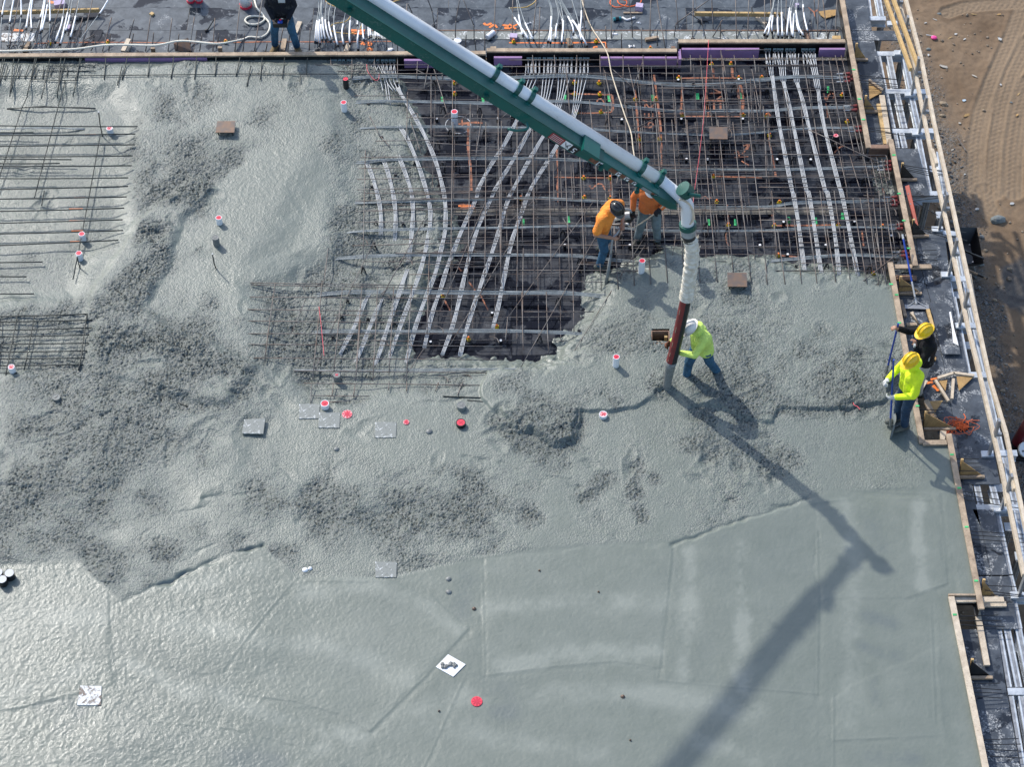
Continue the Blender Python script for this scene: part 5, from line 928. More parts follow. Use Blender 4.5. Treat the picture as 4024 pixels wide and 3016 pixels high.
for lab, c, r, cap, base, kw in [
    ('black sleeve with a red taped top beside the fan of tendons', 1, 0, (795, 683), (797, 755), dict(body=M_BLACK)),
    ('white sleeve with writing and a red top, below the black sleeve', 1, 0, (777, 887), (780, 958), dict()),
    ('tall white sleeve standing on bare deck inside a chalk ring', 1, 0, (1735, 968), (1740, 1085), dict(zb=DECK, r=.062)),
    ('short white sleeve with pink cap beside a thin upright rod at the wide wet mat', 0, 0, (958, 1112), (960, 1158), dict(r=.06, capm=CAPW)),
    ('white sleeve with red cross standing alone in the smooth pool above the grey stub', 0, 1, (1905, 232), (1908, 283), dict()),
    ('white sleeve with red cross between the last orange-ticked bars', 0, 1, (717, 373), (723, 430), dict()),
    ('white sleeve with red cross and a thin black rod leaning at its foot', 0, 1, (690, 540), (697, 595), dict()),
    ('white sleeve with pale red top inside the small dark rebar grid', 0, 1, (107, 1530), (112, 1580), dict(capm=CAPW)),
    ('white sleeve with bright red top beside the legs of the bending man', 2, 1, (1155, 607), (1150, 708), dict()),
    ('white sleeve with bright red top standing below the wooden box-out', 2, 1, (930, 1443), (928, 1520), dict()),
    ('black sleeve with a red and white top in the dense edge cage', 3, 0, (602, 1148), (598, 1250), dict(body=M_BLACK, zb=DECK, capm=CAPW)),
    ('short fat white sleeve with crimson cross beside the two cement-smeared boards', 1, 2, (613, 190), (615, 228), dict(r=.07)),
    ('low white disc sleeve with a small red cross on the pour front', 2, 2, (818, 283), (818, 303), dict(r=.068, capm=CAPW)),
    ('grey cement-covered sleeve beside the two dark bars', 1, 2, (1797, 203), (1797, 228), dict(r=.075, body=M_SMEARG, capm=M_CONCOAT, cross=M_CONCOAT)),
    ('open black ring sleeve with a sunken red cap', 1, 2, (1792, 355), (1793, 378), dict(r=.08, body=M_BLACK)),
    ('dark cement-spattered stub in the smooth pool below the white sleeve', 0, 1, (1880, 405), (1882, 468), dict(r=.06, body=M_CONCOAT, capm=M_CONCOAT, cross=M_CONCOAT)),
    ('grey slotted cap flush with the roughest concrete', 0, 2, (493, 135), (493, 152), dict(r=.066, body=M_CONCOAT, capm=M_SMEARG, cross=M_BLACK, n=1)),
    ('cement-covered dome sleeve under the front edge of the rebar mat', 1, 1, (715, 1600), (720, 1655), dict(r=.06, body=M_CONCOAT, capm=M_CONCOAT, cross=CROSS)),
]: sleeve(lab, G(c, r, *cap), G(c, r, *base), **kw)
def star(label, px, r, sq=1.0):
    b = P(px, 0); z = zc(b.x, b.y) + .012; t = thing('flush_cap', label, 'pipe cap', (b.x, b.y, z - .02))
    m = MB(); m.tube([(0, 0, -.02), (0, 0, .02)], r, 14); ob('disc', m.mesh('disc'), t, CAPW if sq else M_RED)
    for k in range(4): m = MB(); m.box((0, 0, .0205 + .0004 * k), (r * 1.7, r * .26, .003), Matrix.Rotation(k * math.pi / 4, 3, 'Z')); ob('tape_ray', m.mesh('tape_ray'), t, CROSS)
star('flush red and white star-taped cap beside the cement-smeared boards', G(1, 2, 805, 290), .085); star('small flush cap with red tape just right of the third smeared board'.replace(' right of', ' past'), G(1, 2, 1318, 357), .05)
star('bright red star-taped cap in the screeded concrete below the diamond board', G(1, 3, 1890, 1103), .085, 0)
def mound(label, px, r=.06, mt=None, col=None):
    b = P(px, 0); z = zc(b.x, b.y); m = MB(); m.ell((b.x, b.y, z), (r, r * .9, .03), None, 10, 6); tag(m.build('concrete_lump', mt or M_CONCOAT, None, True), label, 'concrete lump')
mound('small concrete mound with a red tip near the open ring sleeve', G(1, 2, 1518, 437)); mound('little cement-covered lump with a wire above the roughest trench', G(1, 2, 712, 590), .05)
mound('pair of pale flakes, the larger, at the edge of the screeded concrete', G(1, 2, 440, 1640), .05, M_WHITE); mound('pair of pale flakes, the smaller, at the edge of the screeded concrete', G(1, 2, 484, 1628), .035, M_WHITE)
mound('swirl of wet paste in the smooth strip, upper', G(1, 3, 1650, 62), .05); mound('swirl of wet paste in the smooth strip, lower', G(1, 3, 1652, 172), .05)
for lab, c, r, x, y, rr in [('dark plug hole in the screeded panel above the red star', 1, 3, 1868, 315, .035), ('rusty stud tip in the middle of the screeded concrete', 2, 3, 968, 1060, .035), ('tiny rusty stud near the bottom of the screeded concrete', 2, 3, 1032, 1432, .018), ('dark pebble in the first screeded panel', 2, 3, 762, 170, .018), ('dark speck pebble in the same panel near its top', 2, 2, 265, 1645, .02), ('dark pebble near the chute seam', 1, 3, 1570, 1185, .02)]:
    mound(lab, G(c, r, x, y), rr, M_PLATE)
def rod(label, pts, r=.011, mt=None, zs=None, name='upright_rod'):
    m = MB(); b = P(pts[-1], -.03); L = [Py(p, b.y) for p in pts]; L[-1].z = -.12; t = thing(name, label, 'rod', L[-1]); m.tube(L, r, 6); m.build('shaft', mt or M_REBARW, t)
    m = MB(); m.tube([L[0], L[0] + Vector((0, 0, .012))], r * 1.25, 7); m.build('tip', M_STRANDW, t)
rod('thin dark rod standing beside the pink-capped sleeve', GL(0, 0, (857, 975), (868, 1070), (884, 1158))); rod('thin bent dark rod standing in the smooth pool', GL(0, 1, (1846, 552), (1860, 630), (1887, 686)))
rod('short black rod leaning at the foot of a white sleeve', GL(0, 1, (668, 570), (690, 655)))
# ------------------------------------------------------------------ embed plates and cement-smeared boards
def plate(label, quad, z, mt, th=.014, legs=0, name='embed_plate', cat='steel plate', rust=False):
    q = [P(p, z) for p in quad]; c = sum(q, Vector()) / 4; t = thing(name, label, cat, (c.x, c.y, z - .12 if legs else z - .02))
    m = MB(); m.prism(q, z - th, z); m.build('top', mt, t)
    if legs:
        for p in q: e = p.lerp(c, .25); m = MB(); m.tube([(e.x, e.y, z - th), (e.x, e.y, legs)], .012, 6); m.build('leg', M_REBARW, t)
    return t
plate('rusty steel plate on four studs in the open concrete by the back', GL(0, 0, (1888, 1052), (2045, 1050), (2036, 1150), (1872, 1150)), .1, M_PLATE, .014, -.1)
plate('dusty steel plate on studs over the dark deck behind the boom', GL(2, 0, (1742, 1102), (1898, 1102), (1900, 1208), (1742, 1205)), .03, M_PLATE, .016, DECK)
plate('rusty steel plate casting a square shadow on the fresh concrete', GL(2, 1, (1898, 712), (2066, 712), (2070, 834), (1900, 832)), .1, M_PLATE, .014, -.1)
for lab, c, r, q, mt in [('grey cement-coated board touching the short fat sleeve', 1, 2, ((388, 195), (566, 195), (562, 320), (384, 322)), M_SMEARG), ('cement-smeared board, white along its top, beside the star cap', 1, 2, ((562, 266), (744, 270), (738, 402), (552, 400)), M_SMEARG), ('white-cornered cement-smeared board standing alone at mid slab', 1, 2, ((1050, 352), (1234, 352), (1228, 486), (1044, 488)), M_SMEARG),
                         ('half-white cement-smeared board first in the row of boards', 1, 2, ((-88, 330), (94, 318), (76, 454), (-110, 450)), M_SMEARG), ('half-buried white board at the top edge of the screeded concrete', 1, 2, ((1050, 1568), (1236, 1568), (1232, 1702), (1050, 1702)), M_SMEARG), ('bright white diamond-turned board with a lump of concrete on it', 1, 3, ((1646, 700), (1795, 785), (1690, 890), (1542, 806)), M_WHITE), ('square white board with brown stains in the lower screeded concrete', 0, 3, ((682, 967), (862, 970), (856, 1132), (656, 1132)), M_SMEAR)]:
    z = max(zc(*P(G(c, r, *p), 0).xy) for p in q) + .012; t = plate(lab, GL(c, r, *q), z, mt, .022, 0, 'blockout_board', 'board')
    if mt is M_WHITE:
        p = P(G(1, 3, 1655, 795), z); m = MB()
        for k in range(14): m.ell((p.x + NR.uniform(-.11, .11), p.y + NR.uniform(-.03, .03), z + .008), (NR.uniform(.02, .045), NR.uniform(.02, .04), .02), None, 7, 4)
        m.build('concrete_lump', M_CONCOAT, t, True)
# wooden box-out
q = [P(p, .06) for p in GL(2, 1, (1240, 1220), (1390, 1218), (1395, 1325), (1240, 1327))]
c = sum(q, Vector()) / 4; t = thing('wooden_boxout', 'open square wooden box set in the fresh concrete beside the hose', 'box', (c.x, c.y, -.15))
for a, b in zip(q, q[1:] + q[:1]):
    m = MB(); d = (b - a).normalized() * .009; m.beam((a.x - d.x * .8, a.y - d.y * .8, -.045), (b.x - d.x * 1.2, b.y - d.y * 1.2, -.045), .018, .21); m.build('side_board', W_RED, t)
m = MB(); m.prism(q, -.16, -.15); m.build('bottom', M_BLACKPLY, t)
for dx, dy, h in ((-.02, -.03, .12), (.1, .07, .15), (-.11, -.09, .05)): m = MB(); m.box((c.x + dx, c.y + dy, -.15 + h / 2), (.09 if dx < .05 else .05, .05, h)); m.build('block', W_NEW if dx < -.1 or dx > .05 else W_OLD, t)
# test cylinders at the picture edge
for lab, x, y in [('grey concrete test cylinder closest to the picture edge', -5, 0), ('grey concrete test cylinder behind the other two', 92, 5), ('grey concrete test cylinder in front of the other two', 30, 58)]:
    b = P(G(0, 3, x, y + 40), 0); t = thing('test_cylinder', lab, 'cylinder mould', (b.x, b.y, -.02)); m = MB(); m.tube([(0, 0, 0), (0, 0, .14)], .074, 18); ob('mould', m.mesh('mould'), t, M_BLACK); m = MB(); m.tube([(0, 0, .14), (0, 0, .147)], .07, 18); ob('top', m.mesh('top'), t, M_STRANDW)
# ------------------------------------------------------------------ pump boom
T0 = Vector((2.38, .19, 4.30)); T1 = Vector((-2.05, .60, 7.76)); bd = (T1 - T0).normalized(); Tend = T0 + bd * 9
ns = bd.cross(Vector((0, 0, 1))); ns.normalize()
if ns.y > 0: ns = -ns
e3 = ns.cross(bd); e3.normalize()
if e3.z < 0: e3 = -e3
BM = Matrix((bd, ns, e3)).transposed()
boom = thing('pump_boom', 'green concrete pump boom section carrying a white delivery pipe over the pour', 'concrete pump', T0)
def bp(s, a, b): return T0 + bd * s + ns * a + e3 * b
def boxseg(m, s0, s1, w0, w1, h0, h1, oa=0, top=0):
    vs = []
    for s, wd, h in ((s0, w0, h0), (s1, w1, h1)): vs += [bp(s, oa + wd / 2, top - h), bp(s, oa - wd / 2, top - h), bp(s, oa - wd / 2, top), bp(s, oa + wd / 2, top)]
    m.add(vs, [(0, 1, 2, 3), (7, 6, 5, 4), (0, 4, 5, 1), (1, 5, 6, 2), (2, 6, 7, 3), (3, 7, 4, 0)])
m = MB(); boxseg(m, .12, 1.3, .15, .20, .07, .13); boxseg(m, 1.302, 1.75, .22, .22, .14, .185); boxseg(m, 1.752, 9, .22, .25, .19, .215); m.build('girder', M_BOOM, boom)
m = MB(); boxseg(m, 1.3, 9, .245, .275, .018, .018, 0, .012); m.build('flange', M_BOOMD, boom)
PO = (-.21, .025)
m = MB(); m.tube([bp(s, *PO) for s in (.22, 3, 6, 9)], .1, 20); m.build('delivery_pipe', M_PIPE, boom, True)
for s in (.26, .61, 2.75, 2.99, 3.41):
    m = MB(); m.tube([bp(s - .035, *PO), bp(s + .035, *PO)], .125, 18); cl = m.build('pipe_clamp', M_BOOMD, boom, False); m = MB(); m.box(bp(s, PO[0] + .11, -.03), (.07, .12, .1), BM); m.box(bp(s, PO[0] - .05, .16), (.06, .07, .06), BM); m.build('clamp_bracket', M_BOOM, cl)
for s in (.54, 1.25, 3.4, 5.8): m = MB(); m.tube([bp(s, .1, -.11), bp(s, .165, -.11)], .04, 10); m.tube([bp(s, .165, -.11), bp(s, .18, -.11)], .022, 8); m.build('pivot_boss', M_BOOMD, boom)
m = MB(); m.tube(smooth_line([bp(2.66, .17, -.1), bp(2.62, .25, -.12), bp(2.70, .24, -.26), bp(2.80, .2, -.36)], 5), .022, 7); m.build('lifting_hook', M_BOOM, boom, True)
m = MB(); boxseg(m, 1.42, 1.72, .3, .3, .06, .06, .04, .07); m.build('cover_plate', M_BOOM, boom)
def sticker(s0, s1, b0, b1, mt, a=.0, nm='sticker', par=None):
    """A decal on the side face that looks towards the camera."""
    vs = []; hw = lambda s: (.11 + (s - 1.3) * .00195 + .0035) if s > 1.3 else (.075 + (s - .12) * .0212 + .0035)
    for s, b in ((s0, b0), (s1, b0), (s1, b1), (s0, b1)): vs.append(bp(s, hw(s) + a, b))
    m = MB(); m.add(vs, [(0, 1, 2, 3)]); return m.build(nm, mt, par or boom)
S_RED = mat('red_label', (.3, .025, .03), .4, var=.4, vs=22); S_BRN = mat('brown_label', (.17, .07, .04), .4, var=.5, vs=25)
st = sticker(1.98, 2.22, -.17, -.035, S_RED)
for k in range(4): sticker(2.0, 2.2, -.155 + k * .03, -.148 + k * .03, M_WHITE, .002, 'text_line', st)
pw = sticker(1.84, 1.975, -.17, -.035, M_WHITE)
for a in [((1.86, -.06), (1.91, -.12)), ((1.91, -.12), (1.96, -.06)), ((1.88, -.15), (1.94, -.09)), ((1.86, -.14), (1.89, -.11))]:
    mm = MB(); mm.beam(bp(a[0][0], .1175, a[0][1]), bp(a[1][0], .1175, a[1][1]), .008, .01, up=ns); mm.build('pictogram', M_BLACK, boom)
nb = sticker(1.7, 1.835, -.17, -.035, M_BLACK)
for s0, s1, b0, b1, mt in [(1.345, 1.48, -.165, -.06, S_BRN), (1.26, 1.34, -.165, -.06, M_WHITE), (.99, 1.12, -.155, -.05, S_BRN), (.915, .985, -.15, -.05, M_WHITE), (.83, .91, -.145, -.05, S_BRN), (.75, .825, -.14, -.05, M_WHITE), (.68, .745, -.135, -.045, S_BRN), (.61, .675, -.13, -.045, M_WHITE), (.32, .5, -.11, -.03, M_STRAND), (.26, .315, -.105, -.03, S_BRN), (.2, .255, -.1, -.03, M_WHITE)]:
    if s1 < 1.3: b0 = -(.07 + ((s0 + s1) / 2 - .12) * .051 - .014); b1 = -.018
    else: b0, b1 = -.13, -.035
    o = sticker(s0, s1, b0, b1, mt)
    if mt is M_WHITE:
        sm = (s0 + s1) / 2; mm = MB(); hw = .075 + (sm - .12) * .0212 + .0065 if sm < 1.3 else .117
        for da, db in (((-.03, .03), (.02, -.01)), ((.02, -.01), (.0, -.03)), ((.03, .03), (.0, .0))): mm.beam(bp(sm + da[0], hw, (b0 + b1) / 2 + da[1]), bp(sm + db[0], hw, (b0 + b1) / 2 + db[1]), .01, .01, up=ns)
        mm.build('pictogram', M_BLACK, o)
fc = bpy.data.curves.new('numeral', 'FONT'); fc.body = '5'; fc.size = .15; fc.align_x = 'CENTER'; fc.align_y = 'CENTER'; fc.extrude = .001
fo = bpy.data.objects.new('tmp', fc); COL.objects.link(fo); bpy.context.view_layer.update()
me = bpy.data.meshes.new_from_object(fo.evaluated_get(bpy.context.evaluated_depsgraph_get())); bpy.data.objects.remove(fo)
num = bpy.data.objects.new('numeral', me); COL.objects.link(num); num.parent = boom; me.materials.append(M_WHITE)
NM = Matrix((bd, -e3 * 1, ns)).transposed().to_4x4()
if Matrix((bd, -e3, ns)).determinant() < 0: NM = Matrix((-bd, -e3, ns)).transposed().to_4x4()
num.matrix_local = Matrix.Translation(bp(1.767, .119, -.105) - T0) @ NM
m = MB(); m.add([bp(.2, .1, .0), bp(-.12, .09, .02), bp(-.2, .09, -.04), bp(-.12, .09, -.11), bp(.05, .09, -.13), bp(.3, .1, -.08), bp(.2, -.1, .0), bp(-.12, -.09, .02), bp(-.2, -.09, -.04), bp(-.12, -.09, -.11), bp(.05, -.09, -.13), bp(.3, -.1, -.08)], [(0, 1, 2, 3, 4, 5), (11, 10, 9, 8, 7, 6)] + [(i, i + 6, (i + 1) % 6 + 6, (i + 1) % 6) for i in range(6)]); m.build('end_bracket', M_BOOMD, boom)
HYf = lambda v: float(np.interp(v, [760, 1520], [.21, -.1]))
e = [bp(.24, *PO), bp(.1, PO[0] + .02, PO[1] - .005)] + [Py(p, HYf(p[1])) for p in GL(2, 1, (1535, 100), (1548, 200), (1553, 290))]
m = MB(); m.tube(smooth_line(e, 6), .1, 18); m.build('end_elbow', M_PIPE, boom, True)
p = Py(G(2, 0, 1530, 1655), .2); m = MB(); m.tube([p + Vector((-.04, -.0, .05)), p + Vector((.05, 0, -.06))], .125, 16); m.tube([p + Vector((.05, -.12, .04)), p + Vector((.22, -.1, -.02))], .03, 8); m.build('swivel_clamp', M_BOOMD, boom)
rp = [Py(G(2, 1, *q), .08) for q in ((1480, 75), (1520, 85), (1570, 120), (1600, 180), (1600, 250), (1570, 290))]
m = MB(); m.tube(smooth_line(rp, 6), .016, 6); m.build('safety_rope', M_ROPE, boom, True)
# delivery hose hanging from the tip
hs = thing('delivery_hose', 'rubber delivery hose wrapped in white plastic, hanging from the boom into the concrete', 'hose', P(G(2, 2, 1375, 50), 0))
H = lambda *a: [Py(G(2, r, x, y), HYf(G(2, r, x, y)[1])) for r, x, y in a]
m = MB(); m.tube(H((1, 1553, 285), (1, 1555, 320)), .135, 18); m.build('coupling', M_BOOMD, hs)
m = MB(); m.tube(H((1, 1556, 322), (1, 1560, 375)), .118, 18); m.build('collar', M_STRAND, hs); m = MB(); m.tube(H((1, 1560, 376), (1, 1572, 430)), .1, 16); m.build('upper_hose', M_RUBBER, hs, True)
wl = smooth_line(H((1, 1572, 410), (1, 1590, 500), (1, 1585, 620), (1, 1570, 740), (1, 1555, 850), (1, 1542, 940)), 14); m = MB()
m.tube(wl, [.108 + NR.uniform(-.014, .016) for _ in wl], 14, False); wp = m.build('plastic_wrap', M_WRAP, hs, True)
for k in range(26):
    i = NR.randint(1, len(wl) - 1); a = NR.uniform(0, 6.28); s = .11; c = wl[i] + Vector((math.cos(a) * s, math.sin(a) * s, 0)); w2 = NR.uniform(.03, .09)
    m = MB(); o = Vector((math.cos(a), math.sin(a), .2)); m.sheet([c - o * .02, c + o * w2 * .6 + Vector((0, 0, w2)), c + o * w2 * .7 + Vector((0, .03, -w2 * .5))], .004, (-math.sin(a), math.cos(a), 0)); m.build('torn_flap', M_WRAP, wp)
hl = smooth_line(H((1, 1540, 930), (1, 1505, 1100), (1, 1465, 1280), (1, 1430, 1420), (1, 1410, 1490)), 8)
m = MB(); m.tube(hl, .088, 18); m.build('rubber_hose', M_RUBBER, hs, True)
m = MB()
n = 7; vs = []; fs = []
for i, p_ in enumerate(hl):
    t_ = (hl[min(i + 1, len(hl) - 1)] - hl[max(i - 1, 0)]).normalized(); u = Vector((1, 0, 0)); u = (u - t_ * u.dot(t_)).normalized(); q_ = t_.cross(u)
    if q_.y > 0: q_ = -q_
    for k in range(n): a = 1.62 + k / (n - 1) * 1.7; vs.append(p_ + (u * math.cos(a) + q_ * math.sin(a)) * .0905)
for i in range(len(hl) - 1):
    for k in range(n - 1): fs.append((i * n + k, i * n + k + 1, (i + 1) * n + k + 1, (i + 1) * n + k))
m.add(vs, fs); rs_ = m.build('red_stripe', M_HOSERED, hs, True)
m = MB()
for i in (4, 11, 17, 22, 27):
    if i < len(hl) - 1: m.beam(vs[i * n + 3] + Vector((0, -.003, 0)), vs[(i + 2) * n + 3] + Vector((0, -.003, 0)) if (i + 2) * n + 3 < len(vs) else vs[-1], .008, .004)
m.build('printed_line', W_OLD, rs_)
m = MB(); m.tube(H((1, 1412, 1480), (1, 1402, 1520), (2, 1385, -40), (2, 1372, 60), (2, 1372, 85)), [.098, .085, .075, .068, .066], 16); m.build('hose_end', M_CONCOAT, hs, True)
# ------------------------------------------------------------------ cords, strings and hoses lying about
def line(name, label, cat, px, z, r, mt, n=6, k=6):
    zz = z if isinstance(z, (list, tuple)) else [z] * len(px); m = MB(); m.tube(smooth_line([P(a, b) for a, b in zip(px, zz)], n), r, k); return tag(m.build(name, mt, None, True), label, cat)
Zc = lambda *pts: [(950 + x * .315, y * .315) for x, y in pts]
line('garden_hose', 'cream garden hose running along the bulkhead with one loop', 'hose', GL(0, 0, (-60, 444), (400, 432), (650, 425), (900, 392), (1100, 388), (1350, 392), (1550, 355), (1700, 362), (1900, 378)) + Zc((0, 492), (100, 458), (230, 465), (320, 410), (352, 310), (290, 222), (200, 200), (90, 205), (42, 250), (90, 296), (200, 296), (285, 240), (255, 170), (190, 100), (150, -40)), [.05] * 9 + [DECK + .03] * 15, .02, M_HOSEW)
line('power_cord', 'pale cord trailing from the top of the picture to the vibrator', 'cord', GL(2, 0, (620, -60), (660, 90), (720, 240), (850, 450), (895, 650), (1000, 980), (1060, 1150), (1080, 1300), (1110, 1460), (1150, 1620)), [DECK + .03, DECK + .03, DECK + .05, .06, .02, .02, .02, .03, .02, -.1], .012, M_ROPE)
line('extension_cord', 'yellow extension cord looping over the pale tendon ends', 'cord', GL(1, 0, (610, -30), (630, 20), (700, 55), (800, 90), (838, 130), (790, 185), (690, 205), (655, 245), (690, 275), (820, 290), (900, 268), (938, 200), (945, 130), (1000, 80), (1150, 30), (1280, -10)), DECK + .1, .01, M_CORD)
line('extension_cord', 'short yellow cord end by the white tendon sheaths at the top', 'cord', GL(2, 0, (0, 70), (60, 65), (150, 60), (220, 20), (240, -20)), DECK + .05, .01, M_CORD)
line('string_line', 'taut pink string stretched from the bulkhead past the boom tip', 'string', GL(2, 0, (1735, 345), (1690, 1050), (1612, 1658)) + GL(2, 1, (1590, 200)), [.06, .03, .03, .03], .0045, M_PINK, 2, 4)
line('string_scrap', 'loose pink string hanging in the lower rebar mat', 'string', GL(1, 1, (560, 1010), (575, 1130), (590, 1280), (605, 1440)), .02, .005, M_PINK)
line('string_scrap', 'curl of pink string in the rough concrete near the worker on the pad', 'string', GL(3, 2, (710, 105), (745, 125), (760, 170), (770, 200), (800, 215), (820, 240)), .05, .007, M_PINK)
line('string_scrap', 'pink string snagged on the pale tendon fan by the black sleeve', 'string', GL(1, 0, (975, 560), (985, 620), (1040, 690), (1075, 690), (1085, 640)), .0, .005, M_PINK)
st = thing('orange_string_tangle', 'tangle of orange string on the widest walkway panel', 'string', P(G(3, 2, 1680, 390), DECK))
for k in range(16):
    c0 = (1660 + NR.uniform(-60, 60), 385 + NR.uniform(-40, 30)); px = [(c0[0] + NR.uniform(-45, 45) * (1 + (k % 3)), c0[1] + NR.uniform(-25, 25) * (1 + (k % 3))) for _ in range(7)]
    m = MB(); m.tube(smooth_line([P(G(3, 2, *q), DECK + .005 + NR.uniform(0, .02)) for q in px], 5), .0045, 4); m.build('strand', M_ORSTR, st)
m = MB(); m.tube(smooth_line([P(G(3, 2, *q), DECK + .03) for q in ((1700, 275), (1715, 310), (1690, 350), (1720, 380), (1745, 390), (1720, 370), (1700, 395), (1740, 385))], 5), .009, 5); m.build('strand', M_ORSTR, st)
st = thing('orange_hose_coil', 'orange hose coiled loosely at the top of the dusty deck', 'hose', P(G(2, 0, 1010, 20), DECK))
m = MB(); m.tube(smooth_line([P(G(2, 0, *q), DECK + .02 + .008 * i) for i, q in enumerate(((890, -20), (880, 30), (930, 60), (1010, 45), (1020, 5), (950, -5), (960, 30), (1040, 55), (1120, 35), (1150, 5), (1130, -30)))], 6), .011, 6); m.build('hose', M_ORSTR, st)
# ------------------------------------------------------------------ tools
def pole_tool(name, label, a, b, r, mt, base): t = thing(name, label, 'tool', base); m = MB(); m.tube([a, b], r, 8); m.build('pole', mt, t); return t
fa = P(G(3, 1, 1180, 370), TOPZ + .5); fb = P(G(3, 1, 1298, 962), DECK + .04); fa = Py(G(3, 1, 1180, 370), P(G(3, 1, 1225, 520), TOPZ).y + .15)
ft = thing('bull_float', 'long blue and white float pole leaning over the edge form, T-shaped head on the walkway', 'tool', fb)
mid = fa.lerp(fb, .68); m = MB(); m.tube([fa, mid], .017, 8); m.build('pole', M_BLUEP, ft); m = MB(); m.tube([mid, fb], .0165, 8); m.build('lower_pole', M_STRANDW, ft); m = MB(); m.tube([fa, fa.lerp(fb, .07)], .0185, 8); m.build('grip', M_STRANDW, ft)
h1, h2 = P(G(3, 1, 1200, 985), DECK + .025), P(G(3, 1, 1405, 992), DECK + .025); m = MB(); m.beam(h1, h2, .09, .02); m.build('blade', M_STEEL, ft)
for e_ in (h1.lerp(h2, .12), h1.lerp(h2, .88)): m = MB(); m.tube([fb.lerp(fa, .05), e_ + Vector((0, 0, .02))], .006, 5); m.build('brace', M_STRANDW, ft)
la, lb = P(G(3, 1, 1300, 310), DECK + .05), Py(G(3, 1, 1222, -40), P(G(3, 1, 1215, 60), DECK).y + .1)
lt = thing('spirit_level', 'orange-red spirit level leaning against the outside of the edge form', 'level', la); m = MB(); m.beam(la, lb, .045, .075, up=(1, -.5, .4)); m.build('beam', M_REDRUST, lt)
for f in (.2, .55, .8): q_ = la.lerp(lb, f); m = MB(); m.box(q_, (.05, .03, .04)); m.build('vial', M_POCKET, lt)
# tools held by the two workers are built with them below
# things lying on the upper deck
DT = DECK + .02
for lab, a, b, z, mt, wd, ht in [('long yellow timber laid across the tendon ends in the top corner', G(0, 0, -80, 112), G(0, 0, 862, 86), DECK + .12, W_NEW, .04, .085), ('yellow timber laid across the upright bars at the top near the edge form', G(2, 0, 1612, 118), G(3, 0, 165, 122), DECK + .12, W_NEW, .045, .09), ('short pale timber leaning on the bulkhead across the hose', G(0, 0, 1120, 340), G(0, 0, 1068, 445), DECK + .12, W_PALE, .085, .04),
                          ('pale timber lying behind the boots of the man with the remote', G(1, 0, 395, 190), G(1, 0, 355, 285), DT, W_PALE, .09, .04), ('timber stake beside the fan of white sheaths', G(1, 0, 822, 380), G(1, 0, 795, 448), DT + .05, W_PALE, .085, .04), ('timber stake just behind the bulkhead under the orange paint', G(2, 0, 515, 335), G(2, 0, 535, 400), DT + .03, W_OLD, .09, .04),
                          ('timber between the boots of the man with the remote', G(1, 0, 262, 340), G(1, 0, 245, 440), DT, W_OLD, .09, .04), ('thin brown stick on the dusty deck near the spray can', G(2, 0, 995, 110), G(2, 0, 1160, 110), DT, W_OLD, .03, .03), ('block of timber on the pale ledge', G(2, 0, 1185, 345), G(2, 0, 1298, 325), DT + .02, W_OLD, .06, .06), ('small timber block near the first nail bucket', G(0, 0, 1308, 115), G(0, 0, 1332, 128), DT, W_NEW, .07, .05),
                          ('pale timber stake at the far corner of the top deck', G(0, 0, 245, 365), G(0, 0, 215, 450), DT, W_OLD, .09, .04), ('pale timber end by the yellow timber near the edge form', G(2, 0, 2150, 150), G(2, 0, 2230, 205), DT, W_PALE, .07, .04), ('small wood block at the back corner inside the edge form', G(3, 0, 585, 322), G(3, 0, 655, 322), DT, W_NEW, .09, .05), ('upright stub block behind the bulkhead near the boom', G(1, 0, 1325, 425), G(1, 0, 1362, 425), DT + .05, W_OLD, .05, .1),
                          ('short timber cleat behind the hose bulkhead', G(0, 0, 1312, 432), G(0, 0, 1348, 432), DT + .05, W_OLD, .05, .1), ('twin timber cleat behind the hose bulkhead', G(0, 0, 1895, 425), G(0, 0, 1930, 425), DT + .05, W_OLD, .05, .1), ('small timber cleat behind the second bulkhead', G(2, 0, 1410, 415), G(2, 0, 1445, 415), DT, W_RED, .05, .05), ('reddish timber behind the bulkhead by the white sheaths at the corner', G(3, 0, 370, 275), G(3, 0, 380, 335), DT, W_RED, .09, .04), ('timber stub peeping over the step of the bulkhead', G(1, 0, 2050, 420), G(1, 0, 2100, 420), DT, W_OLD, .06, .06)]:
    board(lab, a, b, z, mt, wd, ht)
m = MB(); q = [P(p, DECK + .03) for p in GL(3, 0, (470, 95), (560, 82), (618, 80), (620, 125), (525, 155), (490, 130))]; m.prism(q, DECK + .01, DECK + .032); tag(m.build('torn_plywood', W_PLY), 'torn piece of raw plywood with a dark stain on the top deck', 'plywood piece')
q = [P(p, DECK + .02) for p in GL(0, 0, (1515, 412), (1640, 365), (1668, 440), (1522, 446))]; m = MB(); q[1].z += .12; q[0].z += .1; m.sheet(q, .014, (0, -.8, .6)); tag(m.build('plate_scrap', M_PLATE), 'dark rusty metal plate leaning behind the hose bulkhead', 'steel plate')
can = thing('spray_can', 'teal and black spray can lying on the dusty deck', 'spray can', P(G(2, 0, 935, 162), DECK)); a, b = P(G(2, 0, 905, 166), DECK + .04), P(G(2, 0, 972, 156), DECK + .04)
m = MB(); m.tube([a, b], .038, 12); m.build('can', mat('teal_can', (.02, .2, .23), .3), can); m = MB(); m.tube([a.lerp(b, .3), a.lerp(b, .75)], .0385, 12); m.build('band', M_BLACK, can); m = MB(); m.tube([b, b + (b - a) * .12], .025, 10); m.build('nozzle', M_STRANDW, can)
line('rag_strip', 'white twisted rag beside the spray can', 'rag', GL(2, 0, (985, 150), (1020, 170), (1050, 165), (1095, 150)), DECK + .02, .022, M_WHITE)
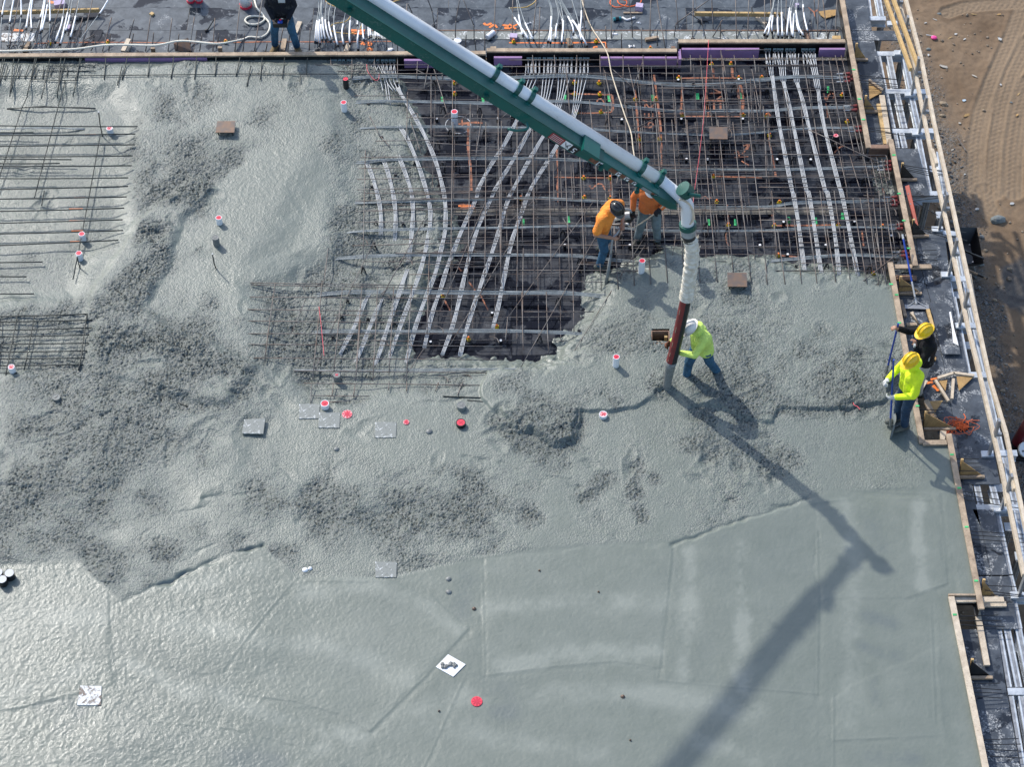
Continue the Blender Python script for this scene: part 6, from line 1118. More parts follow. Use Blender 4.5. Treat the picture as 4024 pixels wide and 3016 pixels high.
for lab, c, x, y, w_, d_, h_ in [('purple foam block by the orange hose coil', 2, 1132, 60, .14, .12, .12), ('torn lilac foam block above the long yellow timber', 0, 520, 32, .22, .14, .1), ('small lilac foam scrap on the tendon ends', 0, 598, 238, .07, .12, .06), ('small lilac foam block at the edge of the boom', 2, 40, 318, .14, .12, .08), ('tiny lilac foam block among the white sheaths near the edge form', 3, 285, 45, .06, .06, .08)]:
    p = P(G(c, 0, x, y), DECK + h_ / 2); m = MB(); m.box(p, (w_, d_, h_), Matrix.Rotation(NR.uniform(-.3, .3), 3, 'Z')); tag(m.build('foam_block', mat('lilac_foam', (.5, .42, .58), .8, vs=20, col2=(.4, .33, .47))), lab, 'foam block')
for lab, c, x, y, s in [('white paper scrap on the pale ledge by the pale cord', 2, 920, 290, .05), ('crumpled white rag behind the bulkhead beside the boom', 1, 1158, 438, .08), ('white flake near the tendon sheaths at the top', 2, 178, 205, .03), ('white flake beside the pale cord at the ledge', 2, 650, 238, .03), ('white streak of foam filler on the dusty deck', 2, 1128, 200, .03), ('white foam splash at the end of the pale ledge', 2, 1070, 405, .05)]:
    p = P(G(c, 0, x, y), DECK); m = MB()
    for k in range(4): m.ell((p.x + NR.uniform(-s, s), p.y + NR.uniform(-s, s) * .6, DECK + .01), (s * NR.uniform(.4, .9), s * NR.uniform(.3, .7), .02), Matrix.Rotation(NR.uniform(0, 3), 3, 'Z'), 7, 4)
    tag(m.build('white_scrap', M_WHITE, None, True), lab, 'litter scrap')
tp = thing('pipe_offcut', 'white pipe offcut with an orange end lying on the pale ledge under the boom', 'pipe', P(G(1, 0, 2045, 300), DECK)); a, b = P(G(1, 0, 2022, 325), DECK + .06), P(G(1, 0, 2080, 278), DECK + .06)
m = MB(); m.tube([a, b], .055, 14); m.build('pipe', M_PVC, tp); m = MB(); m.tube([b, b + (b - a) * .1], .04, 10); m.build('plug', M_ORG, tp)
dc = thing('floor_disc', 'white plastic disc lying beside the boom pipe on the top deck', 'lid', P(G(1, 0, 1765, 358), DECK)); m = MB(); m.tube([P(G(1, 0, 1765, 358), DECK), P(G(1, 0, 1765, 358), DECK) + Vector((0, 0, .03))], .075, 16); m.build('lid', M_PVC, dc)
for lab, c, x, y, r in [('white cup sleeve with a red base, first of the pair at the top', 0, 1658, 10, .072), ('white cup sleeve with a red base, second of the pair at the top', 0, 1730, 10, .065), ('large white cup sleeve with a red base near the coiled hose', 0, 2135, 50, .11)]:
    b = P(G(c, 0, x, y), DECK); t = thing('cup_sleeve', lab, 'pipe sleeve', (b.x, b.y, DECK)); m = MB(); m.tube([(0, 0, 0), (0, 0, .05)], r * 1.12, 14); ob('base_ring', m.mesh('base_ring'), t, M_RED); m = MB(); m.tube([(0, 0, .05), (0, 0, .42)], r, 16); ob('pipe', m.mesh('pipe', None, True), t, M_PVC)
hm = thing('dark_pin', 'black pin with a round head lying on the dusty deck', 'pin', P(G(0, 0, 1800, 262), DECK)); m = MB(); m.tube([P(G(0, 0, 1800, 262), DT), P(G(0, 0, 1868, 155), DECK + .08)], .012, 6); m.build('shank', M_REBARW, hm); m = MB(); m.ell(P(G(0, 0, 1796, 262), DT), (.04, .035, .03)); m.build('head', M_BLACK, hm)
# pale ledge strips set in the upper deck
for lab, a, b, mt in [('pale cement-splashed strip behind the bulkhead beside the boom', (G(1, 0, 1020, 305)), G(2, 0, 1480, 308), M_SMEARG), ('pale cement-splashed patch under the tendon ends in the top corner', G(0, 0, 10, 325), G(0, 0, 305, 325), M_SMEAR), ('pale cement-splashed strip ending in the back corner', G(2, 0, 1482, 305), G(3, 0, 655, 310), M_SMEARG)]:
    A, B = P(a, DECK), P(b, DECK); m = MB(); m.beam((A.x, A.y, DECK + .006), (B.x, B.y, DECK + .006), .24, .012); tag(m.build('splashed_strip', mt), lab, 'ledge strip')
A, B = P(G(1, 0, 1000, 268), DECK), P(G(3, 0, 640, 262), DECK); m = MB(); m.beam((A.x, A.y, DECK + .012), (B.x, B.y, DECK + .012), .02, .024); tag(m.build('ledge_batten', W_RED), 'thin dark batten edging the pale strips on the top deck', 'batten')
A, B = P(G(1, 1, 1560, 190), DECK), P(G(3, 1, 620, 170), DECK); m = MB(); m.beam((A.x, A.y, DECK + .004), (B.x, B.y, DECK + .004), .17, .008); tag(m.build('infill_strip', mat('bare_concrete_strip', (.19, .175, .15), .85, vs=9, col2=(.11, .1, .085))), 'bare brownish concrete strip across the dark deck behind the two men in orange', 'deck strip')
# white-sheathed tendon ends standing up from the upper deck
TE = {}
def tendon_end(pts, ws, wm=None):
    kk = 'corner' if pts[0][0] < 500 else 'between the man with the remote and the boom' if pts[0][0] < 1900 else 'behind the boom' if pts[0][0] < 2950 else 'beside the edge form'; TE[kk] = TE.get(kk, -1) + 1
    px = pts; n = len(px); r0 = thing('tendon_end', f'{ordn(TE[kk])} white-sheathed tendon end in the group ' + (kk if kk != 'corner' else 'on the long yellow timber'), 'tendon end', P(px[-1], DECK), 0, 'sheathed tendon ends on the top deck')
    L = smooth_line([P(a, b) for a, b in zip(px, [DECK + .35] + [DECK + .25] * (n - 2) + [DECK + .04])], 6); k = int(len(L) * ws[0]); j = max(k + 2, int(len(L) * ws[1]))
    m = MB(); m.tube(L, .009, 5); m.build('strand', M_STRAND, r0, True); m = MB(); m.tube(L[k:j], .0165, 7); m.build('sheath', M_WHITE, r0, True); q = L[j - 1]; d = (L[min(j, len(L) - 1)] - L[j - 2]).normalized()
    m = MB(); m.tube([q, q + d * .05], .023, 8); m.build('collar', M_BLACK, r0)
for pts, ws in [([(545, -40), (560, 60), (535, 240), (525, 415)], (.55, .92)), ([(575, -40), (575, 60), (548, 250), (547, 415)], (.55, .92)), ([(590, -40), (570, 120), (560, 270), (575, 420)], (.45, .92)), ([(585, -40), (580, 160), (580, 260), (600, 425)], (.5, .85)), ([(610, -40), (590, 100), (600, 260), (635, 420)], (.45, .85)), ([(640, -40), (615, 120), (630, 270), (695, 430)], (.45, .85)), ([(700, -40), (655, 70), (645, 190), (680, 350), (700, 430)], (.5, .75)), ([(740, -40), (700, 80), (690, 220), (715, 360), (735, 420)], (.5, .85)), ([(800, 60), (775, 190), (760, 280), (770, 360), (780, 420)], (.3, .85)), ([(850, 60), (830, 200), (825, 330), (840, 430)], (.3, .8)), ([(905, 100), (895, 200), (893, 250), (900, 430)], (.1, .5)),
                ([(930, 130), (910, 250), (895, 340), (900, 440)], (.4, .97)), ([(940, 150), (940, 260), (950, 340), (970, 415)], (.0, .7)), ([(990, 170), (990, 250), (995, 330), (1010, 410)], (.0, .65)), ([(1000, 170), (1005, 250), (1015, 320), (1035, 415)], (.0, .65)), ([(1005, 170), (1050, 240), (1080, 330), (1110, 415)], (.0, .65)), ([(1010, 175), (1060, 250), (1095, 335), (1138, 415)], (.0, .65)), ([(1045, 190), (1048, 250), (1055, 330), (1075, 410)], (.0, .65)), ([(1200, 260), (1198, 340), (1200, 412)], (.0, .55))]: tendon_end(GL(1, 0, *pts), ws)
for pts, ws in [([(60, -60), (90, 160), (120, 300), (150, 405)], (.3, .72)), ([(0, 60), (60, 170), (160, 320), (185, 400)], (.3, .75)), ([(70, -30), (130, 170), (200, 320), (245, 400)], (.4, .78)), ([(320, -60), (365, 80), (360, 260), (345, 340), (328, 410)], (.35, .8)), ([(330, -60), (375, 90), (365, 300), (362, 350), (358, 410)], (.4, .8)), ([(390, -60), (430, 120), (410, 240), (405, 320), (395, 410)], (.4, .8)), ([(400, -60), (440, 100), (470, 200), (460, 350), (455, 405)], (.4, .82)), ([(430, -60), (470, 150), (470, 290), (485, 405)], (.4, .72)), ([(400, -30), (500, 120), (560, 260), (535, 410)], (.4, .75)), ([(420, -30), (530, 150), (620, 280), (600, 410)], (.4, .75)), ([(430, -30), (540, 150), (625, 290), (620, 410)], (.4, .75)), ([(440, -30), (560, 180), (655, 350), (685, 420)], (.4, .85)), ([(540, -30), (600, 180), (625, 330), (645, 410)], (.4, .75)), ([(620, -60), (630, 120), (618, 280), (640, 405)], (.3, .75))]: tendon_end(GL(2, 0, *pts), ws)
for pts, ws in [([(125, -60), (60, 120), (45, 270), (20, 330)], (.4, .8)), ([(85, -60), (80, 130), (70, 230), (85, 330)], (.35, .8)), ([(100, -30), (60, 160), (12, 270), (10, 330)], (.3, .75)), ([(130, -40), (120, 160), (125, 280), (128, 330)], (.3, .8)), ([(150, -40), (155, 130), (160, 280), (160, 335)], (.3, .8)), ([(245, -40), (220, 90), (200, 270), (205, 330)], (.3, .8)), ([(270, -40), (230, 120), (240, 270), (235, 330)], (.3, .8)), ([(330, -60), (345, 130), (375, 260), (395, 330)], (.2, .7)), ([(270, 60), (300, 220), (335, 290), (350, 320)], (.1, .75)), ([(290, -40), (280, 150), (300, 260), (330, 310)], (.3, .8)), ([(262, 100), (255, 180), (250, 290), (252, 330)], (.1, .8))]: tendon_end(GL(3, 0, *pts), ws)
for pts, ws in [([(60, -60), (25, 80), (8, 240), (10, 420)], (.0, .5)), ([(130, -60), (95, 120), (82, 230), (70, 410)], (.1, .6)), ([(180, -60), (185, 100), (175, 200), (150, 420)], (.0, .5)), ([(280, -60), (245, 130), (220, 265), (170, 415)], (.1, .65)), ([(290, -60), (268, 120), (270, 280), (200, 415)], (.1, .65)), ([(395, -60), (370, 80), (335, 200), (270, 415)], (.1, .6)), ([(405, -60), (380, 90), (350, 270), (310, 415)], (.1, .7)), ([(430, -30), (435, 120), (432, 225), (425, 425)], (.0, .6)), ([(420, -30), (400, 110), (365, 260), (340, 415)], (.2, .7)), ([(570, -60), (540, 180), (495, 320), (465, 420)], (.3, .8)), ([(620, -60), (580, 140), (535, 340), (505, 420)], (.3, .82)), ([(640, -60), (600, 160), (570, 265), (525, 415)], (.3, .7)), ([(700, -60), (650, 170), (618, 300), (580, 420)], (.3, .75)), ([(960, -40), (890, 80), (795, 210), (640, 420)], (.15, .52))]: tendon_end(GL(0, 0, *pts), ws)
# upright and leaning bars through the upper deck
RU = mat_of('loose bars standing up through the dusty top deck', G(2, 0, 1000, 200))
for c, ls in [(0, [((35, -60), (0, 200)), ((165, 0), (80, 420)), ((310, -40), (190, 430)), ((430, -40), (260, 430)), ((545, -20), (400, 420)), ((690, -20), (590, 310)), ((808, -20), (710, 430)), ((720, 150), (640, 440)), ((970, 150), (890, 445)), ((1165, 165), (1120, 340)), ((1310, 130), (1265, 445)), ((1495, 155), (1460, 445)), ((1690, 145), (1650, 400)), ((1868, 155), (1850, 445)), ((2085, 40), (2040, 445)), ((960, 295), (945, 445)), ((1160, 290), (1140, 400)), ((1335, 280), (1315, 445)), ((1555, 295), (1530, 445)), ((1755, 290), (1735, 445)), ((1900, 290), (1880, 420)), ((2125, 290), (2110, 445)), ((735, 345), (815, 300)), ((830, 365), (790, 440)), ((270, 245), (430, 250))]),
              (1, [((110, 375), (95, 450)), ((250, 240), (210, 445)), ((315, 240), (290, 445)), ((485, 240), (475, 440)), ((400, 240), (385, 400)), ((70, -20), (0, 440)), ((1145, 260), (1150, 440)), ((1240, 300), (1245, 470)), ((1325, 30), (1310, 440)), ((1490, -40), (1545, 100)), ((1545, 100), (1565, 235)), ((1790, -40), (1750, 180)), ((1750, 180), (1745, 330)), ((1800, -40), (1905, 220)), ((1905, 220), (1908, 330)), ((2095, -40), (2080, 330)), ((1335, 30), (1370, 110)), ((2000, 260), (2000, 440)), ((1840, 300), (1835, 430)), ((1920, 350), (1925, 440)), ((790, 230), (780, 420))]),
              (2, [((35, -40), (30, 330)), ((240, -30), (210, 310)), ((270, 60), (262, 420)), ((890, -40), (890, 330)), ((1035, -40), (1070, 200)), ((1070, 200), (1072, 320)), ((1235, -40), (1225, 320)), ((1280, -40), (1360, 430)), ((1445, -40), (1470, 240)), ((1760, -20), (1455, 200)), ((1455, 200), (1435, 320)), ((1600, -40), (1595, 330)), ((1762, -40), (1775, 250)), ((1970, -20), (1978, 330)), ((2085, -20), (2075, 330)), ((840, 225), (850, 420)), ((980, 290), (980, 430)), ((1150, 240), (1155, 430)), ((1290, 250), (1290, 400)), ((1670, 160), (1710, 340)), ((1855, 170), (1770, 320)), ((2110, 60), (2115, 110)), ((1840, 180), (1835, 330)), ((650, 0), (660, 420)), ((1595, 130), (1700, 200))]),
              (3, [((10, -40), (20, 335)), ((60, -40), (75, 340)), ((110, 100), (125, 340)), ((500, -40), (545, 335)), ((468, -20), (458, 310)), ((625, 0), (610, 310)), ((165, 130), (220, 250)), ((195, -20), (180, 330)), ((340, 60), (345, 310)), ((430, -20), (450, 200)), ((560, 260), (545, 330))])]:
    for i, (a, b) in enumerate(ls): bar(RU, GL(c, 0, a, b), [DECK + .32, DECK + .02], .011)
for c, x, y in [(2, 1590, 260), (2, 1645, 270), (2, 1705, 270), (2, 1765, 270), (2, 1850, 200), (2, 2000, 200), (2, 2145, 200), (0, 65, 320), (0, 120, 320), (0, 185, 325), (0, 250, 330)]:
    pts = [P(G(c, 0, x - 6, y + 70), DECK), P(G(c, 0, x - 4, y + 70), DECK + .2), P(G(c, 0, x + 8, y + 70), DECK + .27), P(G(c, 0, x + 22, y + 70), DECK + .2), P(G(c, 0, x + 24, y + 72), DECK + .1)]; m = MB(); m.tube(smooth_line(pts, 4), .012, 6); m.build('rebar', M_REBAR, RU, True)
# ------------------------------------------------------------------ spray paint on the deck
def spray(lines, wd=.035, mt=None, z=DECK + .0035):
    m = MB()
    for k, px in enumerate(lines):
        m.ribbon(smooth_line([P(p, DECK) for p in px], 5), wd, z + .0006 * k)
    m.build('spray_mark', mt or M_SPRAY, deck)
S = lambda c, r, *ls: [GL(c, r, *l) for l in ls]
spray(S(2, 0, ((1480, 680), (1750, 676), (2030, 680)), ((1712, 690), (1715, 830), (1735, 1005)), ((1505, 760), (1498, 900), (1492, 1000)), ((1495, 1012), (1780, 1014), (2045, 1018)), ((2002, 740), (1990, 830), (2030, 900), (2010, 1000)), ((2010, 720), (2035, 860), (2032, 960)), ((1770, 590), (1778, 680)), ((1938, 590), (1942, 680))), .04)
spray(S(2, 0, ((1720, 955), (1780, 960), (1838, 962)), ((1722, 885), (1722, 955)), ((1780, 885), (1782, 958)), ((1838, 890), (1838, 960)), ((1720, 870), (1870, 882)), ((1845, 835), (1800, 870)), ((1740, 812), (1842, 808)), ((1842, 808), (1770, 770))), .035)
spray(S(2, 0, ((525, 815), (700, 818), (895, 825)), ((895, 825), (905, 900), (895, 975)), ((600, 985), (760, 982), (890, 975))), .04); spray(S(2, 0, ((765, 885), (775, 865), (800, 860), (822, 885), (825, 920))), .03)
spray(S(2, 0, ((1095, 780), (1110, 950), (1135, 1300)), ((1260, 650), (1290, 880), (1320, 1150), (1325, 1450))), .035)
spray(S(2, 0, ((1170, 1100), (1220, 1108), (1252, 1090), (1240, 1066), (1215, 1070), (1208, 1100)), ((1180, 1030), (1255, 1028)), ((1215, 985), (1215, 1028)), ((1178, 985), (1178, 1028)), ((1252, 985), (1252, 1028)), ((1175, 940), (1262, 935)), ((1180, 935), (1190, 905), (1220, 935), (1260, 910)), ((1150, 865), (1200, 885))), .028)
spray(S(2, 0, ((390, 1540), (640, 1545), (880, 1548)), ((885, 1560), (888, 1658)), ((415, 1300), (425, 1480), (420, 1658))), .035); spray(S(2, 0, ((700, 1612), (720, 1640), (770, 1600), (810, 1605), (835, 1650))), .03)
spray(S(2, 0, ((1780, 1532), (1990, 1540), (2200, 1545)), ((1960, 1370), (2080, 1362)), ((1955, 1330), (1990, 1320), (2000, 1360)), ((2085, 1255), (2030, 1340)), ((2030, 1270), (2085, 1258), (2070, 1300)), ((2020, 1400), (2085, 1440))), .03)
spray(S(3, 0, ((45, 1170), (75, 1330), (105, 1500)), ((0, 945), (70, 940)), ((20, 980), (40, 960), (60, 985))), .035); spray(S(3, 0, ((510, 790), (530, 850), (560, 800), (605, 800), (590, 840)), ((530, 880), (545, 1000)), ((600, 1300), (650, 1250), (690, 1240))), .03)
spray(S(3, 1, ((60, 120), (75, 210), (90, 290)), ((90, 298), (350, 296), (600, 290)), ((835, 340), (850, 470)), ((110, 548), (240, 560), (360, 575)), ((1015, -20), (1020, 20))), .035)
spray(S(2, 1, ((1895, 120), (1905, 290), (1885, 400), (1905, 480)), ((870, -10), (880, 50)), ((425, -10), (425, 100)), ((1670, 75), (1700, 50), (1730, 70), (1760, 60))), .03)
spray(S(1, 1, ((1770, 130), (1850, 125), (1900, 135)), ((1790, 145), (1920, 150))), .06, M_ORG); spray(S(1, 1, ((1650, 950), (1700, 1040)), ((1960, 900), (2030, 1040)), ((1860, 790), (1920, 870)), ((1770, 670), (1800, 700))), .03)
spray(S(1, 0, ((1860, 1060), (1855, 1250), (1880, 1500), (1885, 1658)), ((1770, 1080), (1900, 1065), (1980, 1070)), ((1800, 1040), (1805, 1100))), .045, M_SPRAY)
ch = mat('white_chalk', (.5, .52, .54), .9, var=.2); spray([[(G(1, 0, 1770 + 110 * math.cos(a), 1085 + 75 * math.sin(a))) for a in np.linspace(0, 6.28, 18)]], .012, ch)
spray(S(0, 0, ((300, 380), (420, 372), (900, 366), (1500, 370), (2211, 365))), .03); spray(S(1, 0, ((0, 362), (300, 362), (700, 362), (1200, 358))), .03); spray(S(2, 0, ((0, 370), (400, 372), (840, 366)), ((735, 420), (745, 405), (770, 408)), ((840, 370), (850, 420))), .035, M_ORG)
spray(S(1, 0, ((840, 262), (960, 265)), ((845, 285), (955, 290)), ((925, 385), (945, 372), (960, 390)), ((980, 380), (1000, 372), (1020, 385), (985, 395)), ((985, 440), (990, 420), (1015, 425), (1020, 440)), ((1110, 235), (1130, 245), (1115, 255)), ((1100, 248), (1130, 262))), .05, M_ORG)
spray(S(1, 0, ((1990, 200), (2020, 215), (2060, 200)), ((2040, 240), (2080, 215), (2110, 240)), ((2150, 215), (2210, 225)), ((2170, 240), (2211, 245))), .05, M_ORG); spray(S(2, 0, ((0, 210), (40, 225), (80, 205)), ((0, 250), (30, 235), (60, 250))), .04, M_ORG)
spray(S(0, 0, ((420, 5), (460, 20), (500, 0)), ((120, 260), (200, 265))), .06, M_ORG); spray(S(3, 0, ((380, 60), (430, 100), (460, 80)), ((430, 100), (440, 140))), .03, M_SPRAY)
spray(S(3, 1, ((1480, 1590), (1420, 1600))), .05, M_ORG, DECK - .0085); spray(S(3, 2, ((1440, 30), (1470, 60), (1490, 75)), ((1380, 10), (1440, 5))), .05, M_ORG, DECK - .0085)
for c, r, x, y in [(2, 0, 868, 855), (2, 0, 1252, 850), (2, 0, 1638, 838), (2, 0, 2020, 835), (1, 0, 1630, 868), (1, 0, 1985, 868), (2, 1, 515, 250), (2, 1, 1735, 275), (2, 1, 1965, 275), (3, 1, 670, 215), (3, 1, 440, 255), (3, 1, 215, 250), (3, 0, 548, 760), (2, 0, 485, 850), (2, 1, 122, 270)]:
    spray([GL(c, r, (x, y - 28), (x + 3, y + 28))], .05, M_GREENP)
# ------------------------------------------------------------------ people
def fused(name, caps, voxel, mt, parent, sm=4):
    """One continuous surface from overlapping tapered limbs."""
    m = MB()
    for c in caps:
        if c[0] == 'e': m.ell(c[1], c[2], c[3] if len(c) > 3 else None, 14, 9)
        else: m.cap(c[0], c[1], c[2], c[3], 12)
    o = bpy.data.objects.new('tmp', m.mesh('tmp')); COL.objects.link(o)
    md = o.modifiers.new('r', 'REMESH'); md.mode = 'VOXEL'; md.voxel_size = voxel; md.use_smooth_shade = True
    s = o.modifiers.new('s', 'SMOOTH'); s.iterations = sm; s.factor = .5
    bpy.context.view_layer.update(); me = bpy.data.meshes.new_from_object(o.evaluated_get(bpy.context.evaluated_depsgraph_get()))
    bpy.data.objects.remove(o); me.name = name; me.materials.clear()
    return ob(name, me, parent, mt)
def cloth(name, col, var=.2, rough=.85, vs=7, bump=.8):
    t = NT(name); a = t.noise(vs, 4, .6); w_ = t.noise(9, 3, .55, (1, 1, .6), 1.5); d = t.noise(5, 5, .75)
    c = t.mix(t.ramp(a, .35, .65), tuple(min(1, x * (1 + var * .5)) for x in col), tuple(x * (1 - var) for x in col)); c = t.mix(t.math('MULTIPLY', t.ramp(d, .58, .68), .3), c, (.13, .135, .125))
    return t.out(c, rough, t.bump(w_, bump, .03), 0, .3)
C_NAVY = cloth('navy_sweater', (.008, .010, .016)); C_JEAN = cloth('blue_jeans', (.035, .10, .17), .35); C_ORT = cloth('orange_tee', (.85, .28, .045), .12); C_ORL = cloth('orange_shirt', (.62, .17, .045), .15)
C_GREY = cloth('grey_jeans', (.15, .19, .2), .25); C_LIME = cloth('lime_hoodie', (.55, .72, .16), .12); C_HIVIS = cloth('yellow_hivis', (.72, .9, .03), .1); C_BLK = cloth('black_sweater', (.006, .006, .008)); C_BEIGE = cloth('pale_trousers', (.42, .4, .36), .2)
C_DJEAN = cloth('dark_jeans', (.02, .045, .085), .3); C_BOOT = cloth('rubber_boot', (.03, .032, .026), .4, .5); C_TAN = cloth('tan_boot', (.2, .145, .075), .3); C_MUD = cloth('concrete_boot', (.1, .105, .09), .4, .6)
H_YEL = mat('yellow_helmet', (.78, .5, .012), .28, var=.12, vs=9); H_BLK = mat('black_helmet', (.01, .01, .012), .22, var=.5, vs=20, col2=(.035, .035, .035)); H_WHT = mat('white_helmet', (.72, .7, .66), .4, vs=10, col2=(.55, .52, .47)); C_GLOVE = cloth('brown_glove', (.14, .055, .03)); C_BGL = cloth('black_glove', (.014, .014, .016)); C_WGL = cloth('pale_glove', (.5, .5, .48)); M_HAIR = mat('dark_hair', (.015, .011, .008), .6)
def person(label, base, yaw, J, top, trous, boots, hat=None, short=False, gloves=None, hood=None, hair=False, cuff=None, hat_tilt=None, scale=1.0):
    F_ = Vector((math.cos(yaw), math.sin(yaw), 0)); L_ = Vector((-math.sin(yaw), math.cos(yaw), 0))
    D0 = dict(pel=(0, 0, .95), che=(.02, 0, 1.30), nek=(.03, 0, 1.47), hed=(.06, 0, 1.61), shR=(.0, -.185, 1.40), elR=(-.02, -.25, 1.12), haR=(.12, -.22, .90), shL=(.0, .185, 1.40), elL=(-.02, .25, 1.12), haL=(.12, .22, .90),
              hiR=(0, -.095, .92), knR=(.03, -.11, .50), anR=(0, -.12, .09), hiL=(0, .095, .92), knL=(.03, .11, .50), anL=(0, .12, .09), look=None, toeR=None, toeL=None, grR=None, grL=None)
    D0.update(J)
    W = lambda q: F_ * q[0] * scale + L_ * q[1] * scale + Vector((0, 0, q[2] * scale))
    K = {k: W(v) for k, v in D0.items() if v is not None}
    t = thing('person', label, 'person', base)
    up = (K['hed'] - K['nek']).normalized(); look = K.get('look') or F_; look = (look - up * look.dot(up)).normalized(); side = up.cross(look)
    HM = Matrix((look, side, up)).transposed(); s = scale
    def torso(g):
        c = K['che']; p = K['pel']; sx = (K['shL'] - K['shR']).normalized() * .085; hx = (K['hiL'] - K['hiR']).normalized() * .07; mid = (c + p) / 2
        return [(p + hx, mid + hx * .9, .115 + g, .11 + g), (p - hx, mid - hx * .9, .115 + g, .11 + g), (mid + hx * .9, c + sx, .11 + g, .12 + g), (mid - hx * .9, c - sx, .11 + g, .12 + g), (c + sx, K['shL'] * .75 + c * .25, .11 + g, .075 + g), (c - sx, K['shR'] * .75 + c * .25, .11 + g, .075 + g), (c, K['nek'] - up * .03, .1 + g, .06 + g)]
    def arm(sd, g, upto=1.0):
        a, b, c = K['sh' + sd], K['el' + sd], K['ha' + sd]
        if upto < .6: e = a.lerp(b, .75); return [(a, e, .062 + g, .056 + g * 1.6)]
        return [(a, b, .06 + g, .047 + g), (b, c.lerp(b, .14), .047 + g, .034 + g)]
    def legp(sd, g, upto=1.0):
        a, b, c = K['hi' + sd], K['kn' + sd], K['an' + sd]; return [(a, b, .085 + g, .058 + g), (b, b.lerp(c, upto), .057 + g, .045 + g)]
    def hand(sd, g=0):
        c = K['ha' + sd]; d = (c - K['el' + sd]).normalized(); gr = K.get('gr' + sd); n = (gr - gr.dot(d) * d).normalized() if gr else Vector((0, 0, -1)) - d * Vector((0, 0, -1)).dot(d)
        if n.length < .1: n = F_
        n.normalize(); w2 = d.cross(n); out = [(c - d * .02, c + d * .06, .03 + g, .034 + g), (c + w2 * .018, c + d * .075 + w2 * .022, .022 + g, .02 + g), (c - w2 * .018, c + d * .075 - w2 * .022, .022 + g, .02 + g)]
        for i, l in enumerate((.062, .074, .07, .056)):
            r0 = c + d * .078 + w2 * (.033 - .022 * i); r1 = r0 + d * l * .5 + n * l * .35; r2 = r1 + n * l * .55 - d * l * .1; out += [(r0, r1, .0095 + g, .009 + g), (r1, r2, .009 + g, .008 + g)]
        out.append((c + d * .015 + w2 * .03, c + d * .045 + w2 * .052 + n * .03, .013 + g, .01 + g)); return out
    hd = K['hed']; E_ = lambda c, r: ('e', hd + HM @ Vector(c), r, HM)
    head = [E_((0, 0, .02), (.092, .075, .105)), E_((.025, 0, -.05), (.065, .058, .07)), E_((.1, 0, -.012), (.018, .013, .024)), E_((.0, .076, -.005), (.018, .01, .03)), E_((.0, -.076, -.005), (.018, .01, .03)), E_((.075, 0, -.085), (.025, .026, .02)), (K['nek'] - up * .04, hd - up * .05, .058, .055)]
    foot = []
    def shoe(sd, g, bt=.3):
        a = K['an' + sd]; k = K['kn' + sd]; toe = K.get('toe' + sd) or F_; toe = toe.normalized(); z = a - Vector((0, 0, .05)); return [(a, a.lerp(k, bt), .045 + g, .052 + g), (z - toe * .05, z + toe * .07, .042 + g, .044 + g), (z + toe * .07, z + toe * .16, .044 + g, .036 + g)]
    body = torso(0) + arm('R', 0) + arm('L', 0) + legp('R', 0) + legp('L', 0) + hand('R') + hand('L') + head + shoe('R', -.01, .2) + shoe('L', -.01, .2)
    fused('body', body, .0105, M_SKIN, t, 2)
    for sd in (-1, 1):
        m = MB(); m.ell(hd + HM @ Vector((.084, .03 * sd, .012)), (.012, .014, .009), HM, 8, 5); e = ob('eye', m.mesh('eye'), t, M_WHITE); m = MB(); m.ell(hd + HM @ Vector((.094, .03 * sd, .012)), (.006, .006, .006), HM, 6, 4); ob('pupil', m.mesh('pupil'), e, M_BLACK)
    m = MB(); m.ell(hd + HM @ Vector((.086, 0, -.055)), (.008, .022, .006), HM, 8, 5); ob('mouth', m.mesh('mouth'), t, mat('lips', (.22, .07, .06), .5))
    tc = torso(.032) + arm('R', .017, .5 if short else 1) + arm('L', .017, .5 if short else 1)
    if hood: tc += [('e', K['nek'] - look * .05 + up * .02, (.12, .12, .07), HM), ('e', K['nek'] + up * .03, (.1, .095, .06), HM)]
    if hood == 'up': tc += [('e', hd + HM @ Vector((-.015, 0, .0)), (.115, .1, .13), HM)]
    fused('top', tc, .0125, top, t)
    fused('trousers', [(K['pel'] + (K['hiL'] - K['hiR']) * .3, K['hiL'], .125, .105), (K['pel'] - (K['hiL'] - K['hiR']) * .3, K['hiR'], .125, .105)] + legp('R', .026, .9) + legp('L', .026, .9), .0125, trous, t)
    for sd in 'RL':
        fused('boot', shoe(sd, .013, .62 if boots is not C_TAN else .2), .011, boots, t, 2)
        if cuff: b_ = K['an' + sd].lerp(K['kn' + sd], .74); fused('cuff', [(b_ - (K['kn' + sd] - K['an' + sd]).normalized() * .03, b_ + (K['kn' + sd] - K['an' + sd]).normalized() * .03, .069, .07)], .012, cuff, t, 2)
        if gloves: fused('glove', hand(sd, .006) + [(K['ha' + sd] - (K['ha' + sd] - K['el' + sd]).normalized() * .09, K['ha' + sd], .043, .04)], .0095, gloves, t, 1)
    if hair or hat is None: fused('hair', [E_((-.02, 0, .04), (.1, .084, .1)), E_((-.05, 0, -.02), (.06, .078, .08))], .012, M_HAIR, t, 2)
    if hat:
        o = hd + up * .045
        if hat_tilt: look2 = look
        m = MB(); m.ell(o, (.138, .118, .128), HM, 20, 8, 0, math.pi / 2); m.add([o + HM @ Vector((.160 * math.cos(a) + (.035 if math.cos(a) > .3 else 0) * math.cos(a), .136 * math.sin(a), -.006)) for a in np.linspace(0, 2 * math.pi, 24)[:-1]] + [o + HM @ Vector((.130 * math.cos(a), .110 * math.sin(a), .006)) for a in np.linspace(0, 2 * math.pi, 24)[:-1]], [(i, (i + 1) % 23, 23 + (i + 1) % 23, 23 + i) for i in range(23)])
        h = ob('hard_hat', m.mesh('hard_hat', None, True), t, hat)
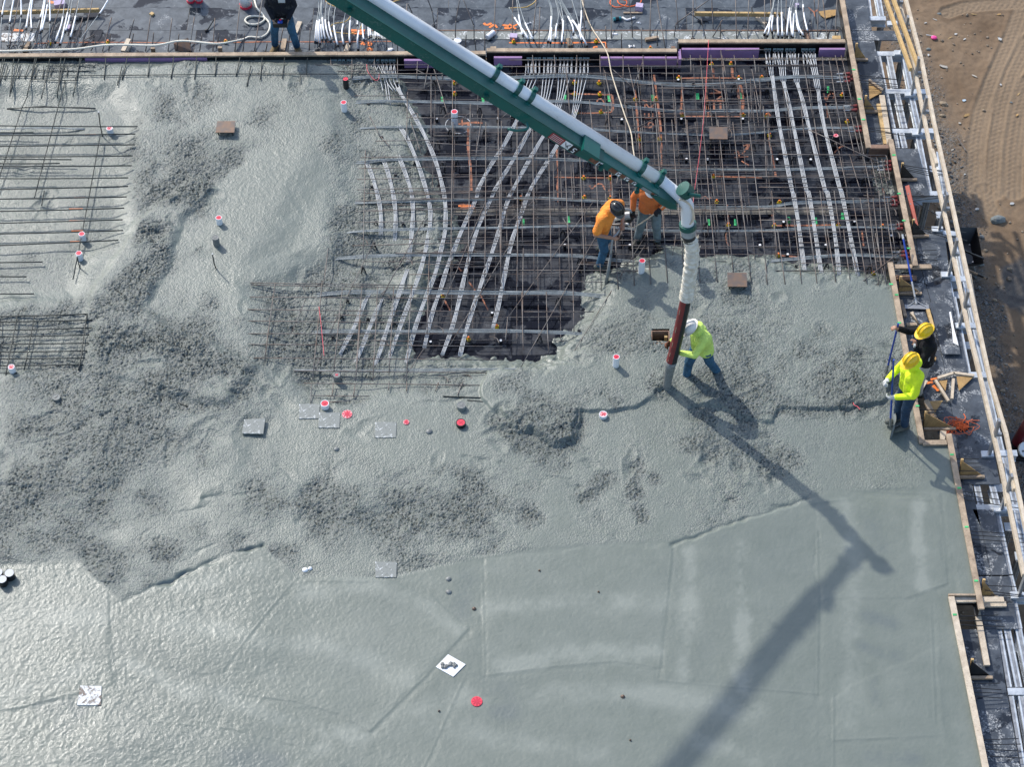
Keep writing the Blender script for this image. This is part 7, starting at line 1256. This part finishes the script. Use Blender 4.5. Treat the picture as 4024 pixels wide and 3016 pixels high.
        m = MB(); rid = [o + HM @ Vector((.141 * math.cos(a), 0, .131 * math.sin(a))) for a in np.linspace(.35, 2.8, 14)]; m.tube(rid, .013, 6); ob('ridge', m.mesh('ridge', None, True), h, hat)
        for sd in (-1, 1): m = MB(); m.tube([o + HM @ Vector((.12 * math.cos(a), .055 * sd, .118 * math.sin(a))) for a in np.linspace(.5, 2.6, 10)], .008, 5); ob('ridge', m.mesh('ridge', None, True), h, hat)
    return t, K, base
def at(px, z): return P(px, z)
# 1 operator on the top deck with the remote control
b1 = P((1123, 190), DECK)
t1, K1, _ = person('person in dark sweater and blue jeans holding a remote control on the top deck', b1, R_(-90), dict(anR=(0, -.20, .09), anL=(.05, .23, .09), knR=(.05, -.17, .5), knL=(.07, .17, .5), elR=(.04, -.255, 1.13), haR=(.22, -.13, .93), elL=(.04, .255, 1.13), haL=(.22, .13, .93), hed=(.12, 0, 1.6), look=(.7, 0, -.7), toeR=(.95, -.35, 0), toeL=(.9, .45, 0), grR=(.6, .6, -.2), grL=(.6, -.6, -.2)), C_NAVY, C_JEAN, C_TAN, None, scale=1.0)
rc = thing('remote_control', 'black and blue remote control box held by the man in the dark sweater', 'remote control', b1 + Vector((0, -.31, .92)))
m = MB(); m.box((0, 0, 0), (.27, .14, .09)); ob('case', m.mesh('case'), rc, M_BLACK); m = MB(); m.box((0, -.02, .05), (.09, .07, .02)); ob('panel', m.mesh('panel'), rc, M_BLUEP)
for x in (-.09, .09): m = MB(); m.tube([(x, 0, .04), (x, 0, .1)], .012, 7); ob('joystick', m.mesh('joystick'), rc, M_BLACK)
m = MB(); m.tube([(0, .03, .045), (0, .03, .07)], .02, 9); ob('stop_button', m.mesh('stop_button'), rc, M_RED)
m = MB(); m.box((b1.x + .05, b1.y - .18, b1.z + 1.36), (.13, .012, .08)); o = ob('chest_label', m.mesh('chest_label', b1), t1, M_STRANDW)
# 2 bending man with vibrator poker
b2 = P(G(2, 1, 805, 655), DECK + .03)
t2, K2, _ = person('person in orange t-shirt and black helmet bending over a vibrator poker', b2, R_(-18), dict(pel=(-.03, .06, .95), hiR=(-.03, -.04, .93), hiL=(-.03, .15, .93), knR=(.05, -.07, .52), anR=(-.02, -.08, .09), knL=(.03, .20, .52), anL=(-.10, .32, .12), che=(.03, .04, 1.27), nek=(.10, .03, 1.43), hed=(.19, .0, 1.53), shR=(.0, -.17, 1.36), shL=(.06, .23, 1.40), elR=(-.06, -.29, 1.10), haR=(.22, -.17, .98), elL=(.22, .38, 1.28), haL=(.32, .06, 1.12), look=(.7, -.25, -.68), grR=(.2, .6, 0), grL=(.1, -.8, 0)), C_ORT, C_JEAN, C_MUD, H_BLK, short=True, scale=1.0)
# 3 standing man with the vibrator motor
b3 = P(G(2, 1, 1205, 455), DECK + .02)
t3, K3, _ = person('person in orange long-sleeved shirt standing with the vibrator motor, head behind the boom', b3, R_(-95), dict(anR=(0, -.19, .09), anL=(.0, .17, .09), knR=(.04, -.14, .5), knL=(.04, .13, .5), elR=(-.02, -.3, 1.14), haR=(.06, -.3, .88), elL=(.04, .31, 1.16), haL=(.22, .16, 1.12), hed=(.13, 0, 1.58), look=(.75, 0, -.65), toeR=(.9, -.4, 0), toeL=(.9, .4, 0), grR=(.6, .3, -.4)), C_ORL, C_GREY, C_BOOT, H_WHT, gloves=C_BGL)
vm = thing('concrete_vibrator', 'grey vibrator motor and flexible shaft running to the poker of the bending man', 'vibrator', b3 + K3['haR'] - Vector((0, 0, .1)))
hr = b3 + K3['haR']; mo = hr + Vector((-.17, -.07, -.07))
m = MB(); m.tube([mo + Vector((.12, 0, .03)), mo + Vector((-.02, 0, -.0))], [.07, .075], 12); m.build('motor', M_STEEL, vm); m = MB(); m.tube([mo + Vector((-.02, 0, 0)), mo + Vector((-.16, -.02, -.06))], [.06, .035], 10); m.build('gear_housing', M_WRAP, vm)
m = MB(); m.tube(smooth_line([mo + Vector((.14, 0, .1)), mo + Vector((.1, 0, .17)), mo + Vector((-.06, 0, .18)), mo + Vector((-.14, 0, .09)), mo + Vector((-.1, 0, .0))], 5), .02, 7); m.build('carry_frame', M_STRAND, vm, True)
m = MB(); m.box(mo + Vector((.12, .02, -.06)), (.1, .1, .16), Matrix.Rotation(.4, 3, 'Y')); m.build('switch_box', M_BLACK, vm)
hpk = b2 + K2['haR']; hp2 = b2 + K2['haL']; pk0 = Py(G(2, 1, 858, 460), hpk.y); pe = P(G(2, 1, 846, 785), 0); pe.z = zc(pe.x, pe.y) - .03
m = MB(); m.tube(smooth_line([mo + Vector((-.16, -.02, -.06)), mo + Vector((-.34, -.1, -.1)), hp2 + Vector((.08, -.02, .03)), hp2, hp2.lerp(hpk, .6) + Vector((0, 0, -.02)), hpk, hpk.lerp(pe, .35)], 7), .02, 8); m.build('flexible_shaft', M_STEEL, vm, True)
m = MB(); m.tube([hpk.lerp(pe, .34), hpk.lerp(pe, .7), pe], [.024, .03, .03], 10); m.build('poker', M_CONCOAT, vm, True)
hl3 = b3 + K3['haL']; m = MB(); m.tube(smooth_line([mo + Vector((.05, -.02, -.12)), mo + Vector((.15, -.08, -.2)), mo + Vector((.32, -.1, -.06)), hl3 + Vector((-.1, -.02, -.1)), hl3, hl3 + Vector((.1, .02, .18)), hl3 + Vector((.16, .2, .3))], 6), .012, 6); m.build('power_lead', M_ROPE, vm, True)
# 4 nozzle man
b4 = P(G(2, 1, 1640, 1640), -.1)
hz = b4.z
t4, K4, _ = person('person in lime hooded top and white helmet guiding the delivery hose', b4, R_(192), dict(anR=(.20, -.02, .05), knR=(.17, -.04, .46), anL=(-.36, -.02, .05), knL=(-.16, .03, .47), pel=(-.02, 0, .84), hiR=(.05, -.07, .82), hiL=(-.07, .09, .82), che=(.03, 0, 1.16), nek=(.12, 0, 1.32), hed=(.20, .0, 1.40), shR=(.10, -.16, 1.25), shL=(.02, .18, 1.25), elL=(.20, .27, 1.02), haL=(.40, .10, .93), elR=(.30, -.2, 1.03), haR=(.50, -.12, .96), look=(.75, .1, -.6), toeR=(.95, .2, 0), toeL=(.6, .4, 0), grL=(.5, -.7, 0), grR=(.5, .7, 0)), C_LIME, C_JEAN, C_MUD, H_WHT, gloves=C_GLOVE, hood='down', cuff=cloth('pink_sock', (.45, .16, .2)))
# 5 worker in black on the walkway
b5 = P((3600, 1543), DECK)
t5, K5, _ = person('person in black sweater, pale trousers and yellow helmet with one hand at the mouth', b5, R_(186), dict(anR=(.02, -.12, .09), anL=(0, .10, .09), hed=(.09, 0, 1.6), elR=(.30, -.24, 1.36), haR=(.52, -.16, 1.56), elL=(.17, .26, 1.13), haL=(.23, .06, 1.34), look=(.8, .35, -.45), grR=(.3, .2, -.5), grL=(.4, -.6, .3)), C_BLK, C_BEIGE, C_BOOT, H_YEL, cuff=cloth('red_sock', (.5, .03, .04)))
hw = b5 + K5['haL']; m = MB(); m.box(hw + Vector((-.03, -.03, .04)) - b5, (.03, .05, .05)); ob('wrist_watch', m.mesh('wrist_watch'), t5, M_STRANDW)
m = MB(); q_ = (K5['che'] + K5['shL']) / 2; m.box(K5['shL'] * .45 + K5['pel'] * .55 + Vector((.0, -.135, .05)), (.02, .006, .2)); ob('sleeve_stripe', m.mesh('sleeve_stripe'), t5, M_STRANDW)
# 6 worker in hi-vis on the wooden pad
b6 = P(G(3, 2, 1160, 375), .03); b6.z = .03
t6, K6, _ = person('person in bright yellow hi-vis top and yellow helmet standing on a splashed pad', b6, R_(200), dict(anR=(.02, -.1, .09), anL=(-.02, .08, .09), knR=(.04, -.09, .5), knL=(.03, .09, .5), hed=(.08, 0, 1.59), elL=(.10, .27, 1.10), haL=(.33, .13, 1.0), elR=(.12, -.25, 1.1), haR=(.35, -.1, 1.14), look=(.8, .25, -.5), grL=(.4, -.7, 0), grR=(.4, .7, 0)), C_HIVIS, C_DJEAN, C_MUD, H_YEL, gloves=C_WGL, hood='up', scale=1.08)
q = [P(p, .028) for p in GL(3, 2, (1100, 268), (1218, 265), (1236, 400), (1096, 396))]; m = MB(); m.prism(q, .006, .028); tag(m.build('kneeling_pad', M_SMEARG), 'cement-splashed square board the hi-vis worker stands on', 'board')
def placer(label, hand, foot, w_, h_, tilt):
    t = thing('concrete_placer', label, 'tool', foot); d = (hand - foot).normalized(); m = MB(); m.tube([foot + d * .1, hand + d * .12], .017, 8); m.build('pole', M_BLUEP, t)
    m = MB(); m.tube([foot + d * .09, foot + d * .3], .021, 8); m.build('socket', M_CONCOAT, t); sd = Vector((math.cos(tilt), math.sin(tilt), 0)); n = sd.cross(Vector((0, 0, 1)))
    vs = []; fs = []
    for i in range(7):
        a = (i / 6 - .5); c = foot + sd * w_ * a + n * (.06 * (1 - 4 * a * a))
        vs += [c + Vector((0, 0, -.04)), c + Vector((0, 0, h_))]
    for i in range(6): fs.append((2 * i, 2 * i + 2, 2 * i + 3, 2 * i + 1))
    m = MB(); m.add(vs, fs); m.add([v + n * .006 for v in vs], [f[::-1] for f in fs]); m.build('blade', M_STRAND, t); return t
f5 = P((3300 + 312 * .578, 1200 + 478 * .578), .02); placer('blue-handled concrete placer held by the worker in black, blade resting in the fresh concrete', b5 + K5['haR'], f5, .42, .2, R_(70))
f6 = P((3300 + 341 * .578, 1200 + 845 * .578), .02); h6 = b6 + K6['haL']; placer('blue-handled concrete placer held upright by the hi-vis worker', Py((3300 + 366 * .578, 1200 + 405 * .578), f6.y + .05), f6, .38, .3, R_(82))
# ------------------------------------------------------------------ things down on the dirt
def gp(c, r, x, y): p = P(G(c, r, x, y), GROUND); p.z = gz(p.x, p.y); return p
def rock(label, p, r, sq, mt, seed, name='rock'):
    rs = np.random.RandomState(seed); m = MB(); m.ell((0, 0, 0), (1, 1, 1), None, 9, 6); m.v = [(v[0] * r * (1 + .25 * rs.uniform(-1, 1)), v[1] * r * sq * (1 + .25 * rs.uniform(-1, 1)), v[2] * r * .6) for v in m.v]
    o = ob(name, m.mesh(name), None, mt); o.location = p + Vector((0, 0, r * .2)); o.rotation_euler = (0, 0, rs.uniform(-.5, .2)); return tag(o, label, 'rock')
G_ROCK = mat('grey_boulder', (.13, .155, .16), .85, vs=12, col2=(.2, .21, .2), bump=.5); B_ROCK = mat('tan_rock', (.3, .24, .17), .9, vs=12, col2=(.2, .15, .1), bump=.5)
rock('large blue-grey boulder lying alone on the dirt', gp(3, 1, 1985, 255), .17, .62, G_ROCK, 3)
for i, (lab, c, r, x, y, s, mt) in enumerate([('grey stone by the gravel edge near the wheelbarrow', 3, 1, 1845, 630, .06, G_ROCK), ('tan stone beside the grey stone near the wheelbarrow', 3, 1, 2090, 662, .05, B_ROCK), ('small round tan stone below the wheelbarrow handle', 3, 1, 1960, 938, .05, B_ROCK), ('flat pale stone past the worker in black', 3, 1, 1940, 1262, .07, B_ROCK), ('pale flat stone near the red standpipe', 3, 2, 2030, 78, .05, B_ROCK), ('grey stone high on the gravel edge', 3, 0, 1490, 125, .05, G_ROCK), ('tan stone in the dark hollow', 3, 0, 1530, 885, .09, B_ROCK), ('small tan stone under the dark hollow', 3, 0, 1520, 980, .06, B_ROCK), ('grey stone at the foot of the second rails', 3, 0, 1400, 425, .05, G_ROCK), ('tiny tan stone on the tyre track', 3, 0, 1870, 935, .04, B_ROCK), ('grey stone beside the gravel under the rails', 3, 1, 1650, 190, .05, B_ROCK), ('pebble on open dirt below the boulder', 3, 1, 1885, 508, .05, B_ROCK)]): rock(lab, gp(c, r, x, y), s, .75, mt, i + 20)
def scrap(label, p, w_, d_, h_, mt, a, name='litter_scrap', cat='litter'):
    m = MB(); n = 7; rs = np.random.RandomState(int(abs(p.x * 991) + abs(p.y * 313)) % 9999); poly = [(w_ * .75 * math.cos(k * 6.283 / n) * rs.uniform(.5, 1.1), d_ * .75 * math.sin(k * 6.283 / n) * rs.uniform(.4, 1.1)) for k in range(n)]; m.prism(poly, 0, h_)
    o = ob(name, m.mesh(name), None, mt); o.location = p + Vector((0, 0, .01)); o.rotation_euler = (rs.uniform(-.25, .25), rs.uniform(-.25, .25), a); return tag(o, label, cat)
PAPER = mat('paper', (.5, .5, .48), .8, var=.25, vs=20); BAG = mat('cement_paper', (.38, .35, .3), .8, var=.3, vs=20)
for lab, x, y, w_, d_, mt, a in [('largest crumpled paper sheet on the dirt', 1535, 575, .16, .09, BAG, -.3), ('white paper scrap by the tyre track', 2005, 335, .09, .06, PAPER, -.6), ('white scrap beside the blue cup on the dirt', 1550, 895, .07, .05, PAPER, .5), ('blue and white crushed cup on the dirt', 1700, 852, .07, .05, mat('pale_blue_plastic', (.5, .62, .72), .5), 0.), ('twisted pale bag on the dirt', 1790, 650, .10, .04, BAG, -.9), ('white scrap high on the dirt near the pink flag', 1632, 295, .05, .03, PAPER, .2), ('small white scrap between pink flag and paper', 1705, 340, .06, .025, PAPER, .5), ('thin white strip near the top of the dirt', 1455, 172, .09, .015, PAPER, -.7), ('short white strip beside the thin strip', 1375, 203, .06, .02, PAPER, .4), ('white scrap above the tyre tracks', 2015, 720, .04, .04, PAPER, 0.), ('white scrap near the tyre track end', 1665, 1045, .06, .04, BAG, .3), ('pale scrap by the gravel bulge', 1605, 1272, .07, .035, BAG, .1), ('white scrap near the second rail', 1400, 475, .04, .05, PAPER, 0.), ('white scrap low on the dirt', 1707, 1490, .04, .03, PAPER, .5), ('tan wood chip by the hollow', 1725, 980, .12, .06, W_PLY, .6), ('tan wood chip on the wide tyre track', 2155, 975, .1, .035, W_PLY, .9), ('long tan stick above the pink flag', 1785, 123, .10, .014, W_NEW, 0.), ('tan bark strip at the top of the dirt', 2000, 122, .09, .03, W_PLY, -.2), ('thin tan stick above the paper sheet', 1580, 330, .10, .012, W_NEW, .5), ('grey plate chip on the tyre ridge', 2100, 870, .05, .04, G_ROCK, 0.), ('thin tan stick by the wide tyre track', 2165, 800, .07, .02, W_NEW, .8)]:
    scrap(lab, gp(3, 0, x, y), w_, d_, .012, mt, a)
pf = thing('marker_flag', 'pale stake with a pink flag lying on the dirt', 'marker flag', gp(3, 0, 1430, 318)); a, b = gp(3, 0, 1378, 308), gp(3, 0, 1462, 322); m = MB(); m.tube([a + Vector((0, 0, .03)), b + Vector((0, 0, .03))], .012, 6); m.build('stake', M_STRANDW, pf); p = gp(3, 0, 1445, 332); m = MB(); m.ell(p + Vector((0, 0, .03)), (.07, .06, .03), None, 8, 5); m.build('flag', mat('pink_flag', (.85, .06, .3), .6), pf)
sk = MB(); sk.tube([gp(3, 0, 1648, 1175) + Vector((0, 0, .03)), gp(3, 0, 1715, 1285) + Vector((0, 0, .03))], .014, 6); tag(sk.build('rusty_bar', M_REBAR), 'thin rusty bar lying on the gravel edge', 'steel bar')
for lab, x, y in [('white crumpled tape on the dirt above the boulder', 1812, 165), ('white scrap above the boulder', 2105, 120)]: scrap(lab, gp(3, 1, x, y), .07, .05, .02, PAPER, .3)
# wheelbarrow behind the rails
wb = thing('wheelbarrow', 'black wheelbarrow parked behind the guard rail with a worn wooden handle', 'wheelbarrow', gp(3, 1, 1690, 640)); o_ = gp(3, 1, 1700, 620)
m = MB(); vs = []
for z, sx, sy in ((.28, .22, .30), (.55, .33, .48)):
    for x, y in ((-1, -1), (1, -1), (1, 1), (-1, 1)): vs.append(o_ + Vector((x * sx - .1, y * sy, z)))
m.add(vs, [(3, 2, 1, 0), (0, 1, 5, 4), (1, 2, 6, 5), (2, 3, 7, 6), (3, 0, 4, 7)]); m.build('tray', M_BLACK, wb)
hA, hB = P(G(3, 1, 1735, 672), GROUND + .5), P(G(3, 1, 1895, 745), GROUND + .62)
for k, dy in ((0, 0), (1, .5)): m = MB(); m.tube([hA + Vector((-.3, dy + .1, -.1)), hA + Vector((0, dy, 0)), hB + Vector((0, dy, 0))], .022, 7); h_ = m.build('handle', W_OLD if k == 0 else M_BLACK, wb); m = MB(); m.tube([hA.lerp(hB, .55) + Vector((0, dy, 0)), hB + Vector((.01, dy, 0))], .027, 7); m.build('grip', M_BLACK, h_)
m = MB(); m.tube([o_ + Vector((-.6, .2, .18)), o_ + Vector((-.6, .28, .18))], .18, 16); m.build('wheel', M_BLACK, wb)
for dy in (-.2, .25): m = MB(); m.tube([o_ + Vector((.1, dy, .3)), o_ + Vector((.2, dy, .0))], .018, 6); m.build('leg', M_STEEL, wb)
# red standpipe on its black mat at the picture edge
sp = thing('red_standpipe', 'dark red flanged pipe standing on a black mat beyond the guard rail', 'standpipe', gp(3, 2, 2160, 600)); q = [gp(3, 2, *v) for v in ((2090, 455), (2330, 440), (2330, 710), (2080, 665))]; zz = max(v.z for v in q) + .04
m = MB(); m.prism(q, zz - .06, zz); m.build('mat', M_BLACK, sp); a = P(G(3, 2, 2160, 530), zz); m = MB(); m.tube([a, a + Vector((.12, 0, .75))], .13, 18); m.build('pipe', mat('dark_red_paint', (.13, .012, .022), .4), sp, True)
m = MB(); m.tube([a + Vector((-.0, 0, .005)), a + Vector((.005, 0, .04))], .17, 18); m.build('flange', M_BLACK, sp); d_ = P(G(3, 2, 2225, 578), zz + .1); m = MB(); m.tube([d_, d_ + Vector((.01, -.03, .05))], .15, 20); m.build('white_disc', M_WHITE, sp)
for k in range(6): m = MB(); m.tube([d_ + Vector((.1 * math.cos(k), .1 * math.sin(k), .03)), d_ + Vector((.1 * math.cos(k), .1 * math.sin(k), .062))], .014, 7); m.build('bolt', M_BLACK, sp)
